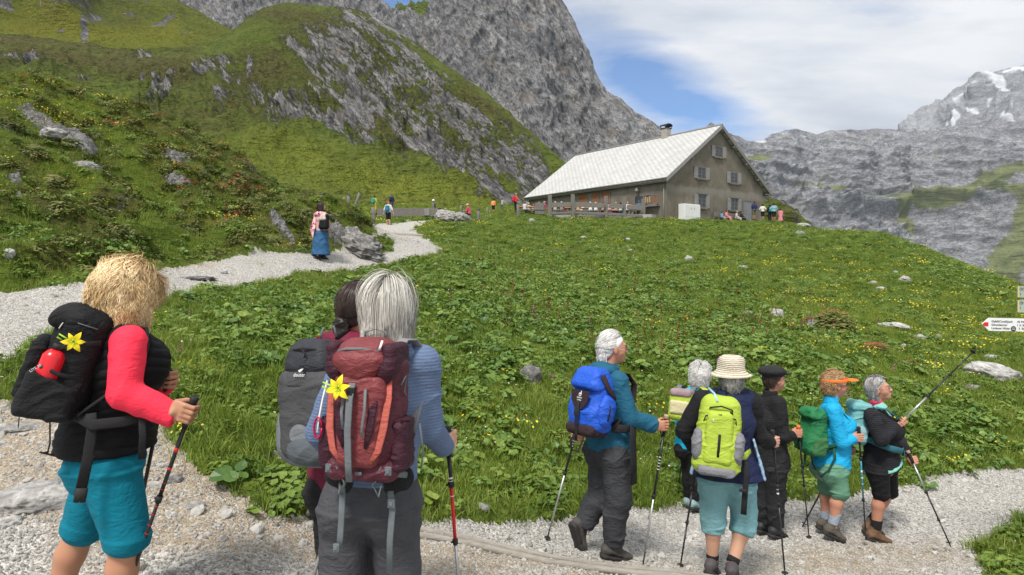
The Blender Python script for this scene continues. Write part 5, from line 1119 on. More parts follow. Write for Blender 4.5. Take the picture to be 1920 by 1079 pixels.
def hair_mesh(c, R, n, length, puff=0.012, wave=0.006, wfreq=14, width=0.0022, seed=0, part=0.15, flare=0.0, curl=0.0, scl=1.0, gather=None, hairline=0.30, inward=0.0, steps=10, lift=0.0, jag=0.25, ymax=None, umax=2.0, split=0.4):
    rs = np.random.RandomState(seed); rad = np.array([.078, .098, .105]) * scl; ctr = np.array([0, -.012, .02]) * scl
    u = rs.normal(0, 1, (n * 3, 3)); u /= np.linalg.norm(u, axis=1, keepdims=True)
    ok = ~((u[:, 1] > hairline) & (u[:, 2] < 0.55 + 0.3 * (u[:, 1] - hairline))) & (u[:, 2] > -0.55) & (u[:, 2] < umax) & ~((np.abs(u[:, 0]) > .75) & (u[:, 2] < -.15) & (u[:, 1] > -.2)); u = u[ok][:n]; n = len(u)
    P_ = ctr + u * rad; pos = [P_.copy()]; Ls = length * (1 - jag * rs.rand(n)) ; ph = rs.rand(n) * 6.28; d = None
    up = np.array([0, 0, 1.0])
    for i in range(steps):
        q = (P_ - ctr) / rad; qn = np.linalg.norm(q, axis=1, keepdims=True); nr = q / rad; nr /= np.linalg.norm(nr, axis=1, keepdims=True)
        if gather is not None:
            g = np.array(gather) * scl - P_; dist = np.linalg.norm(g, axis=1, keepdims=True); tgt = g / (dist + 1e-6)
            dd = tgt - nr * (np.sum(tgt * nr, 1, keepdims=True)) * (qn < 1.25); step = np.minimum(Ls[:, None] / steps, dist * 0.5 + .002)
        else:
            down = np.tile([0, 0, -1.0], (n, 1)); down[:, 0] += np.sign(P_[:, 0] - part * .1) * split * (nr[:, 2] > 0.4); down[:, 1] -= 0.35 * (nr[:, 2] > 0.3)
            dd = down - nr * np.sum(down * nr, 1, keepdims=True) * (nr[:, 2:3] > -0.15) + nr * (flare if i < steps * .7 else flare - inward); step = Ls[:, None] / steps
            if lift and i < 2: dd = dd + nr * lift
        dd /= np.linalg.norm(dd, axis=1, keepdims=True) + 1e-9; P_ = P_ + dd * step
        q = (P_ - ctr) / rad; qn = np.linalg.norm(q, axis=1, keepdims=True); mn = 1 + (puff + lift * .02) / .09 * min(1, (i + 1) / 3)
        P_ = np.where((qn < mn), ctr + q / qn * mn * rad, P_)
        if ymax is not None: lim = ymax + np.clip(P_[:, 2] - .03 * scl, 0, 1) * 1.4; P_[:, 1] = np.where(P_[:, 1] > lim, lim - rs.rand(n) * .012, P_[:, 1])
        pos.append(P_.copy())
    pos = np.array(pos); T = np.linspace(0, 1, steps + 1)[:, None]
    base = np.transpose(pos, (1, 0, 2))
    clump = np.stack([fbm(base[:, 0] * wfreq * 1.3, 2, off=k * 9. + seed) for k in range(3)], -1)
    for i in range(steps + 1):
        t = i / steps; pos[i] += clump * puff * 1.3 * t + np.stack([np.sin(ph * .25 + clump[:, 0] * 14 + t * wfreq), np.cos(ph * .3 + clump[:, 1] * 14 + t * wfreq * 1.1), 0 * ph], -1) * wave * min(1, t * 2)
        if curl: pos[i] += np.stack([np.sin(ph + t * 11), np.cos(ph + t * 11), np.sin(ph * 2 + t * 7)], -1) * curl * t ** .5
    S = steps + 1; V = np.zeros((n, S, 2, 3)); rr = rs.normal(0, 1, (n, 3))
    for i in range(S):
        dvec = pos[min(i + 1, steps)] - pos[max(i - 1, 0)]; nr = (pos[i] - ctr) / rad; nr += rr * .35; sd = np.cross(dvec, nr); sd /= np.linalg.norm(sd, axis=1, keepdims=True) + 1e-9
        w_ = width * (1 - .75 * (i / steps) ** 2); V[:, i, 0] = pos[i] - sd * w_; V[:, i, 1] = pos[i] + sd * w_
    V = V.reshape(-1, 3) @ R + c; k = np.arange(n)[:, None] * S * 2 + np.arange(S - 1)[None, :] * 2
    Fq = np.stack([k, k + 1, k + 3, k + 2], -1).reshape(-1, 4)
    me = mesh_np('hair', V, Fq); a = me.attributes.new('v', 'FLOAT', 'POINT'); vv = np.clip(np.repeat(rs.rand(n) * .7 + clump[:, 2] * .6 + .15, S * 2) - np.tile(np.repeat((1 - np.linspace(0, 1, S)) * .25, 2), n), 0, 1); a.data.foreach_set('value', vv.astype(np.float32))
    return me
def join_meshes(name, mes, attrname='v'):
    bm = bmesh.new()
    for m_ in mes: bm.from_mesh(m_)
    me = bpy.data.meshes.new(name); bm.to_mesh(me); bm.free()
    return me
def head_prims(c, R, s=1.0):
    L = lambda *q: V3(*q) * s @ R + c
    e = lambda q, r, k=.02, op='add': ell(L(*q), np.array(r) * s, R, k, op)
    return [e((0, -.014, .028), (.074, .092, .082), .0), e((0, .022, -.03), (.060, .066, .082), .03), e((0, .058, -.088), (.028, .026, .022), .03), e((.038, .048, -.03), (.026, .026, .026), .03), e((-.038, .048, -.03), (.026, .026, .026), .03),
            seg(L(-.032, .079, .022), L(.032, .079, .022), .011 * s, k=.015), seg(L(0, .082, .012), L(0, .104, -.030), .0075 * s, .0125 * s, k=.010), e((.011, .094, -.033), (.008, .010, .007), .006), e((-.011, .094, -.033), (.008, .010, .007), .006),
            e((.030, .092, .002), (.014, .013, .010), .010, 'sub'), e((-.030, .092, .002), (.014, .013, .010), .010, 'sub'), e((.030, .074, .001), (.013, .013, .0115), .004), e((-.030, .074, .001), (.013, .013, .0115), .004),
            seg(L(-.020, .080, -.060), L(.020, .080, -.060), (.009 * s, .007 * s), k=.006), seg(L(-.018, .078, -.070), L(.018, .078, -.070), (.009 * s, .007 * s), k=.006),
            e((.076, -.004, -.012), (.009, .019, .031), .008), e((-.076, -.004, -.012), (.009, .019, .031), .008)]
def head_col(c, R, s=1.0, smile=False):
    def f(V):
        q = (V - c) @ R.T / s; C = np.ones((len(V), 3))
        lip = np.exp(-(((q[:, 0]) / .024) ** 4 + ((q[:, 2] + .065) / .010) ** 4)) * (q[:, 1] > .07); C = C * (1 - lip[:, None] * np.array([.15, .5, .45]))
        if smile:
            th = np.exp(-(((q[:, 0]) / .020) ** 4 + ((q[:, 2] + .064) / .0045) ** 4)) * (q[:, 1] > .07); C = C * (1 - th[:, None]) + th[:, None] * np.array([1.6, 2.6, 3.8])
        else:
            th = np.exp(-(((q[:, 0]) / .022) ** 4 + ((q[:, 2] + .065) / .0025) ** 4)) * (q[:, 1] > .07); C = C * (1 - .6 * th[:, None])
        for sx in (-1, 1):
            dx, dz = q[:, 0] - sx * .030, q[:, 2] - .001; e = (np.exp(-((dx / .0125) ** 4 + (dz / .006) ** 4)) * (q[:, 1] > .06))[:, None]
            C = C * (1 - e) + e * np.array([1.5, 2.4, 3.2]); i_ = (np.exp(-((dx / .006) ** 4 + (dz / .006) ** 4)) * (q[:, 1] > .06))[:, None]; C = C * (1 - i_) + i_ * .08
            br = (np.exp(-((dx / .017) ** 4 + ((dz - .020) / .0035) ** 4)) * (q[:, 1] > .055))[:, None]; C = C * (1 - .45 * br)
        return C
    return f
def grip_prims(g, axis, wrist, n_sign, r=.016, s=1.0):
    """a closed hand round a handle: palm, four bent fingers, thumb. g: point on the handle axis"""
    a = nz(axis); w_ = np.asarray(wrist, float) - g; w_ = nz(w_ - a * (w_ @ a)); n = np.cross(a, w_) * n_sign
    Q = lambda A, N, W: g + a * A * s + n * N * s + w_ * W * s; out = []
    out.append(seg(wrist, Q(0, .020, .040), (.028 * s, .019 * s), (.036 * s, .017 * s), u=a, k=.018)); out.append(seg(Q(0, .022, .045), Q(0, .027, .008), (.040 * s, .014 * s), (.040 * s, .012 * s), u=a, k=.015))
    for i, (hh, f) in enumerate(((.031, .95), (.0105, 1.0), (-.010, .96), (-.030, .82))):
        p0 = Q(hh, .030, .006); p1 = Q(hh * 1.02, .026 * f, -.030 * f); p2 = Q(hh * 1.0, -.006, -.034 * f); p3 = Q(hh * .97, -.025 * f, -.014)
        out += [seg(p0, p1, .0098 * s, .0090 * s, k=.005), seg(p1, p2, .0090 * s, .0083 * s, k=.003), seg(p2, p3, .0083 * s, .0072 * s, k=.003)]
    t0 = Q(.022, .012, .046); t1 = Q(.036, -.012, .024); t2 = Q(.040, -.024, .000); t3 = Q(.034, -.027, -.022)
    out += [seg(t0, t1, .015 * s, .0115 * s, k=.01), seg(t1, t2, .0108 * s, .0098 * s, k=.003), seg(t2, t3, .0098 * s, .0080 * s, k=.003)]
    return out
def relaxed_prims(wr_, d, side, s=1.0):
    d = nz(d); side = nz(side - d * (side @ d)); nrm = np.cross(d, side); Q = lambda A, B, C: wr_ + d * A * s + side * B * s + nrm * C * s; out = [seg(wr_, Q(.08, 0, 0), (.026 * s, .018 * s), (.038 * s, .014 * s), u=side, k=.015)]
    for b, l in ((.030, .9), (.010, 1), (-.010, .95), (-.029, .75)):
        out += [seg(Q(.08, b, 0), Q(.08 + .04 * l, b * 1.1, .008), .009 * s, .0085 * s, k=.004), seg(Q(.08 + .04 * l, b * 1.1, .008), Q(.08 + .07 * l, b * 1.1, .028), .0085 * s, .007 * s, k=.003)]
    out += [seg(Q(.02, .02, .005), Q(.06, .045, .02), .014 * s, .010 * s, k=.01), seg(Q(.06, .045, .02), Q(.085, .042, .035), .010 * s, .008 * s, k=.003)]
    return out
M_SOLE = mat('dark rubber sole', (0.030, 0.028, 0.026), 0.8, 0.2, 30); M_LACE = plain('dark laces', (0.02, 0.02, 0.02))
def boot(pref, root, ank, d, up, mt, hi=.10, s=1.0, h=.006, lace=True, name='boot', sole=M_SOLE):
    """hiking boot: leather upper, rubber sole, laces; ank is the ankle joint"""
    d = nz(d); up = nz(up - d * (up @ d)); sd = np.cross(d, up); R = np.array([sd, d, up]); Q = lambda a, b, c: ank + sd * a * s + d * b * s + up * c * s - pref
    P0 = [seg(Q(0, -.045, -.045), Q(0, .11, -.062), (.040 * s, .034 * s), (.043 * s, .024 * s), u=sd, k=.02), ell(Q(0, .135, -.064), (.043 * s, .050 * s, .026 * s), R, .02), ell(Q(0, -.045, -.05), (.036 * s, .036 * s, .045 * s), R, .02),
          seg(Q(0, -.015, -.04), Q(0, -.008, hi - .045), (.041 * s, .048 * s), (.044 * s, .050 * s), u=sd, k=.03, we=.010), seg(Q(0, .02, -.015), Q(0, .09, -.045), (.030 * s, .026 * s), (.028 * s, .018 * s), u=sd, k=.02), plane(Q(0, 0, -.083), -up)]
    o = link(name, field_mesh(P0, h, name, wrinkle(.0022, 22, 1)), mt, root)
    S0 = [seg(Q(0, -.05, -.088), Q(0, .06, -.088), (.043 * s, .030 * s), (.044 * s, .030 * s), u=sd, k=.01), ell(Q(0, .125, -.088), (.049 * s, .062 * s, .030 * s), R, .02), plane(Q(0, 0, -.076), up), plane(Q(0, 0, -.108), -up)]
    link('sole', field_mesh(S0, h, 'sole', None), sole, o)
    if lace:
        m = MB()
        for i in range(4):
            y, z = .030 + i * .020, .012 - i * .0155; m.tube([Q(-.024, y, z - .006), Q(0, y + .004, z + .009), Q(.024, y, z - .006)], .0028 * s, 5)
        m.tube([Q(0, .02, .03), Q(.03, .045, .02), Q(.034, .06, -.01)], .002 * s, 5); m.tube([Q(0, .02, .03), Q(-.03, .045, .025), Q(-.036, .055, -.005)], .002 * s, 5); m.build('laces', M_LACE, o)
    return o
M_GRIP = mat('black rubber grip', (0.018, 0.018, 0.018), 0.7, 0.2, 60); M_ALU = mat('silver aluminium shaft', (0.52, 0.53, 0.54), 0.32, 0.06, 10, 0.0, metal=0.75); M_BLK = mat('glossy black shaft', (0.02, 0.02, 0.022), 0.3, 0.1, 10, 0.0); M_STEEL = mat('steel tip', (0.25, 0.25, 0.25), 0.35, 0.1, 10, 0, metal=0.9)
M_RPOLE = mat('red shaft', (0.60, 0.02, 0.025), 0.3, 0.1, 10, 0.0); M_CORK = mat('cork grip', (0.42, 0.28, 0.17), 0.8, 0.15, 90); M_STRAP = cloth('black webbing', (0.018, 0.018, 0.019), 0.8, 0.1, 300, 0.1)
M_TPOLE = mat('teal shaft', (0.03, 0.22, 0.30), 0.3, 0.1, 10, 0.0); M_ORG = plain('orange plastic', (0.80, 0.16, 0.02)); M_LOGO = plain('white print', (0.70, 0.70, 0.70)); M_GREYW = cloth('grey webbing', (0.14, 0.16, 0.17), 0.8, 0.1, 300, 0.1)
def pole(lab, top, tip, secs, grip=M_GRIP, gl=.13, r=.0085, basket=True, strap=True, deco=None, group='trekking poles of the hikers', cap=None):
    """trekking pole: grip, shaft sections, clamps, basket and tip. secs: (end fraction, material)"""
    top, tip = Vector(top), Vector(tip); o = empty('trekking_pole', tip, 0, lab, 'trekking pole', group); A = top - tip; L = A.length; d = A.normalized(); T = lambda f: A * f
    g0 = 1 - gl / L; m = MB(); m.tube([T(g0), T(g0 + .35 * (1 - g0)), T(g0 + .8 * (1 - g0)), T(.992), T(1.0)], [.012, .0165, .0145, .019, .012], 10); gg = m.build('grip', grip, o)
    if cap: m = MB(); m.tube([T(.975), T(1.004)], [.0205, .017], 10); m.build('grip_top', cap, gg)
    f0 = g0; rr = r
    for i, (f1, mt_) in enumerate(secs):
        m = MB(); m.tube([T(f0), T(f1)], [rr, rr * .97], 10); m.build('shaft', mt_, o)
        if i < len(secs) - 1:
            m = MB(); m.tube([T(f1 + .018), T(f1 - .012)], [rr * 1.55, rr * 1.45], 10); sdv = d.cross(Vector((0.3, 1, 0))).normalized(); m.tube([T(f1 + .008) + sdv * rr, T(f1 - .004) + sdv * rr * 2.3], rr * .5, 6); m.build('clamp', M_GRIP, o)
        f0 = f1; rr *= .88
    if deco:
        m = MB()
        for (fa, fb) in deco[1]: m.tube([T(fa), T(fb)], [r * 1.03, r * 1.03], 10)
        m.build('shaft_marking', deco[0], o)
    m = MB(); m.tube([T(f0), T(.028), T(.014)], [.0062, .006, .0045], 8); m.build('lower_section', M_GRIP, o); m = MB(); m.tube([T(.014), T(0)], [.0042, .0015], 8); m.build('tip', M_STEEL, o)
    if basket: m = MB(); m.tube([T(.058), T(.054)], [.024, .026], 14); m.build('basket', M_GRIP, o)
    if strap:
        sv = d.cross(Vector((1, .4, 0))).normalized(); m = MB(); b0 = T(1 - gl * .18 / L)
        m.tube([b0, b0 + sv * .035 - d * .03, b0 + sv * .05 - d * .10, b0 + sv * .02 - d * .14, b0 - sv * .004 - d * .06], [.006] * 5, 6, flat=.35); m.build('wrist_strap', M_STRAP, o)
    return o

class Person:
    def __init__(s, lab, D, yaw, J, skin, group=None, girth=1.0, tfront=1.0, hv=None, hp=0.0, hs=1.0, h=.006, smile=False, name='person', roll=0.0, arm=1.0, leg=1.0, hip=1.0):
        s.D = D; s.f = V3(math.cos(math.radians(yaw)), math.sin(math.radians(yaw)), 0); s.s = V3(s.f[1], -s.f[0], 0); s.h = h; s.arm = arm; s.leg = leg; s.hip = hip
        s.J = {k: np.array(P(v[0], v[1], D + (v[2] if len(v) > 2 else 0.0))[:]) for k, v in J.items()}
        foot = (s.J['Ra'] + s.J['La']) / 2; s.o = foot.copy(); s.o[2] = min(s.J['Ra'][2], s.J['La'][2]) - .10
        s.root = empty(name, s.o, 0, lab, 'person', group); s.g = girth; s.tf = tfront
        for k in s.J: s.J[k] = s.J[k] - s.o
        hy = math.radians(yaw if hv is None else hv); hpr = math.radians(hp); s.hf = V3(math.cos(hy) * math.cos(hpr), math.sin(hy) * math.cos(hpr), math.sin(hpr)); upv = nz(V3(0, 0, 1) + s.s * math.sin(math.radians(roll)))
        s.HR = hframe(s.hf, upv); s.hs = hs; s.skin = skin; s.extra = []; s.smile = smile
    def torso(s, off=0.0, k=.05, flare=0.0):
        J, g, tf = s.J, s.g, s.tf; u = s.s
        sh = (J['Rs'] + J['Ls']) / 2; hw = np.linalg.norm(J['Rs'] - J['Ls']) / 2; o = off
        A = [seg(J['hip'], J['waist'], ((.155 * g * s.hip + o), (.112 * tf * g + o)), ((.135 * g + o), (.102 * tf * g + o)), u=u, k=.0), seg(J['waist'], J['chest'], ((.135 * g + o), (.102 * tf * g + o)), ((.150 * g + o), (.108 * tf * g + o)), u=u, k=k),
             seg(J['chest'], sh + V3(0, 0, -.03), ((.150 * g + o), (.108 * tf * g + o)), ((hw * .72 + o), (.080 + o)), u=u, k=k), seg(J['Ls'] * .88 + J['Rs'] * .12, J['Rs'] * .88 + J['Ls'] * .12, .052 + o, k=k), seg(sh + V3(0, 0, .0), J['neck'], (.075 + o * .8, .06 + o * .8), (.05 + o * .5, .05 + o * .5), u=u, k=.03)]
        if flare: A.append(ell(J['hip'], (.16 * g * s.hip + o + flare, .118 * tf * g + o + flare, .10), np.array([s.s, s.f, [0, 0, 1]]), .05))
        return A
    def bust(s, off=.0, r=.07):
        c = s.J['chest'] + s.f * (.075 * s.tf * s.g) + V3(0, 0, .02); return [ell(c + s.s * q * .075, r + off, None, .05) for q in (-1, 1)]
    def limb_arm(s, c, off=0.0, w0=.046, w1=.040, w2=.027, k=.03, end=1.0, we=None):
        J = s.J; a, b, e = J[c + 's'], J[c + 'e'], J[c + 'w']; e = b + (e - b) * end; m = s.arm
        return [seg(a, b, w0 * m + off, w1 * m + off, k=k), seg(b, e, w1 * m + off, w2 * (m if end < 1 else 1) + off, k=.02, we=we)]
    def limb_leg(s, c, off=0.0, w0=.082, w1=.056, w2=.036, k=.03, end=1.0, we=None, offe=None):
        J = s.J; a, b, e = J[c + 'h'], J[c + 'k'], J[c + 'a']; m = s.leg; offe = off if offe is None else offe
        calf = b + (e - b) * .30 - s.f * .012
        A = [seg(a, b, w0 * m + off, w1 * m + offe, k=k)]
        if end >= 1 or end > .5: A += [seg(b, calf, w1 * m * .95 + offe, .054 * m + offe, k=.02), seg(calf, b + (e - b) * end, .054 * m + offe, w2 + offe, k=.02, we=we)]
        elif end > 0: A += [seg(b, b + (e - b) * end, w1 * m + offe, .055 * m + offe, k=.02, we=we)]
        return A
    def body(s, arms=('R', 'L'), hands=None, legs_out=True):
        A = s.torso(-.012); J = s.J
        A += [seg(J['neck'] + V3(0, 0, -.03), J['head'] + V3(0, 0, -.05) - s.hf * .012, .050, .047, k=.02)]
        for c in 'RL': A += s.limb_arm(c, -.002); A += s.limb_leg(c, 0.0)
        for c in 'RL':
            a = J[c + 'a']; A += [seg(a, a + s.toe(c) * .12 - V3(0, 0, .05), .030, .022, k=.02)]
        A += head_prims(J['head'], s.HR, s.hs)
        for hp_ in (hands or []): A += hp_
        s.bodyo = link('body', field_mesh(A, s.h, 'body', None, head_col(J['head'], s.HR, s.hs, s.smile)), s.skin, s.root); return s
    def toe(s, c): return s.J[c + 't'] - s.J[c + 'a'] if c + 't' in s.J else s.f
    def part(s, name, prims, mt, wr=None, h=None, parent=None, smooth=1): return link(name, field_mesh(prims, h or s.h, name, wr, None, smooth), mt, parent or s.root)
    def hair(s, mt, cap=True, caps=.010, bf=.040, bv=.48, **kw):
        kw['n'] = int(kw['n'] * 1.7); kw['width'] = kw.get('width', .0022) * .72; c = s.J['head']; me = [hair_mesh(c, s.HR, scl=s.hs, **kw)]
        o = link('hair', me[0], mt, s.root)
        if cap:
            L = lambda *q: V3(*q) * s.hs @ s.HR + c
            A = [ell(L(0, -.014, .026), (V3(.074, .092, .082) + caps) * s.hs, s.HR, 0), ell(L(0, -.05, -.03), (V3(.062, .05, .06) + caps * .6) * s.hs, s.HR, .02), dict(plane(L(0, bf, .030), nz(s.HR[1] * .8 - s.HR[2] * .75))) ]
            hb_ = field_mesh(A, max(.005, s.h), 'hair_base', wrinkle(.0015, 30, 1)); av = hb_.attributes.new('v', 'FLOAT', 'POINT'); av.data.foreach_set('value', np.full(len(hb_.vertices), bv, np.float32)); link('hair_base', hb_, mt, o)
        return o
    def boots(s, mt, hi=.10, scale=1.0, **kw):
        for c in 'RL':
            d = s.toe(c); up = V3(0, 0, 1) if abs(nz(d)[2]) < .5 else nz(np.cross(s.s, nz(d))) 
            if up[2] < 0: up = -up
            boot(V3(0, 0, 0), s.root, s.J[c + 'a'], d, up, mt, hi, scale, max(s.h * .8, .004), **kw)
def top(p, mt, off=.014, drop=.06, aoff=.012, end=1.0, name='jacket', flare=0.0, wr=None, arms='RL', collar=None, cuffw=None, bust=0.0, we=.012, w2=.030):
    J = p.J; A = p.torso(off, .05, flare)
    A.append(seg(J['hip'] + V3(0, 0, .03), J['hip'] - V3(0, 0, max(drop, .0) + .01), (.158 * p.g * p.hip + off + flare * .6, .115 * p.tf * p.g + off + flare * .5), (.165 * p.g * p.hip + off + flare, .120 * p.tf * p.g + off + flare), u=p.s, k=.05))
    if bust: A += p.bust(off, bust)
    A.append(plane(J['hip'] - V3(0, 0, drop), (0, 0, -1)))
    for c in arms: A += p.limb_arm(c, aoff, .052, .045, w2, k=.035, end=end, we=we)
    o = p.part(name, A, mt, wr or wrinkle(.005, 9, 1.7, off=len(name)))
    if collar:
        c0 = J['neck'] + V3(0, 0, -.035); c1 = J['neck'] + V3(0, 0, .025)
        p.part('collar', [seg(c0, c1, (.075, .07), (.066, .064), u=p.s, we=.014), dict(seg(J['neck'], J['neck'] + V3(0, 0, .09), .050, .052, we=.01), op='sub', k=.01)], collar, wrinkle(.003, 12), parent=o)
    return o
def trousers(p, mt, off=.014, end=.97, offe=.022, name='trousers', legs='RL', wr=None, up=.07, we=.012, knee=.0):
    J = p.J; A = [seg(J['hip'] + V3(0, 0, up), J['hip'] - V3(0, 0, .03), (.142 * p.g * p.hip + off, .108 * p.tf * p.g + off), (.160 * p.g * p.hip + off, .122 * p.tf * p.g + off), u=p.s, k=.0, we=.012)]
    for q in (-1, 1): A.append(ell(J['hip'] + p.s * q * .078 * p.g - p.f * .055 * p.tf - V3(0, 0, .055), (.088 * p.g, .085 * p.g, .10), None, .05))
    for c in legs: A += p.limb_leg(c, off, .086, .060, .040, k=.045, end=end, we=we, offe=offe)
    return p.part(name, A, mt, wr or wrinkle(.007, 8, 1.5, off=2))
def strap_tube(m, pts, w_=.018, th=.25, k=8, side=None, mi=0): m.tube([Vector(q) for q in pts], [w_] * len(pts), k, flat=th, side=side, mi=mi)
class Pack:
    """backpack in its own frame: x to the wearer's right, y away from the back, z up"""
    def __init__(s, lab, px, py, D, yaw, lean=0.0, roll=0.0, h=.006, S=1.0):
        s.o = V3(P(px, py, D)); s.root = empty('backpack', s.o, 0, lab, 'backpack', 'backpacks of the hikers'); s.S = S; s.root.scale = (S, S, S) if not hasattr(S, '__len__') else S; f = V3(math.cos(math.radians(yaw)), math.sin(math.radians(yaw)), 0)
        r = V3(f[1], -f[0], 0); u = nz(V3(0, 0, 1) + f * math.sin(math.radians(lean)) + r * math.sin(math.radians(roll))); y = -nz(np.cross(u, r)); y = nz(np.cross(u, r)); y = y if y @ f < 0 else -y
        r = nz(np.cross(y, u)) ; r = r if r @ V3(f[1], -f[0], 0) > 0 else -r
        s.R = np.array([r, y, u]); s.h = h
    def L(s, *q): return V3(*q) @ s.R
    def box(s, c, hs, rad, k=.02, op='add', tp=0.0): return rbox(s.L(*c), hs, rad, s.R, k, op, tp)
    def ell(s, c, r, k=.02, op='add'): return ell(s.L(*c), r, s.R, k, op)
    def cut(s, c, n): return plane(s.L(*c), s.L(*n))
    def part(s, name, A, mt, wr=None, parent=None, h=None): return link(name, field_mesh(A, h or s.h, name, wr or wrinkle(.004, 10, 1.2, off=3)), mt, parent or s.root)
    def tube(s, name, pts, w_, mt, th=.22, side=(1, 0, 0), parent=None):
        W = [s.L(*q) for q in pts]
        if name in ('hanging_strap', 'dangling_cord', 'strap_end', 'cord_hook', 'loose_strap'):      # these hang plumb
            if name in ('hanging_strap', 'dangling_cord', 'loose_strap'): s.h0 = pts[0]
            W = [s.L(q[0], q[1], s.h0[2]) + V3(0, 0, q[2] - s.h0[2]) for q in pts]
        m = MB(); m.tube([Vector(q) for q in W], [w_] * len(pts) if not hasattr(w_, '__len__') else w_, 8, flat=th, side=s.L(*side)); return m.build(name, mt, parent or s.root)
    def poly(s, name, pts, y, mt, th=.002, parent=None):
        m = MB(); m.prism([Vector(s.L(a, y, c)) for a, c in pts], Vector(s.L(0, th, 0))); return m.build(name, mt, parent or s.root)
    def buckle(s, q, sz=.018, mt=None, side=(1, 0, 0)):
        m = MB(); c = s.L(*q); Mx = Matrix.Translation(c) @ Matrix(s.R.T.tolist()).to_4x4(); m.box((-sz, -.004, -sz * 1.3), (sz, .006, sz * 1.3), Mx); m.box((-sz * .6, .0065, -sz * .7), (sz * .6, .011, sz * .7), Mx); return m.build('buckle', mt or M_GRIP, s.root, .002)
    def word(s, tx, q, size, mt=None, yaw=0.0, parent=None):
        o = text(tx, (0, 0, 0), size, mt or M_LOGO, parent or s.root, align='CENTER', rot=(0, 0, 0))
        Rm = np.array([-s.R[0] if s.R[0] @ V3(1, 0, 0) < -9 else s.R[0], s.R[2], s.R[1]])   # text x -> right seen from behind, text y -> up
        Mx = Matrix.Translation(s.L(*q)) @ Matrix(Rm.T.tolist()).to_4x4() @ Matrix.Rotation(yaw, 4, 'Y'); o.data.transform(Mx); return o
    def harness(s, w_, d, z0, z1, mt, reach=.23, arm=.02, drop=.0):
        for q in (-1, 1):
            s.tube('shoulder_strap', [(q * w_ * .55, -d, z0), (q * w_ * .62, -d - .05, z0 + .045), (q * w_ * .75, -d - .12, z0 + .05 + drop), (q * w_ * .85, -d - reach, z0 - .02 + drop), (q * w_ * .85, -d - reach - .01, z0 - .14), (q * w_ * .92, -d - reach + .06, z0 - .22), (q * w_ * .85, -d, z1)], .028, mt, .22)
def lily(lab, loc, R, sz, px=None):
    """yellow artificial lily: six recurved petals, stamens, a looped green wire"""
    o = empty('flower', loc, 0, lab, 'flower', 'yellow lilies tied to the backpacks'); M = mat('yellow felt petals', (0.82, 0.66, 0.015), 0.6, 0.12, 60, 0.2); r, y, u = R
    for i in range(6):
        an = i * math.pi / 3 + .26; d = r * math.cos(an) + u * math.sin(an); w_ = np.cross(y, d); ln = sz * (1.0 if i % 2 else .88); A = []; S = 7; V = []; wid = [.10, .26, .34, .34, .27, .15, .02]
        for k in range(S):
            t = k / (S - 1); c = d * ln * t + y * (ln * (.28 * math.sin(t * 2.6) - .10 * t * t) + .004)
            for q in (-1, 0, 1): V.append(c + w_ * q * wid[k] * ln * .75 - y * (0.0 if q else .05 * ln))
        F4 = [(k * 3 + q, k * 3 + q + 1, k * 3 + q + 4, k * 3 + q + 3) for k in range(S - 1) for q in (0, 1)]
        me = mesh_np('petal', np.array(V), np.array(F4)); po = link('petal', me, M, o); sm = po.modifiers.new('thick', 'SOLIDIFY'); sm.thickness = .0015; sb = po.modifiers.new('sub', 'SUBSURF'); sb.levels = sb.render_levels = 1
    for i in range(6):
        an = i * math.pi / 3; d = r * math.cos(an) + u * math.sin(an); m = MB(); m.tube([Vector(y * .004), Vector(y * sz * .35 + d * sz * .12), Vector(y * sz * .42 + d * sz * .22)], [.0016, .0012, .0026], 6); m.build('stamen', mat('lime stamen', (0.35, 0.60, 0.05), 0.5), o)
    m = MB(); m.tube([Vector(-r * .01 - y * .004), Vector(-r * sz * .7 + u * sz * .15), Vector(-r * sz * 1.25 + u * sz * .35), Vector(-r * sz * 1.3 + u * sz * .05), Vector(-r * sz * .9 - u * sz * .08)], .003, 6); m.build('stem_wire', mat('lime stamen', (0, 0, 0)), o); return o

H_BLONDE = hair_mat('blonde hair', (0.34, 0.20, 0.08), (0.74, 0.52, 0.25), (0.98, 0.83, 0.54)); H_SILVER = hair_mat('silver grey hair', (0.20, 0.185, 0.16), (0.52, 0.50, 0.45), (0.80, 0.78, 0.71)); H_DARK = hair_mat('dark brown hair', (0.012, 0.008, 0.007), (0.035, 0.020, 0.016), (0.075, 0.045, 0.036))
H_WHITE = hair_mat('white hair', (0.42, 0.41, 0.39), (0.68, 0.67, 0.65), (0.88, 0.88, 0.86)); H_GREY = hair_mat('grey hair', (0.10, 0.10, 0.10), (0.32, 0.31, 0.30), (0.66, 0.65, 0.63)); H_GINGER = hair_mat('sandy curls', (0.20, 0.10, 0.04), (0.42, 0.25, 0.11), (0.66, 0.46, 0.25))

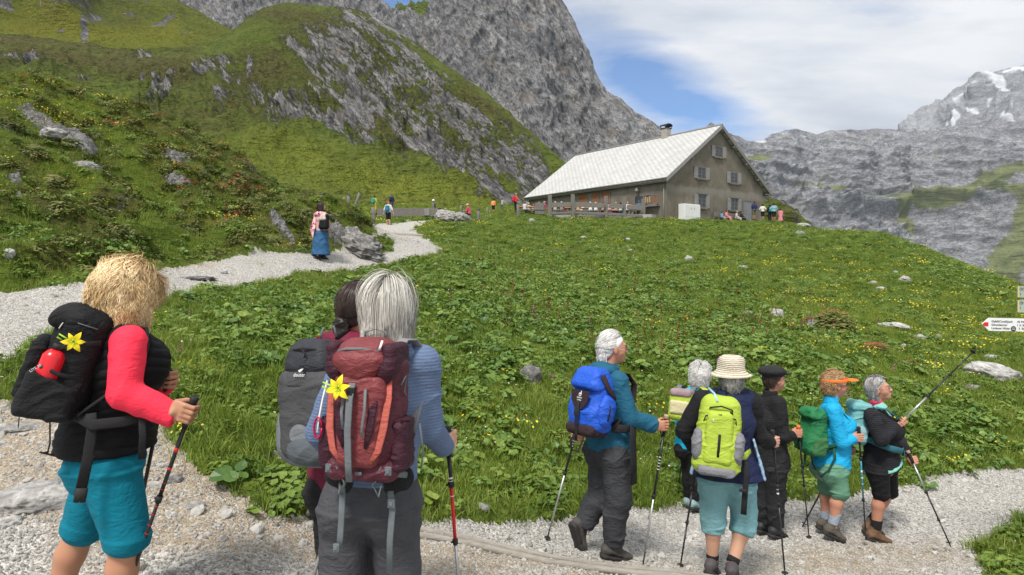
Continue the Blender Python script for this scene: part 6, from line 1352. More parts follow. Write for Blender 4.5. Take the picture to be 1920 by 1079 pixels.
# 1 ---- blonde woman in the black vest
G = 'hikers standing on the gravel in the foreground'
b1 = Person('blonde woman in black quilted vest, pink red sleeves and teal capri trousers holding poles', 2.75, 28,
    dict(head=(243, 556), neck=(228, 606), Rs=(242, 642, -.155), Ls=(220, 638, .155), chest=(228, 690), waist=(214, 770), hip=(200, 850), Re=(232, 738, -.21), Rw=(328, 779, -.17), Le=(275, 745, .20), Lw=(306, 722, .10),
         Rh=(208, 882, -.085), Rk=(238, 1006, -.10), Ra=(228, 1205, -.085), Rt=(264, 1219, -.06), Lh=(196, 880, .085), Lk=(158, 986, .10), La=(92, 1165, .06), Lt=(122, 1200, .07)), SK_TAN, G, girth=1.0, tfront=1.12, hv=66, hp=-8, h=.0045, arm=1.0, leg=1.10, hip=1.06)
g1 = V3(P(351, 772, 2.75 - .17)) - b1.o; tip1 = V3(P(222, 1150, 2.62)) - b1.o; ax1 = nz(g1 - tip1); ax1 = nz(V3(P(362, 752, 2.58)) - V3(P(340, 808, 2.58)))
g1b = V3(P(314, 712, 2.83)) - b1.o; ax1b = V3(0.02, .05, 1)
b1.body(hands=[grip_prims(g1, ax1, b1.J['Rw'], 1), grip_prims(g1b, ax1b, b1.J['Lw'], -1)])
M_CORAL = cloth('neon coral jersey', (0.86, 0.035, 0.075), 0.7, 0.05, 420, 0.25); M_TEAL = cloth('teal stretch cotton', (0.0, 0.155, 0.225), 0.85, 0.06, 300, 0.3); M_VEST = mat('black quilted nylon', (0.006, 0.006, 0.007), 0.7, 0.2, 8, 0.25, 40, bdist=.004, spec=.2)
def quilt(V):     # stitched chevrons
    ph = (V[:, 2] * 1.0 + np.abs(((V @ nz(b1.s)) * 3.0) % 2 - 1) * .10) / .040; q = np.abs(np.sin(ph * math.pi)); return .0075 * q ** .45 + wrinkle(.005, 9, 1.2)(V)
sl = top(b1, M_CORAL, .006, .02, .016, 1.0, 'shirt', arms='RL', collar=M_CORAL, w2=.034, wr=wrinkle(.0055, 8, 1.0))
J = b1.J; A = b1.torso(.022, .05, .0) + [seg(J['hip'] + V3(0, 0, .05), J['hip'] + V3(0, 0, -.02), (.195, .185), (.20, .19), u=b1.s, k=.05), plane(J['hip'] + V3(0, 0, .03), (0, 0, -1))] + b1.bust(.015, .085)
for c, q in (('R', 1), ('L', -1)): A.append(dict(seg(J[c + 's'] + b1.s * q * -.035 + V3(0, 0, -.02), J[c + 's'] + b1.s * q * .14 + V3(0, 0, -.03), (.072, .085), (.10, .105), u=b1.f), op='sub', k=.015))
A += [dict(seg(J['neck'] - V3(0, 0, .02), J['neck'] + V3(0, 0, .09), .056, .062), op='sub', k=.01)]
b1.part('vest', A, M_VEST, quilt)
b1.part('collar', [seg(J['neck'] + V3(0, 0, -.045), J['neck'] + V3(0, 0, .015), .075, .064, we=.012), dict(seg(J['neck'] + V3(0, 0, -.03), J['neck'] + V3(0, 0, .05), .054, .056), op='sub', k=.01)], M_VEST, wrinkle(.003, 12))
trousers(b1, M_TEAL, .016, .07, .022, 'capri_trousers', wr=wrinkle(.0050, 4, 1.3, off=4), up=.05)
b1.hair(H_BLONDE, bv=.6, split=.04, n=8600, length=.215, puff=.030, wave=.011, wfreq=12, width=.0017, seed=3, flare=.16, inward=.6, lift=.22, hairline=.35, caps=.016, curl=.002)
b1.boots(mat('black hiking shoe leather', (0.02, 0.02, 0.022), 0.6, 0.2, 30), .04)
m = MB(); gp = g1; m.tube([Vector(gp + np.array([.0, 0, 0]))] * 1 + [Vector(gp)], .001, 4) if False else None
ring_c = g1 + nz(np.cross(ax1, J['Rw'] - g1)) * .0
pole('dark red patterned pole held in the right hand of the blonde woman', V3(P(366, 744, 2.58)), V3(P(226, 1140, 2.66)), [(.52, M_BLK), (.03, M_BLK)], deco=(M_RPOLE, [(.66, .672), (.745, .765), (.60, .602), (.57, .572), (.49, .492), (.45, .452), (.40, .402), (.36, .362)]), basket=False)
pole('black pole in the left hand of the blonde woman, mostly hidden', V3(P(316, 690, 2.84)), V3(P(214, 1190, 2.90)), [(.5, M_BLK), (.03, M_BLK)])
k1 = Pack('black daypack with a red bottle in its side pocket worn by the blonde woman', 134, 678, 2.61, 30, lean=20, h=.005, S=.95)
M_PB = cloth('black ripstop nylon', (0.009, 0.0095, 0.011), 0.7, 0.1, 500, 0.5, spec=.2); M_PB2 = cloth('dark grey pack mesh', (0.014, 0.0145, 0.016), 0.85, 0.15, 160, 0.5)
A = [k1.box((0, .0, 0), (.155, .105, .235), .085, 0, tp=.10), k1.ell((0, .05, -.10), (.135, .10, .13), .05), k1.ell((0, -.02, .17), (.13, .105, .085), .04)]
pb = k1.part('body', A, M_PB, wrinkle(.010, 8, 1.0, off=1))
k1.part('lid', [k1.ell((0, -.005, .185), (.145, .125, .072), 0), k1.box((0, .02, .17), (.13, .11, .035), .03, .03)], M_PB, wrinkle(.007, 10), pb)
for q in (1, -1): k1.part('side_pocket', [k1.box((q * .140, .03, -.13), (.050, .10, .10), .035, 0), k1.cut((q * .135, 0, -.065), (q * .1, -.25, 1))], M_PB2, wrinkle(.006, 12), pb)
k1.part('front_pocket', [k1.box((0, .12, -.05), (.11, .035, .13), .03, 0)], M_PB, wrinkle(.005, 10), pb)
k1.tube('compression_strap', [(.15, .06, .06), (.158, .0, .09), (.15, -.08, .12)], .010, M_STRAP, .2, (0, 0, 1)); k1.tube('compression_strap', [(.168, .09, -.02), (.180, .02, -.035), (.165, -.07, -.04)], .008, M_STRAP, .2, (0, 0, 1))
k1.tube('zip', [(.118, .055, .19), (.146, .02, .175), (.148, -.05, .17)], .004, M_GREYW, .6); k1.tube('zip_pull', [(.125, .06, .19), (.128, .075, .16), (.13, .08, .135)], .004, M_LOGO, .6)
k1.tube('drawcord', [(.11, .07, .13), (.14, .07, .10), (.155, .05, .11), (.14, .03, .13), (.155, .0, .12), (.16, -.03, .10)], .003, M_STRAP, 1)
k1.harness(.17, .10, .17, -.18, M_STRAP, .15)
k1.tube('hip_belt', [(.13, -.09, -.19), (.20, -.16, -.20), (.225, -.26, -.16), (.20, -.37, -.10)], .022, M_STRAP, .2, (0, 0, 1))
k1.tube('hanging_strap', [(.175, -.14, -.16), (.185, -.145, -.22), (.187, -.13, -.34), (.185, -.10, -.50)], .020, M_STRAP, .12, (0, 1, 0)); k1.tube('strap_end', [(.187, -.108, -.47), (.187, -.098, -.53)], .022, M_GRIP, .3, (0, 1, 0))
k1.tube('hanging_strap', [(.235, -.31, -.10), (.25, -.315, -.20), (.245, -.31, -.30)], .014, M_STRAP, .12, (0, 1, 0)); k1.tube('loose_strap', [(.05, .14, -.05), (.06, .17, -.15), (.05, .165, -.26), (.04, .17, -.31)], .009, M_STRAP, .2)
k1.tube('dangling_cord', [(.10, -.01, -.23), (.10, -.01, -.33), (.085, .0, -.37)], .006, M_STRAP, .5); k1.tube('cord_hook', [(.085, .0, -.37), (.05, .03, -.385), (.10, -.02, -.375)], .007, M_GRIP, .6)
k1.tube('haul_loop', [(-.04, -.08, .235), (-.03, -.07, .265), (.03, -.07, .265), (.04, -.08, .235)], .008, M_STRAP, .4)
wl = text('LITE 20', (0, 0, 0), .014, M_LOGO, k1.root, align='CENTER', rot=(0, 0, 0)); wl.data.transform(Matrix.Translation(k1.L(.196, .095, -.03)) @ Matrix(np.array([-k1.R[1], k1.R[2], k1.R[0]]).T.tolist()).to_4x4() @ Matrix.Rotation(.9, 4, 'Z'))
# red bottle in the near side pocket
bc = k1.L(.128, .055, -.012); bo = empty('water_bottle', k1.o + bc, 0, 'red metal water bottle with dark cap in the side pocket of the black daypack', 'bottle'); m = MB(); U = Vector(k1.R[2])
m.tube([U * -.13, U * -.125, U * .035, U * .052, U * .062], [.036, .040, .040, .030, .017], 20); m.build('bottle_body', mat('red enamel', (0.62, 0.012, 0.02), 0.28, 0.05, 4, 0.0, spec=.5), bo); m = MB(); m.tube([U * .063, U * .085], [.019, .018], 14); m.tube([U * .10, U * .118, U * .118 + Vector((.0, 0, 0)), U * .10 + Vector(k1.R[1]) * .02], .004, 6) if False else None; m.build('cap', M_GRIP, bo)
lily('yellow lily on the black daypack above the red bottle', Vector(k1.o + k1.L(.185, .01, .100)), np.array([k1.R[1] * -1, k1.R[0], k1.R[2]]), .044)

# 2 ---- silver haired woman, back to the camera
b2 = Person('silver haired woman seen from behind in striped blue hooded top and dark grey trousers', 2.40, 80,
    dict(head=(730, 580), neck=(733, 645), Rs=(797, 680), Ls=(652, 680), chest=(722, 745), waist=(708, 850), hip=(697, 925), Re=(801, 800, .04), Rw=(832, 838, .20), Le=(603, 805, .02), Lw=(640, 868, .20),
         Rh=(744, 945), Rk=(750, 1150), Ra=(752, 1332, -.03), Rt=(756, 1336, .09), Lh=(650, 945), Lk=(641, 1150, .02), La=(636, 1335, .03), Lt=(632, 1337, .15)), SK_FAIR, G, girth=.98, hv=70, h=.0045, hip=1.0, leg=.88, arm=1.0)
g2 = V3(P(838, 826, 2.63)) - b2.o
b2.body(hands=[grip_prims(g2, (0, 0, 1), b2.J['Rw'], 1), grip_prims(V3(P(650, 860, 2.66)) - b2.o, (0, 0, 1), b2.J['Lw'], -1)])
M_BLUES = cloth('striped blue fleece', (0.105, 0.150, 0.250), 0.95, 0.06, 300, 0.25, ribs=26); M_GREYT = cloth('charcoal trekking cloth', (0.062, 0.064, 0.072), 0.8, 0.08, 400, 0.5)
tj = top(b2, M_BLUES, .010, -.06, .010, 1.0, 'hooded_top', wr=wrinkle(.006, 8, 1.2, off=5), collar=M_BLUES, w2=.036)
J = b2.J; b2.part('hood', [ell(J['neck'] - b2.f * .045 + V3(0, 0, -.025), (.105, .06, .045), np.array([b2.s, b2.f, [0, 0, 1]]), 0), ell(J['neck'] - b2.f * .01 + V3(0, 0, .0), (.085, .08, .04), np.array([b2.s, b2.f, [0, 0, 1]]), .03)], M_BLUES, wrinkle(.009, 12, 1), parent=tj)
trousers(b2, M_GREYT, .018, .97, .030, 'trousers', up=.12, wr=wrinkle(.008, 6, 1.4, off=8))
b2.hair(H_SILVER, n=6500, split=.2, length=.258, puff=.011, umax=2, wave=.0010, wfreq=10, width=.0014, seed=5, flare=.06, inward=.25, hairline=.3, caps=.005, jag=.15)
b2.boots(mat('brown hiking leather', (0.09, 0.055, 0.035), 0.7, 0.2, 30), .06)
pole('red and black pole in the right hand of the silver haired woman', V3(P(838, 800, 2.63)), V3(P(862, 1130, 2.60)), [(.665, M_BLK), (.34, M_RPOLE), (.10, M_ALU)], gl=.12, deco=(M_LOGO, [(.70, .71), (.685, .69), (.60, .605)]), strap=True)
pole('silver pole in the left hand of the silver haired woman', V3(P(656, 838, 2.66)), V3(P(572, 1140, 2.70)), [(.60, M_ALU), (.06, M_ALU)])
k2 = Pack('burgundy trekking rucksack with orange panels worn by the silver haired woman', 692, 756, 2.21, 80, lean=4, h=.005, S=(.83, .77, .77))
M_BURG = cloth('burgundy nylon', (0.085, 0.012, 0.025), 0.55, 0.08, 500, 0.45, spec=.4); M_RUST2 = cloth('brick red nylon', (0.175, 0.030, 0.034), 0.55, 0.07, 500, 0.4, spec=.4); M_ORNG = cloth('faded orange red nylon', (0.43, 0.10, 0.075), 0.6, 0.08, 500, 0.35); M_PLUM = cloth('dark plum nylon', (0.042, 0.010, 0.020), 0.6, 0.1, 500, 0.4)
A = [k2.box((0, -.01, -.03), (.152, .09, .26), .06, 0, tp=-.0), k2.ell((0, .05, -.13), (.135, .09, .15), .05)]
body2 = k2.part('body', A, M_BURG, wrinkle(.008, 8, 1.0, off=1))
k2.part('front_panel', [k2.box((0, .095, -.06), (.100, .045, .205), .04, 0, tp=-.12), k2.cut((0, .10, .13), (0, 0, 1))], M_RUST2, wrinkle(.005, 9), body2)
for q in (-1, 1):
    k2.tube('orange_panel', [(q * .118, .085, .14), (q * .122, .105, .04), (q * .112, .130, -.09), (q * .095, .135, -.18), (q * .06, .132, -.235)], [.011, .015, .017, .014, .008], M_ORNG, .14, (1, 0, 0), body2)
    k2.tube('plum_panel', [(q * .068, .115, .13), (q * .072, .138, .02), (q * .062, .150, -.10), (q * .045, .146, -.17)], [.012, .018, .016, .006], M_PLUM, .16, (1, 0, 0), body2)
    k2.part('side_pocket', [k2.box((q * .152, .01, -.17), (.036, .075, .115), .032, 0), k2.cut((q * .15, 0, -.055), (q * -.1, .15, 1))], M_PLUM, wrinkle(.006, 12), body2)
    k2.tube('pocket_elastic', [(q * .165, .085, -.055), (q * .186, .03, -.065), (q * .180, -.05, -.07)], .006, M_PLUM, .6, (0, 0, 1), body2)
lid2 = k2.part('lid', [k2.box((-.005, .015, .235), (.118, .115, .062), .055, 0, tp=.25), k2.ell((0, .10, .165), (.085, .045, .075), .05), k2.ell((0, .06, .22), (.11, .075, .06), .04)], M_RUST2, wrinkle(.007, 9, 1, off=7), body2)
for q in (-1, 1): k2.part('lid_gusset', [k2.box((q * .118, .02, .205), (.030, .105, .070), .028, 0), k2.ell((q * .10, .09, .15), (.035, .035, .06), .04)], M_PLUM, wrinkle(.006, 12), lid2)
k2.tube('zip', [(-.095, .118, .235), (-.05, .142, .248), (.02, .142, .25), (.085, .125, .238)], .0055, M_GREYW, .5, (0, 0, 1), lid2); k2.tube('zip_pull', [(.085, .126, .245), (.092, .128, .262), (.095, .118, .285)], .005, M_LOGO, .5, (1, 0, 0), lid2)
k2.tube('zip', [(-.045, .158, .05), (-.05, .162, -.02), (-.042, .160, -.09)], .007, M_GREYW, .4, (1, 0, 0), body2); k2.tube('daisy_cord', [(.045, .158, .08), (.048, .168, .0), (.04, .168, -.07), (.038, .165, -.12)], .006, M_GREYW, .7, (1, 0, 0), body2)
k2.tube('centre_strap', [(-.012, .155, .105), (-.012, .178, .04), (-.014, .183, -.10), (-.014, .165, -.24), (-.014, .150, -.31)], .0145, M_GREYW, .14, (1, 0, 0), body2); k2.buckle((-.013, .165, .065), .017, M_GRIP)
A = [k2.box((0, .01, -.275), (.150, .09, .055), .045, 0)]; k2.part('bottom_pocket', A, M_BURG, wrinkle(.006, 10), body2)
for q in (-1, 1):
    k2.part('hip_fin', [k2.ell((q * .135, -.02, -.325), (.062, .025, .060), 0), k2.ell((q * .10, -.015, -.36), (.035, .018, .05), .02)], M_PB2, wrinkle(.003, 14), body2)
    k2.tube('belt_strap', [(q * .09, .10, -.26), (q * .135, .07, -.285), (q * .175, -.01, -.31)], .014, M_GREYW, .18, (0, 0, 1), body2); k2.buckle((q * .125, .095, -.27), .014, M_GREYW)
    k2.tube('lower_strap', [(q * .085, .06, -.30), (q * .06, .085, -.335), (q * .08, .08, -.385), (q * .09, .06, -.33)], .012, M_GREYW, .15, (0, 1, 0), body2)
k2.tube('hanging_strap', [(-.105, .0, -.38), (-.11, .0, -.50), (-.12, -.01, -.60), (-.125, -.01, -.66)], .014, M_GREYW, .14, (1, 0, 0), body2); k2.buckle((-.125, .0, -.64), .013, M_GREYW)
k2.tube('hanging_strap', [(.10, .0, -.37), (.115, .01, -.45), (.10, .0, -.60), (.095, -.01, -.75)], .014, M_GREYW, .14, (1, 0, 0), body2); k2.buckle((.112, .012, -.43), .015, M_GREYW)
k2.tube('hanging_strap', [(.19, -.10, -.10), (.205, -.10, -.22), (.20, -.09, -.30)], .013, M_GREYW, .14, (0, 1, 0), body2)
k2.tube('haul_loop', [(-.045, -.05, .285), (-.045, -.05, .315), (0, -.05, .328), (.045, -.05, .315), (.045, -.05, .285)], .006, M_GREYW, .6)
k2.harness(.16, .075, .235, -.2, cloth('pale grey strap padding', (0.24, 0.24, 0.245), 0.8), .20, drop=-.01)
m = MB(); cc_ = Vector(k2.L(-.176, .10, -.10)); U = Vector(k2.R[2]); X_ = Vector(k2.R[0]); m.tube([cc_ + U * .04 * math.sin(i * math.pi / 6) * 1.1 + X_ * .017 * math.cos(i * math.pi / 6) for i in range(13)], .0045, 8); m.build('carabiner', mat('crimson anodised metal', (0.5, 0.01, 0.07), 0.3, 0.05, 5, 0, metal=0.6), body2)
k2.tube('side_cord', [(-.165, .05, .10), (-.178, .06, .02), (-.18, .085, -.06), (-.178, .10, -.12)], .004, M_LOGO, 1, (1, 0, 0), body2)
for q in (1, -1): k2.tube('side_lacing', [(q * .155, .05, .09), (q * .163, .03, .12), (q * .160, .0, .13), (q * .163, .03, .06), (q * .16, .0, .04)], .0032, M_GREYW, 1, (1, 0, 0), body2)
k2.part('label', [k2.box((.005, .105, -.285), (.014, .006, .008), .003, 0)], M_GREYW, lambda V: np.zeros(len(V)), body2, h=.003)
lily('yellow lily at the centre of the burgundy rucksack', Vector(k2.o + k2.L(-.060, .178, .085) * .77), np.array([k2.R[0], k2.R[1], k2.R[2]]), .047)

# 3 ---- dark haired companion
b3 = Person('dark haired woman with a low bun in a burgundy jacket beside the silver haired woman', 2.95, 68,
    dict(head=(672, 578), neck=(655, 632), Rs=(700, 665), Ls=(575, 668), chest=(635, 720), waist=(638, 820), hip=(648, 900), Re=(712, 770, .05), Rw=(715, 850, .15), Le=(565, 780, .12), Lw=(590, 840, .26),
         Rh=(680, 915), Rk=(684, 1080, -.02), Ra=(690, 1230, -.05), Rt=(694, 1234, .08), Lh=(622, 915), Lk=(634, 1080), La=(634, 1232), Lt=(640, 1236, .13)), SK_TAN, G, h=.006, hv=62, roll=10)
b3.body(hands=[relaxed_prims(b3.J['Rw'], V3(0, .2, -1), b3.s), relaxed_prims(b3.J['Lw'], V3(.1, .3, -1), b3.s)])
M_BORD = cloth('bordeaux shell', (0.150, 0.010, 0.035), 0.65, 0.06, 400, 0.5)
tj = top(b3, M_BORD, .014, .03, .012, wr=wrinkle(.007, 8, 1.2, off=4), collar=M_BORD)
b3.part('hood', [ell(b3.J['neck'] - b3.f * .055 + V3(0, 0, -.015), (.135, .07, .055), np.array([b3.s, b3.f, [0, 0, 1]]), 0)], M_BORD, wrinkle(.010, 12, 1), parent=tj)
trousers(b3, cloth('black trekking cloth', (0.016, 0.016, 0.018), 0.8, 0.1, 400, 0.5), .012)
ho = b3.hair(H_DARK, n=2600, length=.17, puff=.006, wave=.001, width=.0016, seed=8, gather=(0, -.085, -.055), hairline=.25, caps=.010, jag=.05)
bun = lambda *q: V3(*q) @ b3.HR + b3.J['head']
b3.part('bun', [ell(bun(0, -.100, -.075), (.040, .036, .045), b3.HR, 0), ell(bun(.012, -.11, -.115), (.028, .025, .035), b3.HR, .02)], H_DARK, wrinkle(.006, 40, 1), parent=ho, h=.004)
b3.part('hair_tie', [seg(bun(-.02, -.096, -.045), bun(.02, -.096, -.045), .016, k=.0)], M_STRAP, parent=ho, h=.004)
m = MB(); m.tube([Vector(bun(.078, .0, .0)), Vector(bun(.080, .06, .005)), Vector(bun(.07, .095, .005))], .0025, 6); m.build('glasses', M_STEEL, b3.root)
b3.boots(mat('black hiking shoe leather', (0, 0, 0)), .06)
k3 = Pack('charcoal and light grey daypack worn by the dark haired woman', 598, 750, 2.70, 72, lean=7, roll=-3, h=.006, S=.93)
M_CH = cloth('charcoal polyester', (0.060, 0.062, 0.066), 0.7, 0.08, 450, 0.35); M_LG = cloth('slate grey polyester', (0.16, 0.175, 0.19), 0.75, 0.07, 450, 0.35); M_MG = cloth('blue grey pack panel', (0.085, 0.10, 0.11), 0.75, 0.07, 450, 0.3); M_TOPP = cloth('near black pack lid', (0.030, 0.032, 0.040), 0.6, 0.08, 450, 0.4)
A = [k3.box((0, 0, -.01), (.165, .10, .275), .085, 0, tp=.10), k3.ell((0, .03, -.13), (.17, .11, .15), .05)]; body3 = k3.part('body', A, M_LG, wrinkle(.006, 7))
k3.part('front_panel', [k3.box((0, .075, -.055), (.135, .065, .20), .06, 0, tp=-.10)], M_CH, wrinkle(.005, 7), body3)
k3.part('lid', [k3.box((0, .035, .19), (.118, .092, .085), .06, 0, tp=.18)], M_TOPP, wrinkle(.006, 8), body3)
k3.part('lower_panel', [k3.ell((.03, .09, -.20), (.13, .065, .075), 0)], M_MG, wrinkle(.005, 7), body3)
for zz in (.225, .15): k3.tube('zip', [(-.105, .06, zz - .03), (-.06, .118, zz), (0, .132, zz + .006), (.06, .118, zz), (.105, .06, zz - .03)], .005, M_STRAP, .6, (0, 0, 1), body3); k3.tube('zip_pull', [(.0, .134, zz + .004), (.02, .142, zz - .02), (.015, .14, zz - .035)], .004, M_STRAP, .6, (1, 0, 0), body3)
k3.tube('seam', [(-.13, .10, .075), (-.06, .143, .070), (.06, .143, .070), (.13, .10, .075)], .004, M_TOPP, .6, (0, 0, 1), body3)
k3.harness(.16, .09, .22, -.2, M_GREYW, .22); k3.tube('haul_loop', [(-.04, -.06, .28), (-.03, -.06, .325), (.03, -.06, .335), (.045, -.06, .285)], .006, M_GREYW, .6)
w3 = k3.word('deuter', (.0, .1500, .110), .022); k3.poly('logo_mark', [(-.008, .135), (.008, .143), (.020, .144), (.011, .134), (.001, .128)], .148, M_LOGO, .0015)
k3.tube('belt_end', [(-.15, .03, -.20), (-.19, .04, -.215)], .013, M_STRAP, .5, (0, 0, 1), body3); k3.tube('side_strap', [(-.165, .02, .06), (-.178, .0, -.05)], .006, M_STRAP, .5, (0, 1, 0), body3)

# 4 ---- white haired walker with the blue rucksack
b4 = Person('white haired walker in petrol blue jacket and dark trousers with one heel lifted', 4.80, 38,
    dict(head=(1150, 652), neck=(1140, 688), Rs=(1160, 716, -.13), Ls=(1112, 712, .13), chest=(1138, 745), waist=(1140, 798), hip=(1142, 838), Re=(1180, 785, -.16), Rw=(1228, 797, -.12), Le=(1095, 775, .16), Lw=(1083, 812, .05),
         Rh=(1152, 850, -.08), Rk=(1158, 938, -.10), Ra=(1150, 1020, -.08), Rt=(1182, 1026, -.02), Lh=(1130, 850, .08), Lk=(1128, 925, .05), La=(1094, 985, .02), Lt=(1104, 1018, .04)), SK_RUDDY, G, girth=1.0, tfront=1.15, hv=8, h=.006, leg=1.05)
g4 = V3(P(1243, 797, 4.69)) - b4.o
b4.body(hands=[grip_prims(g4, (.05, 0, 1), b4.J['Rw'], 1), grip_prims(V3(P(1079, 818, 4.86)) - b4.o, (.2, 0, 1), b4.J['Lw'], 1)])
M_PETR = cloth('petrol blue softshell', (0.012, 0.095, 0.165), 0.75, 0.06, 400, 0.4); M_DKG = cloth('dark grey hiking cloth', (0.040, 0.042, 0.048), 0.8, 0.1, 400, 0.6)
tj = top(b4, M_PETR, .022, .005, .020, .98, wr=wrinkle(.009, 7, 1.3, off=4), collar=M_PETR, w2=.036)
b4.part('hood', [ell(b4.J['neck'] - b4.f * .06 + V3(0, 0, -.015), (.115, .085, .06), np.array([b4.s, b4.f, [0, 0, 1]]), 0), ell(b4.J['neck'] + V3(0, 0, -.01), (.09, .085, .04), np.array([b4.s, b4.f, [0, 0, 1]]), .03)], M_PETR, wrinkle(.010, 12, 1), parent=tj)
trousers(b4, M_DKG, .020, .98, .036, wr=wrinkle(.013, 7, 1.3, off=6))
ho = b4.hair(H_WHITE, n=2600, length=.15, puff=.012, wave=.002, width=.0024, seed=12, gather=(0, -.10, .01), hairline=.2, caps=.004, jag=.1)
hb = lambda *q: V3(*q) @ b4.HR + b4.J['head']
me = hair_mesh(b4.J['head'] + b4.HR[1] * -.045 + b4.HR[2] * -.03, b4.HR, 500, .09, .004, .003, 12, .0022, 31, hairline=-.2, scl=.75); o = link('hair_tail', me, H_WHITE, ho)
def glasses(p, mt, lens=True):
    m = MB(); q = lambda *a: Vector(V3(*a) * p.hs @ p.HR + p.J['head'])
    for sx in (-1, 1): m.tube([q(sx * .031 + .021 * math.cos(t), .097, .0 + .015 * math.sin(t)) for t in np.linspace(0, 6.283, 13)], .0022, 5); m.tube([q(sx * .052, .096, .006), q(sx * .077, .06, .006), q(sx * .082, -.005, .0)], .0022, 5)
    m.tube([q(-.010, .100, .003), q(.010, .100, .003)], .0022, 5); return m.build('glasses', mt, p.root)
glasses(b4, M_STEEL)
b4.boots(mat('grey brown hiking suede', (0.060, 0.055, 0.050), 0.8, 0.2, 30), .05, 1.04)
pole('black and silver pole with cork grip in the right hand of the white haired walker', V3(P(1250, 779, 4.69)), V3(P(1205, 1063, 4.66)), [(.46, M_BLK), (.10, M_ALU)], grip=M_GRIP, cap=M_CORK, deco=(M_LOGO, [(.72, .725), (.70, .705), (.68, .685), (.66, .665), (.64, .645)]), basket=False, gl=.15)
pole('black and silver pole trailing behind the white haired walker', V3(P(1086, 790, 4.87)), V3(P(1023, 1021, 4.95)), [(.58, M_BLK), (.13, M_ALU)], deco=(M_LOGO, [(.84, .845), (.82, .825), (.80, .805)]), gl=.12)
k4 = Pack('bright blue rucksack with black brown flap and white logo on the white haired walker', 1111, 749, 4.66, 42, lean=12, h=.006)
M_BLU = cloth('cobalt blue nylon', (0.010, 0.085, 0.52), 0.6, 0.05, 450, 0.4, spec=.4); M_BRB = cloth('black brown trim', (0.030, 0.018, 0.022), 0.8, 0.1, 450, 0.3)
A = [k4.box((0, 0, -.02), (.145, .10, .215), .07, 0, tp=.10), k4.ell((0, .05, -.10), (.13, .085, .12), .04)]; body4 = k4.part('body', A, M_BLU, wrinkle(.008, 9, off=2))
k4.part('lid', [k4.box((0, .025, .145), (.125, .105, .085), .055, 0, tp=.22)], M_BLU, wrinkle(.006, 9, off=4), body4)
k4.poly('flap', [(-.085, .055), (.085, .055), (.075, -.02), (.03, -.075), (-.03, -.075), (-.075, -.02)], .138, M_BRB, .006, body4)
k4.part('bottom', [k4.box((0, .02, -.215), (.13, .105, .045), .04, 0)], M_BRB, wrinkle(.004, 12), body4)
for q in (-1, 1):
    k4.part('side_pocket', [k4.ell((q * .142, .0, -.07), (.045, .085, .12), 0)], M_BLU, wrinkle(.006, 10), body4); k4.tube('side_trim', [(q * .13, .075, .18), (q * .155, .03, .10), (q * .165, -.02, .055), (q * .158, -.06, .02)], .020, M_BRB, .35, (0, 0, 1), body4); k4.tube('side_zip', [(q * .185, .02, -.02), (q * .188, .02, -.08), (q * .178, .02, -.14)], .008, M_BRB, .5, (0, 1, 0), body4)
k4.tube('buckle_strap', [(0, .150, -.03), (0, .158, -.10), (0, .145, -.18), (0, .13, -.24), (.0, .12, -.30)], .013, M_STRAP, .2, (1, 0, 0), body4); k4.buckle((0, .156, -.095), .022)
k4.poly('logo', [(.002 + .012 * math.cos(t), .025 + .014 * math.sin(t)) for t in np.linspace(0, 6.28, 13)[:-1]], .1445, M_LOGO, .0015, body4); k4.poly('logo_centre', [(.002 + .006 * math.cos(t), .023 + .007 * math.sin(t)) for t in np.linspace(0, 6.28, 13)[:-1]], .1462, M_BRB, .001, body4); k4.poly('logo_stem', [(.009, .024), (.015, .024), (.015, .052), (.009, .052)], .1452, M_LOGO, .0015, body4)
k4.word('deuter', (0, .1450, -.002), .018); k4.word('climber', (0, .1450, -.018), .014)
k4.harness(.16, .09, .17, -.17, M_BRB, .20); k4.tube('hip_strap', [(.14, -.09, -.18), (.20, -.16, -.17), (.235, -.24, -.13)], .030, M_STRAP, .25, (0, 0, 1)); k4.tube('hanging_strap', [(.235, -.20, -.12), (.242, -.19, -.25), (.248, -.19, -.40), (.24, -.20, -.56)], .036, M_STRAP, .12, (0, 1, 0))
k4.tube('loop_strap', [(.0, .12, -.24), (-.05, .12, -.30), (-.03, .12, -.37), (.03, .12, -.37), (.05, .10, -.28)], .010, M_STRAP, .25, (1, 0, 0))

# 5 ---- woman with the straw hat
b5 = Person('woman in straw hat, navy vest and light teal capri trousers seen from behind', 4.70, 72,
    dict(head=(1371, 705), neck=(1366, 735), Rs=(1409, 752), Ls=(1316, 750), chest=(1362, 785), waist=(1362, 845), hip=(1364, 890), Re=(1420, 815, .03), Rw=(1441, 830, .14), Le=(1283, 808, .04), Lw=(1306, 842, .20),
         Rh=(1388, 905), Rk=(1396, 975, .04), Ra=(1373, 1060, -.06), Rt=(1378, 1074, .06), Lh=(1338, 905), Lk=(1337, 972, .02), La=(1336, 1052, .02), Lt=(1346, 1058, .14)), SK_FAIR, G, girth=1.08, tfront=1.1, h=.006, hv=70, arm=1.08, leg=1.06)
g5 = V3(P(1450, 828, 4.86)) - b5.o; g5b = V3(P(1310, 842, 4.93)) - b5.o
b5.body(hands=[grip_prims(g5, (0, 0, 1), b5.J['Rw'], 1), grip_prims(g5b, (0, 0, 1), b5.J['Lw'], -1)])
M_NAVY = cloth('navy shell', (0.010, 0.016, 0.055), 0.7, 0.08, 400, 0.45); M_BLKJ = cloth('black jersey sleeves', (0.012, 0.012, 0.014), 0.85, 0.1, 300, 0.35); M_LTEAL = cloth('light teal cotton', (0.185, 0.375, 0.410), 0.85, 0.05, 300, 0.35); M_PINKS = cloth('neon pink shirt', (0.85, 0.10, 0.13), 0.8); M_LBL = cloth('pale blue side panel', (0.28, 0.42, 0.58), 0.8)
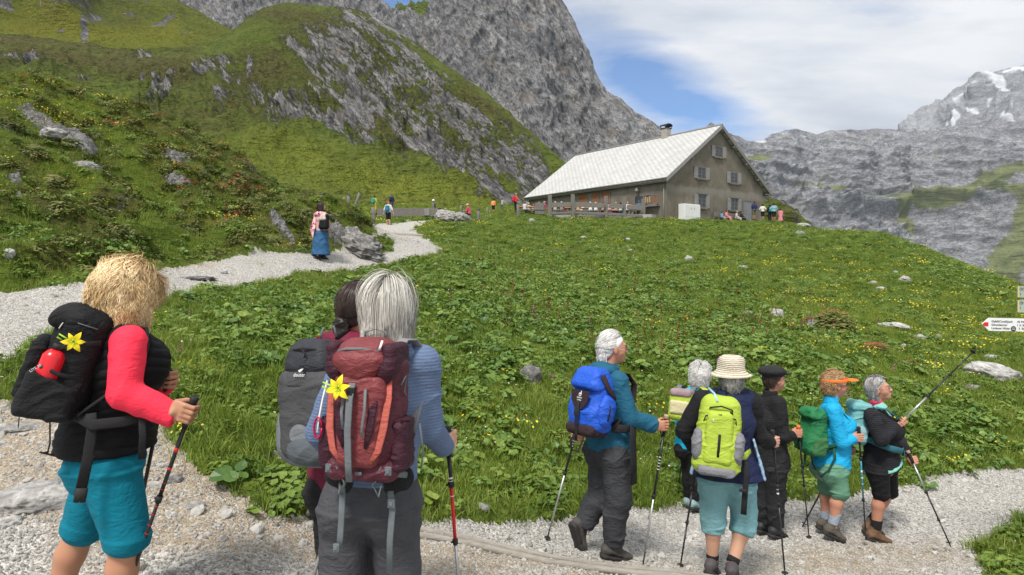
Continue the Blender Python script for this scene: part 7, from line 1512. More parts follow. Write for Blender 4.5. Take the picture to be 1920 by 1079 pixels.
top(b5, M_BLKJ, .004, .0, .018, .98, 'shirt', wr=wrinkle(.008, 8, 1.1, off=1), w2=.036)
J = b5.J; A = b5.torso(.030, .05) + [seg(J['hip'] + V3(0, 0, .04), J['hip'] + V3(0, 0, -.01), (.235, .17), (.262, .185), u=b5.s, k=.05), plane(J['hip'] + V3(0, 0, -.005), (0, 0, -1))]
for c, q in (('R', 1), ('L', -1)): A.append(dict(seg(J[c + 's'] + b5.s * q * -.015 + V3(0, 0, -.03), J[c + 's'] + b5.s * q * .14 + V3(0, 0, -.04), .075, .11), op='sub', k=.015))
vo = b5.part('vest', A, M_NAVY, wrinkle(.010, 7, 1, off=6)); b5.part('collar', [seg(J['neck'] - V3(0, 0, .06), J['neck'] + V3(0, 0, .0), (.095, .085), (.078, .072), u=b5.s, we=.012)], M_NAVY, wrinkle(.004, 12), parent=vo)
for q, zz in ((1, 0), (-1, 0)): b5.part('side_panel', [seg(J['waist'] + b5.s * q * .185 + V3(0, 0, .10) - b5.f * .03, J['hip'] + b5.s * q * .252 - b5.f * .03, (.012, .040), (.012, .030), u=b5.s, k=0)], M_LBL, wrinkle(.004, 10), parent=vo)
b5.part('pink_shirt_hem', [seg(J['hip'] + V3(0, 0, .02), J['hip'] - V3(0, 0, .025) - b5.s * .02, (.190, .150), (.200, .158), u=b5.s, k=0, we=.012)], M_PINKS, wrinkle(.005, 9))
trousers(b5, M_LTEAL, .020, .30, .028, 'capri_trousers', wr=wrinkle(.010, 7, 1.5, off=3), up=.02)
b5.hair(H_GREY, n=1300, umax=.25, cap=False, length=.085, puff=.014, wave=.004, width=.003, seed=15, hairline=.2)
def lathe(name, prof, mt, parent, R, c, k=40, jit=0.0, seed=0):
    V = []; rs = np.random.RandomState(seed)
    for (r, z) in prof:
        for i in range(k):
            a = 2 * math.pi * i / k; w_ = 1 + jit * math.sin(a * 3 + z * 40 + seed) ; V.append(V3(math.cos(a) * r * w_, math.sin(a) * r * w_ * 1.12, z + jit * .25 * math.sin(a * 2 + seed) * r * 2) @ R + c)
    n = len(prof); Fq = [(i * k + j, i * k + (j + 1) % k, (i + 1) * k + (j + 1) % k, (i + 1) * k + j) for i in range(n - 1) for j in range(k)]
    me = mesh_np(name, np.array(V), np.array(Fq)); o = link(name, me, mt, parent); sm = o.modifiers.new('t', 'SOLIDIFY'); sm.thickness = .003; return o
def straw_mat():
    m, t, b = new_mat('cream crochet straw'); tc = t.new('ShaderNodeTexCoord').outputs['Object']
    w_ = t.new('ShaderNodeTexWave', wave_type='BANDS', bands_direction='Z'); t.set(w_.inputs['Vector'], tc); w_.inputs['Scale'].default_value = 24; w_.inputs['Distortion'].default_value = 2.0; w_.inputs['Detail Scale'].default_value = 3
    n = t.noise(tc, 160, 3, .6); c = t.mix(w_.outputs['Fac'], (0.40, 0.34, 0.24), (0.80, 0.75, 0.62)); c = t.mix(t.ramp(n, [(0.40, 0.45), (0.55, 0.0)]), c, (0.25, 0.20, 0.13)); t.l.new(c, b.inputs['Base Color']); b.inputs['Roughness'].default_value = .85
    bump(t, b, t.math('ADD', w_.outputs['Fac'], n), 1.0, .004); return m
M_STRAW = straw_mat()
hc = J['head'] + V3(0, 0, .0)
prof = [(.145, .022), (.140, .020), (.125, .030), (.108, .046), (.100, .058), (.099, .075), (.098, .10), (.094, .125), (.084, .145), (.062, .157), (.035, .162), (.001, .163)]
lathe('straw_hat', prof, M_STRAW, b5.root, hframe(b5.hf, nz(V3(0, 0, 1) - b5.hf * .12)), hc + V3(0, 0, -.01), 48, .035, 2)
b5.boots(mat('grey trail shoe', (0.07, 0.06, 0.065), 0.7, 0.2, 30), .04, .98)
for c in 'RL': b5.part('sock', [seg(J[c + 'a'] + V3(0, 0, .02), J[c + 'a'] + (J[c + 'k'] - J[c + 'a']) * .16, .046, .045, k=0, we=.01)], cloth('black sock', (0.015, 0.015, 0.015)))
pole('black pole in the right hand of the woman with the straw hat', V3(P(1448, 806, 4.86)), V3(P(1473, 1090, 4.80)), [(.62, M_BLK), (.50, M_BLK), (.08, M_BLK)], deco=(M_LOGO, [(.60, .612), (.57, .58)]), gl=.12)
pole('black pole in the left hand of the woman with the straw hat', V3(P(1314, 818, 4.93)), V3(P(1274, 1073, 4.72)), [(.60, M_BLK), (.35, M_BLK), (.08, M_BLK)], gl=.12)
k5 = Pack('lime green and grey daypack on the woman with the straw hat', 1347, 810, 4.52, 76, lean=6, roll=5, h=.006, S=.97)
M_LIME = cloth('lime green ripstop', (0.37, 0.49, 0.055), 0.65, 0.05, 450, 0.45); M_PGR = cloth('mid grey ripstop', (0.20, 0.20, 0.22), 0.7, 0.08, 450, 0.4)
A = [k5.box((0, 0, -.02), (.155, .095, .285), .08, 0, tp=.14), k5.ell((0, .04, -.12), (.15, .09, .15), .05)]; body5 = k5.part('body', A, M_LIME, wrinkle(.008, 8, off=9))
k5.part('front_pocket', [k5.box((0, .085, -.03), (.10, .045, .19), .04, 0, tp=.05)], M_LIME, wrinkle(.006, 8, off=1), body5)
for q in (-1, 1): k5.part('side_pocket', [k5.ell((q * .135, .035, -.10), (.050, .085, .125), 0), k5.cut((q * .13, 0, .02), (0, 0, 1))], M_PGR, wrinkle(.007, 10), body5)
k5.part('base_panel', [k5.box((0, .04, -.265), (.13, .085, .038), .035, 0)], M_PGR, wrinkle(.004, 10), body5)
for zz, xw, yy in ((.195, .09, .105), (.135, .12, .12)): k5.tube('zip', [(-xw, yy - .06, zz - .09), (-xw * .85, yy - .012, zz - .02), (0, yy + .005, zz), (xw * .85, yy - .012, zz - .02), (xw, yy - .06, zz - .09)], .0055, M_STRAP, .6, (0, 0, 1), body5)
k5.tube('front_zip', [(.0, .135, .0), (.0, .137, -.08), (.0, .130, -.16)], .009, M_STRAP, .3, (1, 0, 0), body5); k5.tube('zip_pull', [(-.05, .125, .12), (-.05, .132, .08)], .006, M_LOGO, .6, (1, 0, 0), body5); k5.tube('zip_pull', [(.06, .118, .165), (.08, .12, .15)], .006, M_STRAP, .6, (1, 0, 0), body5)
k5.harness(.165, .09, .235, -.18, M_LIME, .21); k5.tube('drinking_tube', [(-.09, -.05, .30), (-.05, .03, .27), (-.03, .08, .22)], .008, mat('pale blue tube', (0.35, 0.55, 0.65), .4), 1); k5.tube('haul_loop', [(-.03, -.06, .27), (-.02, -.06, .32), (.03, -.06, .32), (.04, -.06, .27)], .006, M_STRAP, .6)
k5.tube('hip_strap', [(.14, -.05, -.16), (.21, -.10, -.16), (.245, -.15, -.13)], .030, M_LIME, .3, (0, 0, 1)); k5.tube('hanging_strap', [(.20, .0, -.18), (.205, .0, -.30), (.195, .0, -.44), (.185, .02, -.56)], .020, M_STRAP, .14, (1, 0, 0)); k5.part('strap_knot', [k5.ell((.20, .01, -.385), (.032, .02, .016), 0)], M_STRAP)
k5.tube('hanging_strap', [(-.03, .03, -.30), (-.03, .03, -.345)], .022, M_STRAP, .2, (1, 0, 0)); k5.tube('side_lacing', [(.15, .02, .12), (.165, .04, .07), (.15, .05, .0), (.17, .03, -.05)], .004, M_STRAP, 1, (0, 1, 0))

# 6 ---- white curls in turquoise behind the straw hat
b6 = Person('white haired woman in turquoise jacket and black trousers half hidden behind the straw hat woman', 6.90, 55,
    dict(head=(1314, 706), neck=(1307, 728), Rs=(1313, 744, -.1), Ls=(1280, 743, .12), chest=(1297, 765), waist=(1297, 805), hip=(1297, 835), Re=(1318, 790, -.1), Rw=(1330, 815, .0), Le=(1276, 790, .15), Lw=(1284, 822, .16),
         Rh=(1306, 842, -.06), Rk=(1306, 890, -.06), Ra=(1304, 938, -.06), Rt=(1318, 941, .02), Lh=(1290, 842, .07), Lk=(1293, 888, .08), La=(1294, 934, .10), Lt=(1308, 937, .18)), SK_FAIR, G, h=.008, hs=.97)
b6.body(hands=[grip_prims(V3(P(1334, 815, 6.92)) - b6.o, (0, 0, 1), b6.J['Rw'], 1), grip_prims(V3(P(1284, 826, 7.08)) - b6.o, (0, 0, 1), b6.J['Lw'], 1)])
M_TURQ = cloth('turquoise shell', (0.010, 0.42, 0.66), 0.65, 0.05, 400, 0.5)
tj = top(b6, M_TURQ, .018, .02, .016, collar=M_TURQ); trousers(b6, M_BLKJ, .012)
b6.part('hood', [ell(b6.J['neck'] - b6.f * .05 + V3(0, 0, -.02), (.11, .07, .045), np.array([b6.s, b6.f, [0, 0, 1]]), 0)], M_TURQ, wrinkle(.01, 12), parent=tj)
b6.hair(H_WHITE, n=2200, length=.055, puff=.022, wave=.003, curl=.008, width=.003, seed=22, hairline=.2, caps=.012, lift=1.2)
b6.boots(mat('pale teal hiking shoe', (0.20, 0.30, 0.31), 0.7, 0.15, 30), .05)
pole('thin black pole beside the turquoise jacket, tip in the grass', V3(P(1286, 812, 7.08)), V3(P(1271, 919, 7.4)), [(.5, M_BLK), (.1, M_BLK)])
k6 = Pack('small lime, beige and mauve daypack on the white haired woman in turquoise', 1279, 755, 6.72, 55, lean=8, h=.007)
body6 = k6.part('body', [k6.box((0, 0, -.03), (.13, .08, .16), .06, 0, tp=.1)], M_LIME); k6.part('lid', [k6.box((0, .01, .10), (.115, .085, .045), .04, 0)], cloth('mauve nylon', (0.30, 0.22, 0.24)), None, body6); k6.part('front_pocket', [k6.box((0, .075, -.05), (.10, .03, .07), .025, 0)], cloth('beige nylon', (0.55, 0.50, 0.30)), None, body6); k6.harness(.13, .07, .12, -.12, M_GREYW, .17)

# 7 ---- black cap
b7 = Person('woman dressed all in black with a black newsboy cap holding poles', 6.20, 42,
    dict(head=(1452, 712), neck=(1444, 738), Rs=(1460, 757, -.12), Ls=(1425, 755, .13), chest=(1442, 785), waist=(1442, 832), hip=(1444, 866), Re=(1468, 818, -.15), Rw=(1488, 817, -.10), Le=(1440, 815, .2), Lw=(1466, 830, .15),
         Rh=(1452, 875, -.07), Rk=(1456, 935, -.07), Ra=(1456, 988, -.07), Rt=(1473, 992, .0), Lh=(1436, 875, .08), Lk=(1436, 930, .07), La=(1433, 980, .07), Lt=(1448, 984, .13)), SK_RUDDY, G, h=.007, hv=8, arm=1.05, tfront=1.1)
g7 = V3(P(1497, 812, 6.08)) - b7.o
b7.body(hands=[grip_prims(g7, (0, 0, 1), b7.J['Rw'], 1), relaxed_prims(b7.J['Lw'], V3(.5, .3, -1), b7.s)])
M_BLK7 = cloth('black softshell', (0.014, 0.014, 0.016), 0.8, 0.1, 300, 0.6); M_REDT = cloth('orange red trim', (0.60, 0.10, 0.05))
tj = top(b7, M_BLK7, .018, .02, .016, collar=M_BLK7, wr=wrinkle(.010, 8, 1.2, off=5)); trousers(b7, cloth('washed black hiking cloth', (0.019, 0.020, 0.023), 0.8, 0.1, 400, 0.5), .018, .98, .030, wr=wrinkle(.012, 7, 1.4, off=2))
b7.part('jacket_piping', [seg(b7.J['hip'] - V3(0, 0, .014), b7.J['hip'] - V3(0, 0, .022), (.181, .146), (.181, .146), u=b7.s, k=0, we=.006)], M_REDT, wrinkle(.002, 9), parent=tj, h=.006)
b7.hair(H_DARK, n=900, umax=.35, length=.05, puff=.008, wave=.002, width=.003, seed=25, hairline=.2, caps=.004)
hb = lambda *q: V3(*q) @ b7.HR + b7.J['head']
co_ = b7.part('newsboy_cap', [ell(hb(0, -.022, .082), (.118, .134, .052), b7.HR, 0), ell(hb(0, -.015, .055), (.085, .104, .045), b7.HR, .03)], cloth('black felt', (0.022, 0.022, 0.024), .9), wrinkle(.007, 14, 1), h=.006)
b7.part('visor', [ell(hb(0, .115, .052), (.062, .055, .008), b7.HR, 0)], M_BLK7, lambda V: np.zeros(len(V)), parent=co_, h=.005)
b7.boots(mat('black hiking shoe leather', (0, 0, 0)), .05)
pole('dark pole with orange grip top in the right hand of the woman in black', V3(P(1497, 799, 6.08)), V3(P(1518, 1019, 6.12)), [(.66, M_BLK), (.5, M_BLK), (.1, M_BLK)], cap=M_ORG)
b7.part('shoulder_bag_strap', [seg(b7.J['Rs'] + V3(0, -.02, .055), b7.J['chest'] + b7.f * .14, (.02, .008), (.02, .008), u=b7.s, k=0)], M_STRAP)

# 8 ---- orange visor
b8 = Person('woman in orange sun visor, bright blue jacket and sage green capri trousers', 6.20, 12,
    dict(head=(1567, 722), neck=(1558, 748), Rs=(1562, 770, -.15), Ls=(1558, 768, .15), chest=(1562, 800), waist=(1563, 840), hip=(1558, 872), Re=(1578, 832, -.18), Rw=(1602, 822, -.14), Le=(1580, 830, .18), Lw=(1590, 842, .15),
         Rh=(1564, 882, -.085), Rk=(1574, 924, -.09), Ra=(1562, 988, -.09), Rt=(1584, 998, -.08), Lh=(1552, 880, .085), Lk=(1553, 916, .08), La=(1548, 977, .08), Lt=(1566, 984, .1)), SK_RUDDY, G, h=.006, girth=1.0, tfront=1.22, hv=-4, hp=2, arm=1.0, leg=1.08)
g8 = V3(P(1610, 820, 6.05)) - b8.o
b8.body(hands=[grip_prims(g8, (0, 0, 1), b8.J['Rw'], 1), grip_prims(V3(P(1596, 846, 6.33)) - b8.o, (0, 0, 1), b8.J['Lw'], -1)])
M_SKYJ = cloth('bright sky blue shell', (0.012, 0.36, 0.66), 0.6, 0.05, 400, 0.6); M_SAGE = cloth('sage green cotton', (0.12, 0.27, 0.185), 0.85, 0.05, 300, 0.35)
top(b8, M_SKYJ, .016, .0, .014, .98, collar=M_SKYJ, wr=wrinkle(.007, 7, 1.2, off=7), bust=.07); trousers(b8, M_SAGE, .014, .06, .024, 'capri_trousers', up=.02, wr=wrinkle(.010, 8, 1.5, off=5))
b8.part('shirt_hem', [seg(b8.J['hip'] + V3(0, 0, .01), b8.J['hip'] - V3(0, 0, .022) + b8.f * .03, (.168, .175), (.172, .182), u=b8.s, k=0, we=.01)], cloth('pale floral cotton', (0.42, 0.40, 0.46), 0.85, 0.35), wrinkle(.006, 12))
b8.hair(H_GINGER, n=2200, length=.060, puff=.014, wave=.004, curl=.009, width=.0028, seed=27, hairline=-.2, caps=.006, lift=.5, ymax=-.04)
hb = lambda *q: V3(*q) @ b8.HR + b8.J['head']
vz = b8.part('visor_band', [seg(hb(0, -.01, .040), hb(0, -.01, .062), (.113, .130), (.110, .127), u=b8.HR[0], k=0, we=.010), dict(seg(hb(0, -.01, .0), hb(0, -.01, .11), (.101, .118), (.099, .116), u=b8.HR[0], k=0), op='sub')], M_ORG, lambda V: np.zeros(len(V)), h=.005)
b8.part('visor_brim', [ell(hb(0, .145, .046), (.082, .068, .007), b8.HR, 0)], M_ORG, lambda V: np.zeros(len(V)), parent=vz, h=.005)
glasses(b8, M_BLK)
M_BGR = mat('grey green boot suede', (0.085, 0.075, 0.060), 0.8, 0.25, 25); M_SOCK = cloth('grey blue sock', (0.26, 0.30, 0.36), 0.9, ribs=30)
b8.boots(M_BGR, .09, .94)
for c in 'RL': b8.part('sock', [seg(b8.J[c + 'a'] + V3(0, 0, .03), b8.J[c + 'a'] + (b8.J[c + 'k'] - b8.J[c + 'a']) * .42, .048, .050, k=0, we=.01)], M_SOCK, wrinkle(.003, 14, 2), h=.005)
pole('black and blue pole in the right hand of the woman with the orange visor', V3(P(1610, 800, 6.05)), V3(P(1624, 1016, 6.08)), [(.72, M_BLK), (.36, M_TPOLE), (.1, M_BLK)], deco=(M_LOGO, [(.60, .62), (.55, .56), (.5, .505)]))
pole('teal pole slanting down behind the woman with the orange visor', V3(P(1590, 826, 6.35)), V3(P(1503, 991, 6.45)), [(.42, M_TPOLE), (.1, M_BLK)])
k8 = Pack('green rucksack with hanging straps on the woman with the orange visor', 1524, 808, 6.16, 12, lean=10, h=.007)
M_FGR = cloth('leaf green nylon', (0.020, 0.165, 0.060), 0.65, 0.07, 450, 0.5); M_DGR = cloth('darker green webbing', (0.012, 0.075, 0.045), 0.7)
A = [k8.box((0, 0, -.03), (.14, .09, .19), .07, 0, tp=.1), k8.ell((0, .04, -.10), (.13, .08, .12), .04)]; body8 = k8.part('body', A, M_FGR, wrinkle(.011, 9, off=5)); k8.part('lid', [k8.box((0, .02, .17), (.12, .105, .055), .045, 0, tp=.15)], M_FGR, wrinkle(.010, 10, off=7), body8)
for q in (-1, 1): k8.part('side_pocket', [k8.box((q * .125, .0, -.12), (.035, .075, .095), .03, 0), k8.cut((0, 0, -.03), (0, .3, 1))], cloth('olive green mesh', (0.045, 0.15, 0.055)), wrinkle(.007, 11), body8)
k8.harness(.15, .08, .16, -.15, M_DGR, .20, drop=.01); k8.tube('lid_strap', [(.13, -.09, .20), (.15, -.02, .17), (.145, .06, .12)], .008, M_DGR, .3, (0, 0, 1)); k8.tube('zip', [(.12, .09, .10), (.145, .03, .13), (.145, -.05, .14)], .004, M_DGR, 1, (0, 0, 1))
k8.tube('waist_strap', [(.13, -.04, -.13), (.18, -.14, -.07), (.19, -.24, .0)], .018, M_DGR, .2, (0, 0, 1)); k8.tube('hanging_strap', [(.17, -.12, -.11), (.17, -.13, -.20), (.165, -.06, -.33), (.15, .02, -.40)], .014, M_DGR, .15, (0, 1, 0)); k8.tube('hanging_strap', [(-.02, .03, -.21), (-.02, .04, -.32), (-.02, .07, -.42)], .013, M_DGR, .15, (0, 1, 0)); k8.tube('hanging_strap', [(.05, .02, -.22), (.05, .0, -.30), (.05, -.03, -.36)], .008, M_STRAP, .2, (0, 1, 0))

# 9 ---- laughing woman pointing with a pole
b9 = Person('laughing grey haired woman in black cardigan and knee length shorts pointing up with a pole', 6.30, -12,
    dict(head=(1648, 729), neck=(1642, 757), Rs=(1634, 779, -.16), Ls=(1652, 777, .16), chest=(1650, 805), waist=(1654, 842), hip=(1652, 872), Re=(1652, 826, -.24), Rw=(1678, 800, -.14), Le=(1684, 826, .16), Lw=(1701, 852, .04),
         Rh=(1647, 884, -.08), Rk=(1652, 926, -.06), Ra=(1642, 996, -.04), Rt=(1668, 1002, -.03), Lh=(1662, 884, .09), Lk=(1667, 922, .14), La=(1634, 983, .14), Lt=(1652, 988, .17)), SK_RUDDY, G, h=.0065, girth=.98, tfront=1.22, hv=-36, hp=14, arm=1.0, leg=1.05, smile=True)
g9 = V3(P(1689, 792, 6.14)) - b9.o; a9 = nz(V3(P(1833, 652, 6.2)) - V3(P(1684, 797, 6.14))); g9b = V3(P(1712, 864, 6.32)) - b9.o; a9b = nz(V3(P(1703, 845, 6.3)) - V3(P(1783, 1027, 6.0)))
b9.body(hands=[grip_prims(g9, a9, b9.J['Rw'], -1), grip_prims(g9b, a9b, b9.J['Lw'], 1)])
M_CARD = cloth('black knit cardigan', (0.012, 0.012, 0.016), 0.92, 0.1, 200, 0.35, ribs=18); M_AQUA = cloth('aqua green shirt', (0.20, 0.50, 0.45), 0.8); M_PSC = cloth('crimson pink scarf', (0.55, 0.05, 0.11), 0.85, .3); M_BSH = cloth('black stretch shorts', (0.010, 0.010, 0.012), 0.75)
tj = top(b9, M_CARD, .020, .0, .018, .98, 'cardigan', wr=wrinkle(.009, 8, 1.2, off=3), bust=.085)
J = b9.J; b9.part('shirt_collar', [seg(J['neck'] - V3(0, 0, .05) + b9.f * .02, J['neck'] - V3(0, 0, .005), (.098, .088), (.072, .068), u=b9.s, we=.012), dict(seg(J['neck'] - V3(0, 0, .06), J['neck'] + V3(0, 0, .05), .052, .056), op='sub', k=.01)], M_AQUA, wrinkle(.007, 12)); b9.part('shirt_front', [seg(J['neck'] - V3(0, 0, .05) + b9.f * .072, J['chest'] + b9.f * .168 + V3(0, 0, .03), (.045, .012), (.030, .012), u=b9.s, k=0)], M_AQUA, wrinkle(.004, 12)); b9.part('shirt_hem', [seg(J['hip'] + V3(0, 0, .01), J['hip'] - V3(0, 0, .03) + b9.f * .02, (.180, .172), (.186, .18), u=b9.s, k=0, we=.01)], M_AQUA, wrinkle(.008, 12))
b9.part('scarf', [seg(J['neck'] - V3(0, 0, .025) + b9.f * .01, J['neck'] + V3(0, 0, .005), (.070, .072), (.060, .062), u=b9.s, k=0), ell(J['neck'] - V3(0, 0, .045) + b9.f * .075, (.028, .020, .038), None, .02)], M_PSC, wrinkle(.007, 20))
trousers(b9, M_BSH, .010, .02, .014, 'shorts', up=.02, wr=wrinkle(.005, 9))
b9.hair(H_GREY, n=2600, length=.135, puff=.010, wave=.002, width=.0024, seed=29, hairline=.1, caps=.007, inward=.3, lift=.3, ymax=-.005)
glasses(b9, M_STEEL)
b9.boots(mat('brown nubuck boot', (0.130, 0.075, 0.042), 0.8, 0.25, 25), .09, 1.0)
for c in 'RL': b9.part('sock', [seg(J[c + 'a'] + V3(0, 0, .03), J[c + 'a'] + (J[c + 'k'] - J[c + 'a']) * .30, .050, .049, k=0, we=.01)], cloth('black sock', (0, 0, 0)), None, h=.005)
pole('extended silver pole raised and pointing up to the right', V3(P(1678, 803, 6.14)), V3(P(1833, 652, 6.2)), [(.60, M_ALU), (.33, M_BLK), (.06, M_BLK)], grip=M_CORK, gl=.15, strap=False)
pole('silver and black pole planted to the right in the left hand of the laughing woman', V3(P(1702, 846, 6.3)), V3(P(1784, 1028, 6.0)), [(.56, M_ALU), (.28, M_BLK), (.06, M_BLK)], gl=.12, cap=M_CORK)
k9 = Pack('pale aqua daypack on the laughing grey haired woman', 1607, 790, 6.32, -10, lean=8, h=.007)
M_PAQ = cloth('pale aqua nylon', (0.16, 0.40, 0.40), 0.65, .06, 450, .5); M_DTE = cloth('deep teal strap padding', (0.03, 0.13, 0.16), .75)
body9 = k9.part('body', [k9.box((0, 0, -.03), (.125, .085, .19), .06, 0, tp=.1)], M_PAQ, wrinkle(.009, 10)); k9.part('lid', [k9.box((0, .0, .15), (.115, .095, .05), .04, 0)], M_PAQ, wrinkle(.009, 11), body9)
for q in (-1, 1): k9.part('side_pocket', [k9.box((q * .115, .0, -.10), (.035, .07, .08), .028, 0)], cloth('light aqua mesh', (0.28, 0.50, 0.52)), wrinkle(.006, 11), body9)
k9.harness(.15, .08, .13, -.14, M_DTE, .24); k9.tube('hip_belt', [(.12, -.06, -.13), (.19, -.16, -.15), (.20, -.26, -.17), (.15, -.38, -.19), (.02, -.44, -.20)], .030, M_DTE, .25, (0, 0, 1)); k9.tube('belt_end', [(.03, -.452, -.20), (.03, -.455, -.30), (.025, -.455, -.38)], .010, M_DTE, .25, (1, 0, 0))
# ------------------------------------------------------------------ people further off
def inv(p): return (CX + p[0] / p[1] * F, HZ - p[2] / p[1] * F)
def jset(base, D0, yaw, H=1.68, sit=False, arms='down', lean=0.0):
    """joint positions for a standing or sitting figure; base is the point between the feet (or under the seat)"""
    k = H / 1.68; f = V3(math.cos(math.radians(yaw)), math.sin(math.radians(yaw)), 0); s_ = V3(f[1], -f[0], 0); b = V3(*base)
    def q(s__, ff, z): w_ = b + s_ * s__ * k + f * (ff + lean * z) * k + V3(0, 0, z * k); px, py = inv(w_); return (px, py, w_[1] - D0)
    if not sit:
        J = dict(head=q(0, .02, 1.575), neck=q(0, .0, 1.42), Rs=q(.17, 0, 1.37), Ls=q(-.17, 0, 1.37), chest=q(0, 0, 1.22), waist=q(0, 0, 1.05), hip=q(0, 0, .92), Rh=q(.085, 0, .87), Lh=q(-.085, 0, .87), Rk=q(.09, .03, .48), Lk=q(-.09, .0, .48), Ra=q(.09, 0, .10), La=q(-.09, .02, .10), Rt=q(.10, .13, .08), Lt=q(-.10, .15, .08))
        A = {'down': ((.24, .0, 1.10), (.25, .06, .86)), 'front': ((.23, .0, 1.10), (.10, .24, 1.06)), 'hips': ((.30, -.05, 1.13), (.18, .02, .98)), 'out': ((.27, .0, 1.10), (.34, .05, .88))}[arms]
    else:
        J = dict(head=q(0, .06, 1.17), neck=q(0, .02, 1.02), Rs=q(.17, 0, .97), Ls=q(-.17, 0, .97), chest=q(0, 0, .83), waist=q(0, -.02, .66), hip=q(0, -.03, .54), Rh=q(.09, .03, .52), Lh=q(-.09, .03, .52), Rk=q(.12, .42, .50), Lk=q(-.12, .42, .50), Ra=q(.12, .44, .10), La=q(-.12, .44, .10), Rt=q(.13, .57, .08), Lt=q(-.13, .57, .08))
        A = {'down': ((.23, .02, .72), (.14, .30, .58)), 'front': ((.24, .10, .73), (.12, .34, .76)), 'table': ((.25, .12, .74), (.13, .36, .76))}[arms]
    for c, sg in (('R', 1), ('L', -1)): J[c + 'e'] = q(sg * A[0][0], A[0][1], A[0][2]); J[c + 'w'] = q(sg * A[1][0], A[1][1], A[1][2])
    return J
_cl = {}
def dye(c):
    if c not in _cl: _cl[c] = cloth('cloth %d' % (len(_cl) + 1), c, 0.85, 0.08, 60, 0.3)
    return _cl[c]
WHITE_, BLACK_, NAVY_, PINK_, RED_, GREYC, TEALC, ORANGE_, YELLOW_, KHAKI, BLUE_, BEIGE = (.62, .62, .60), (.02, .02, .022), (.02, .03, .09), (.65, .18, .24), (.60, .04, .04), (.22, .22, .23), (.03, .25, .24), (.75, .30, .10), (.70, .48, .06), (.11, .12, .07), (.06, .22, .42), (.42, .36, .27)
def small(lab, px, pyf, D, yaw, shirt, pants, hair=None, H=1.68, sit=False, arms='down', cut=.97, hat=None, skin=None, h=.022, group='people around the hut', girth=1.0, pack=None, lean=0.0, base=None, long_sleeve=True, skirt=None):
    b = base if base is not None else V3(*P(px, pyf, D)); J = jset(b, D, yaw, H, sit, arms, lean); k = H / 1.68
    p = Person(lab, D, yaw, J, skin or SK_TAN, group, girth=girth * k, h=h, hs=k if k > .8 else .9, arm=k, leg=k)
    rel = [relaxed_prims(p.J[c + 'w'], V3(0, 0, -1) if not sit else p.f, p.s) for c in 'RL'] if h < .015 else [[ell(p.J[c + 'w'] + (V3(0, 0, -.05) if not sit else p.f * .05), (.035, .035, .06), None, .02)] for c in 'RL']
    p.body(hands=rel)
    top(p, dye(shirt), .012, .05, .012, .96 if long_sleeve else .25, 'shirt', wr=wrinkle(.006, 8))
    if skirt is not None:
        A = [seg(p.J['hip'] + V3(0, 0, .1), p.J['hip'] - V3(0, 0, .05), (.15 * k, .12 * k), (.19 * k, .16 * k), u=p.s, k=0), seg(p.J['hip'], V3(0, 0, skirt) + (p.J['Ra'] + p.J['La']) / 2 * V3(1, 1, 0), (.18 * k, .15 * k), (.27 * k, .22 * k), u=p.s, k=.05, we=.01)]; p.part('skirt', A, dye(pants), wrinkle(.014, 7, .3))
    elif sit:
        A = [ell(p.J['hip'] + V3(0, 0, .02), (.17 * k, .14 * k, .12), np.array([p.s, p.f, [0, 0, 1]]), 0)]
        for c in 'RL': A += p.limb_leg(c, .014, end=cut, we=.012, offe=.02)
        p.part('trousers', A, dye(pants), wrinkle(.006, 8))
    else: trousers(p, dye(pants), .012, cut, .02, 'trousers' if cut > .5 else 'shorts')
    hd = p.J['head']; e = lambda q, r, kk=.01: ell(V3(*q) @ p.HR + hd, r, p.HR, kk)
    if hair is not None: p.part('hair', [e((0, -.022, .030), (.084, .098, .090)), e((0, -.055, -.03), (.072, .055, .07), .03), dict(plane(V3(0, .055, .03) @ p.HR + hd, nz(p.HR[1] * .8 - p.HR[2] * .75)))], hair, wrinkle(.005, 25), h=min(h, .016))
    if hat is not None: p.part('cap', [e((0, -.01, .065), (.092, .108, .062)), e((0, .10, .035), (.062, .062, .012), .02)], dye(hat), None, h=min(h, .016))
    for c in 'RL': a = p.J[c + 'a']; p.part('shoe', [seg(a + V3(0, 0, -.05) - p.f * .03, a + V3(0, 0, -.06) + nz(p.toe(c)) * .13, (.042, .038), (.040, .028), u=p.s, k=0)], dye((.04, .035, .03)), None, h=min(h, .018))
    if pack is not None:
        c = (p.J['chest'] + p.J['waist']) / 2 - p.f * (.115 + .11) * k + p.o; bo = empty('backpack', c, 0, pack[1], 'backpack', 'backpacks further off'); R = np.array([p.s, -p.f, [0, 0, 1]])
        link('body', field_mesh([rbox((0, 0, .02), (.14 * k, .09 * k, .22 * k), .06, R, 0), ell(-p.f * .06 * k + V3(0, 0, -.06), (.12 * k, .07 * k, .11 * k), R, .04)], h, 'body', wrinkle(.006, 9)), dye(pack[0]), bo); m = MB()
        for q in (-1, 1): m = MB(); m.tube([Vector(p.s * q * .09 + p.f * .08 + V3(0, 0, .20)), Vector(p.s * q * .10 + p.f * .20 + V3(0, 0, .27)), Vector(p.s * q * .11 + p.f * .33 + V3(0, 0, .16)), Vector(p.s * q * .14 + p.f * .33 + V3(0, 0, -.02))], .022, 6, flat=.3); m.build('shoulder_strap', M_STRAP, bo)
    return p
GP_ = 'walkers on the upper path'
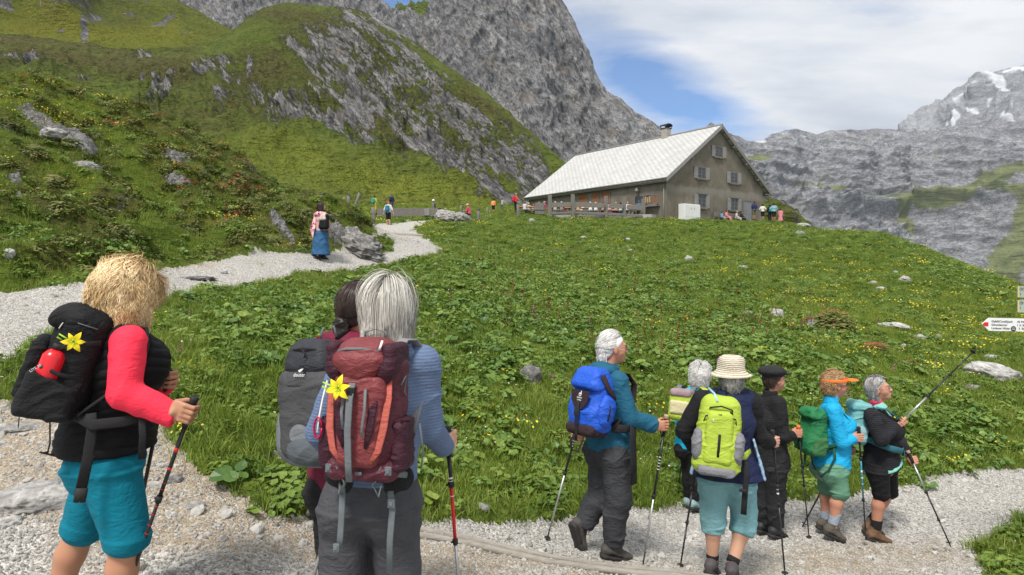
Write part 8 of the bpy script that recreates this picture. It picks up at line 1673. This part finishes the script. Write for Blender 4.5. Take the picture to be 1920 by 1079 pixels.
# the walker with the long blue skirt, on the path
sk = Person('walker in long blue denim skirt and pink shawl standing on the path, long dark hair', 18.0, 55,
    dict(head=(603, 387), neck=(601, 398), Rs=(609, 403, -.10), Ls=(594, 403, .10), chest=(602, 412), waist=(602, 424), hip=(602, 433), Re=(615, 418, -.1), Rw=(616, 431, -.05), Le=(590, 418, .1), Lw=(589, 431, .1), Rh=(606, 437), Rk=(606, 458), Ra=(608, 480, .1), Rt=(615, 482, .2), Lh=(598, 437), Lk=(598, 460), La=(594, 482, -.1), Lt=(601, 484.5, -.05)), SK_FAIR, GP_, h=.011, hv=20)
sk.body(hands=[relaxed_prims(sk.J[c + 'w'], V3(0, 0, -1), sk.s) for c in 'RL'])
tj = top(sk, cloth('pale pink shirt cloth', (0.55, 0.33, 0.33), .85, .15), .022, .06, .018, .98, 'shirt', wr=wrinkle(.010, 9))
M_DENIM = cloth('blue denim', (0.035, 0.115, 0.24), 0.85, 0.12, 200, .6)
sk.part('skirt', [seg(sk.J['hip'] + V3(0, 0, .12), sk.J['hip'] - V3(0, 0, .06), (.15, .12), (.20, .17), u=sk.s, k=0), seg(sk.J['hip'] - V3(0, 0, .03), (sk.J['Ra'] + sk.J['La']) / 2 + V3(0, 0, .05), (.20, .17), (.285, .23), u=sk.s, k=.06, we=.012)], M_DENIM, wrinkle(.020, 8, .25, off=3))
def shawl_mat():
    m, t, b = new_mat('pink and black patterned shawl'); tc = t.new('ShaderNodeTexCoord').outputs['Object']; vo = t.new('ShaderNodeTexVoronoi'); t.set(vo.inputs['Vector'], tc); vo.inputs['Scale'].default_value = 13
    t.l.new(t.ramp(vo.outputs['Distance'], [(0.30, (0.015, 0.012, 0.015)), (0.36, (0.70, 0.20, 0.27)), (0.60, (0.75, 0.45, 0.45))]), b.inputs['Base Color']); b.inputs['Roughness'].default_value = .9; return m
sk.part('shawl', [ell((sk.J['Rs'] + sk.J['Ls']) / 2 - sk.f * .03 + V3(0, 0, .01), (.20, .13, .08), np.array([sk.s, sk.f, [0, 0, 1]]), 0), seg(sk.J['Ls'] + V3(0, 0, .0), sk.J['Lw'] - sk.f * .15 + sk.s * .12 + V3(0, 0, .0), (.07, .06), (.10, .035), u=sk.s, k=.05), seg(sk.J['Lw'] - sk.f * .15 + sk.s * .12, sk.J['Lw'] - sk.f * .15 + sk.s * .15 - V3(0, 0, .24), (.10, .03), (.015, .015), u=sk.s, k=.03)], shawl_mat(), wrinkle(.012, 12, .6))
sk.hair(H_DARK, n=1500, length=.34, puff=.012, wave=.003, width=.006, seed=44, hairline=.2, caps=.010)
sk.boots(mat('black hiking shoe leather', (0, 0, 0)), .06)
bk = Pack('black and cream daypack on the walker in the long blue skirt', 608, 415, 17.78, 55, lean=6, h=.011)
bb_ = bk.part('body', [bk.box((0, 0, -.02), (.15, .09, .22), .08, 0, tp=.12)], M_PB); bk.part('top_panel', [bk.box((0, .02, .10), (.12, .085, .10), .06, 0, tp=.2)], cloth('cream pack top', (0.52, 0.42, 0.38)), None, bb_); bk.harness(.15, .08, .16, -.15, M_GREYW, .2)

small('walker in white shirt and black shorts with a blue daypack walking up the path', 728, 424, 44.5, 85, WHITE_, BLACK_, None, 1.72, arms='out', cut=.05, hat=(.55, .08, .06), h=.016, group=GP_, girth=1.15, pack=((.02, .16, .26), 'blue daypack on the walker in the white shirt'), long_sleeve=False, skin=SK_FAIR)
small('walker in yellow shorts with a green top standing near the left post', 702.5, 403, 57, 60, (.30, .42, .10), YELLOW_, H_DARK, 1.72, cut=.15, group=GP_, pack=((.03, .28, .22), 'teal daypack on the walker in yellow shorts'))
small('walker in dark jacket with bare head behind the walker in the white shirt', 734, 401, 56, 150, NAVY_, KHAKI, H_GREY, 1.72, arms='hips', group=GP_, skin=SK_RUDDY)
small('person in dark blue sitting by the leaning post, light cap', 644, 398, 58, 20, NAVY_, KHAKI, None, 1.7, sit=True, arms='front', hat=BEIGE, group=GP_, pack=((.45, .50, .55), 'pale grey daypack on the person in dark blue'))
small('small figure in a pale top sitting low behind the knoll', 622, 397, 60, 100, (.50, .38, .36), GREYC, H_DARK, 1.5, sit=True, arms='down', group=GP_)
small('person in pink jacket with white cap sitting beside the big boulders', 881, 414, 49.5, 165, (.58, .07, .16), BLACK_, None, 1.7, sit=True, arms='front', hat=WHITE_, group=GP_, lean=.12)
small('person in orange shirt and black shorts in the far meadow', 925, 400, 72, 90, ORANGE_, BLACK_, H_DARK, 1.6, cut=.15, group=GP_, girth=1.2)
small('person in grey shirt standing right of the one in orange', 941.5, 398, 76, 20, (.38, .40, .38), (.12, .11, .16), H_DARK, 1.65, cut=.5, group=GP_)
small('person in red with a red backpack at the left end of the terrace', 967, 397.5, 60, 30, (.65, .05, .03), BLACK_, None, 1.72, arms='front', hat=BEIGE, pack=((.55, .02, .06), 'crimson backpack on the person in red'))
# right of the gable wall
GR = 'group standing at the right corner of the hut'
small('man in navy jacket and olive shorts standing right of the hut door', 1414, 412.5, 62.0, 110, NAVY_, KHAKI, H_DARK, 1.78, arms='hips', cut=.12, group=GR, girth=1.1)
small('woman in white blouse and black skirt right of the man in navy', 1430, 414, 62.5, 80, WHITE_, BLACK_, H_DARK, 1.62, arms='hips', cut=.12, group=GR, long_sleeve=False)
small('man in light blue shirt and black shorts, tallest of the group at the corner', 1451, 416, 61.5, 80, (.20, .36, .42), BLACK_, H_DARK, 1.80, cut=.10, group=GR, girth=1.2, arms='hips')
small('person in black beside the man in light blue, mostly hidden by a turquoise backpack', 1443, 415, 62.6, 95, BLACK_, BLACK_, H_DARK, 1.62, group=GR, pack=((.01, .40, .50), 'turquoise backpack on the person in black'))
small('girl in pink dress at the right edge of the group', 1463.5, 417.5, 61.0, 60, (.62, .22, .28), (.62, .22, .28), H_DARK, 1.30, group=GR, skirt=.18, girth=1.05)
# on the bench by the gable wall
GB = 'people sitting on the bench at the gable wall'
def on_bench(lab, px, yaw, *a, **k):
    x, _ = gxz(px, 400); w_ = HC + Vector((bX.x * x + aY.x * -.62, bX.y * x + aY.y * -.62, 0)); small(lab, 0, 0, w_.y, yaw, *a, sit=True, base=V3(w_.x, w_.y, 4.26), group=GB, **k)
on_bench('child in blue and white checked shirt at the left end of the wall bench', 1343.5, -50, (.16, .34, .50), GREYC, H_DARK, H=1.35, arms='down'); on_bench('woman in pink leaning back on the wall bench', 1352, -40, (.68, .22, .24), (.60, .28, .30), H_DARK, H=1.62, girth=1.15, arms='down')
on_bench('person in cream top and pale trousers on the wall bench', 1371, -35, (.55, .48, .44), (.45, .50, .52), None, H=1.6, arms='down', hat=BEIGE); on_bench('person in black at the right end of the wall bench', 1379.5, -45, BLACK_, BLACK_, H_DARK, H=1.6, arms='front')
# guests on the terrace
GT = 'guests sitting on the hut terrace'
TG = [(1012, 59.4, -160, PINK_, GREYC, H_GREY, None, 'guest in bright pink beyond the left end of the fence'), (1022, 58.7, 170, (.62, .10, .22), BLACK_, None, (.60, .30, .34), 'guest in pink top at the end of the long table'), (991, 60.3, 90, BEIGE, KHAKI, None, WHITE_, 'guest in beige beyond the long table with white cap'), (984, 58.6, 60, (.55, .50, .48), GREYC, H_GREY, None, 'guest in pale top at the near side of the long table'), (1000, 60.6, -90, (.45, .30, .25), GREYC, H_DARK, None, 'guest with dark hair beyond the long table'),
      (1041, 59.2, 80, BEIGE, BLUE_, None, WHITE_, 'guest with white cap just right of the leftmost fence post'), (1053, 59.2, 95, GREYC, NAVY_, None, (.55, .53, .50), 'guest with pale cap in the first fence bay'), (1059, 60.4, -90, RED_, GREYC, H_DARK, None, 'guest in red facing us in the first fence bay'), (1047, 60.4, -80, (.30, .25, .2), GREYC, H_GREY, None, 'guest in brown facing us in the first fence bay'),
      (1084, 59.5, 90, (.45, .28, .18), KHAKI, H_GINGER, None, 'guest with red hair in the second fence bay'), (1090, 60.8, -90, WHITE_, GREYC, H_WHITE, None, 'guest in white facing us in the second fence bay'), (1107, 59.6, 90, WHITE_, NAVY_, None, WHITE_, 'guest in white with white hat, left of the pair in the middle bay'), (1117, 59.6, 100, WHITE_, NAVY_, H_WHITE, None, 'white haired guest, right of the pair in the middle bay'), (1126, 60.8, -100, (.15, .13, .12), BLACK_, H_DARK, None, 'dark haired guest facing us by the middle post'), (1131, 59.7, 80, (.38, .22, .18), BLACK_, H_DARK, None, 'guest in brown touching the middle post'),
      (1143, 59.2, 90, (.60, .30, .30), (.03, .28, .45), H_GREY, None, 'guest in pink and white in the fourth bay with blue trousers'), (1149.5, 60.6, -80, (.60, .45, .42), RED_, H_GINGER, None, 'guest in rose facing us in the fourth bay'), (1155, 59.3, 85, BEIGE, (.45, .03, .05), None, BEIGE, 'guest with beige hat and red trousers in the fourth bay'), (1163.5, 59.4, 95, WHITE_, (.03, .28, .45), H_DARK, None, 'dark haired guest in white in the fourth bay'),
      (1177, 59.3, 85, WHITE_, NAVY_, None, (.60, .30, .32), 'guest in white with pink cap in the rightmost bay'), (1183, 60.3, -95, BLACK_, BLACK_, H_DARK, None, 'dark haired guest in black in the rightmost bay')]
for px, D, yaw, c1, c2, hr, ht, lab in TG:
    x = (px - CX) / F * D; small(lab, 0, 0, D, yaw, c1, c2, hr, rnd.uniform(1.60, 1.72), sit=True, arms='table', hat=ht, base=V3(x, D, TZ), group=GT, skin=rnd.choice([SK_TAN, SK_FAIR, SK_RUDDY]))
small('guest in blue jacket standing at the serving window of the hut', 0, 0, 60.2, 60, (.07, .14, .24), BLACK_, H_GREY, 1.70, arms='front', base=V3((1198 - CX) / F * 60.0, 60.0, TZ - .25), group=GT, skin=SK_RUDDY)
# ------------------------------------------------------------------ air between the camera and the far mountains
hz = MB(); hz.box((-5200, -70, -165), (5200, 5200, 1420)); hm = bpy.data.materials.new('mountain air'); hm.use_nodes = True; ht = NT(hm.node_tree); ht.n.clear()
ho_ = ht.new('ShaderNodeOutputMaterial'); pv = ht.new('ShaderNodeVolumePrincipled'); pv.inputs['Color'].default_value = (0.80, 0.88, 1.0, 1); pv.inputs['Density'].default_value = 0.00006; pv.inputs['Anisotropy'].default_value = 0.3
ht.l.new(pv.outputs[0], ho_.inputs['Volume']); tag(hz.build('haze', hm), kind='stuff')
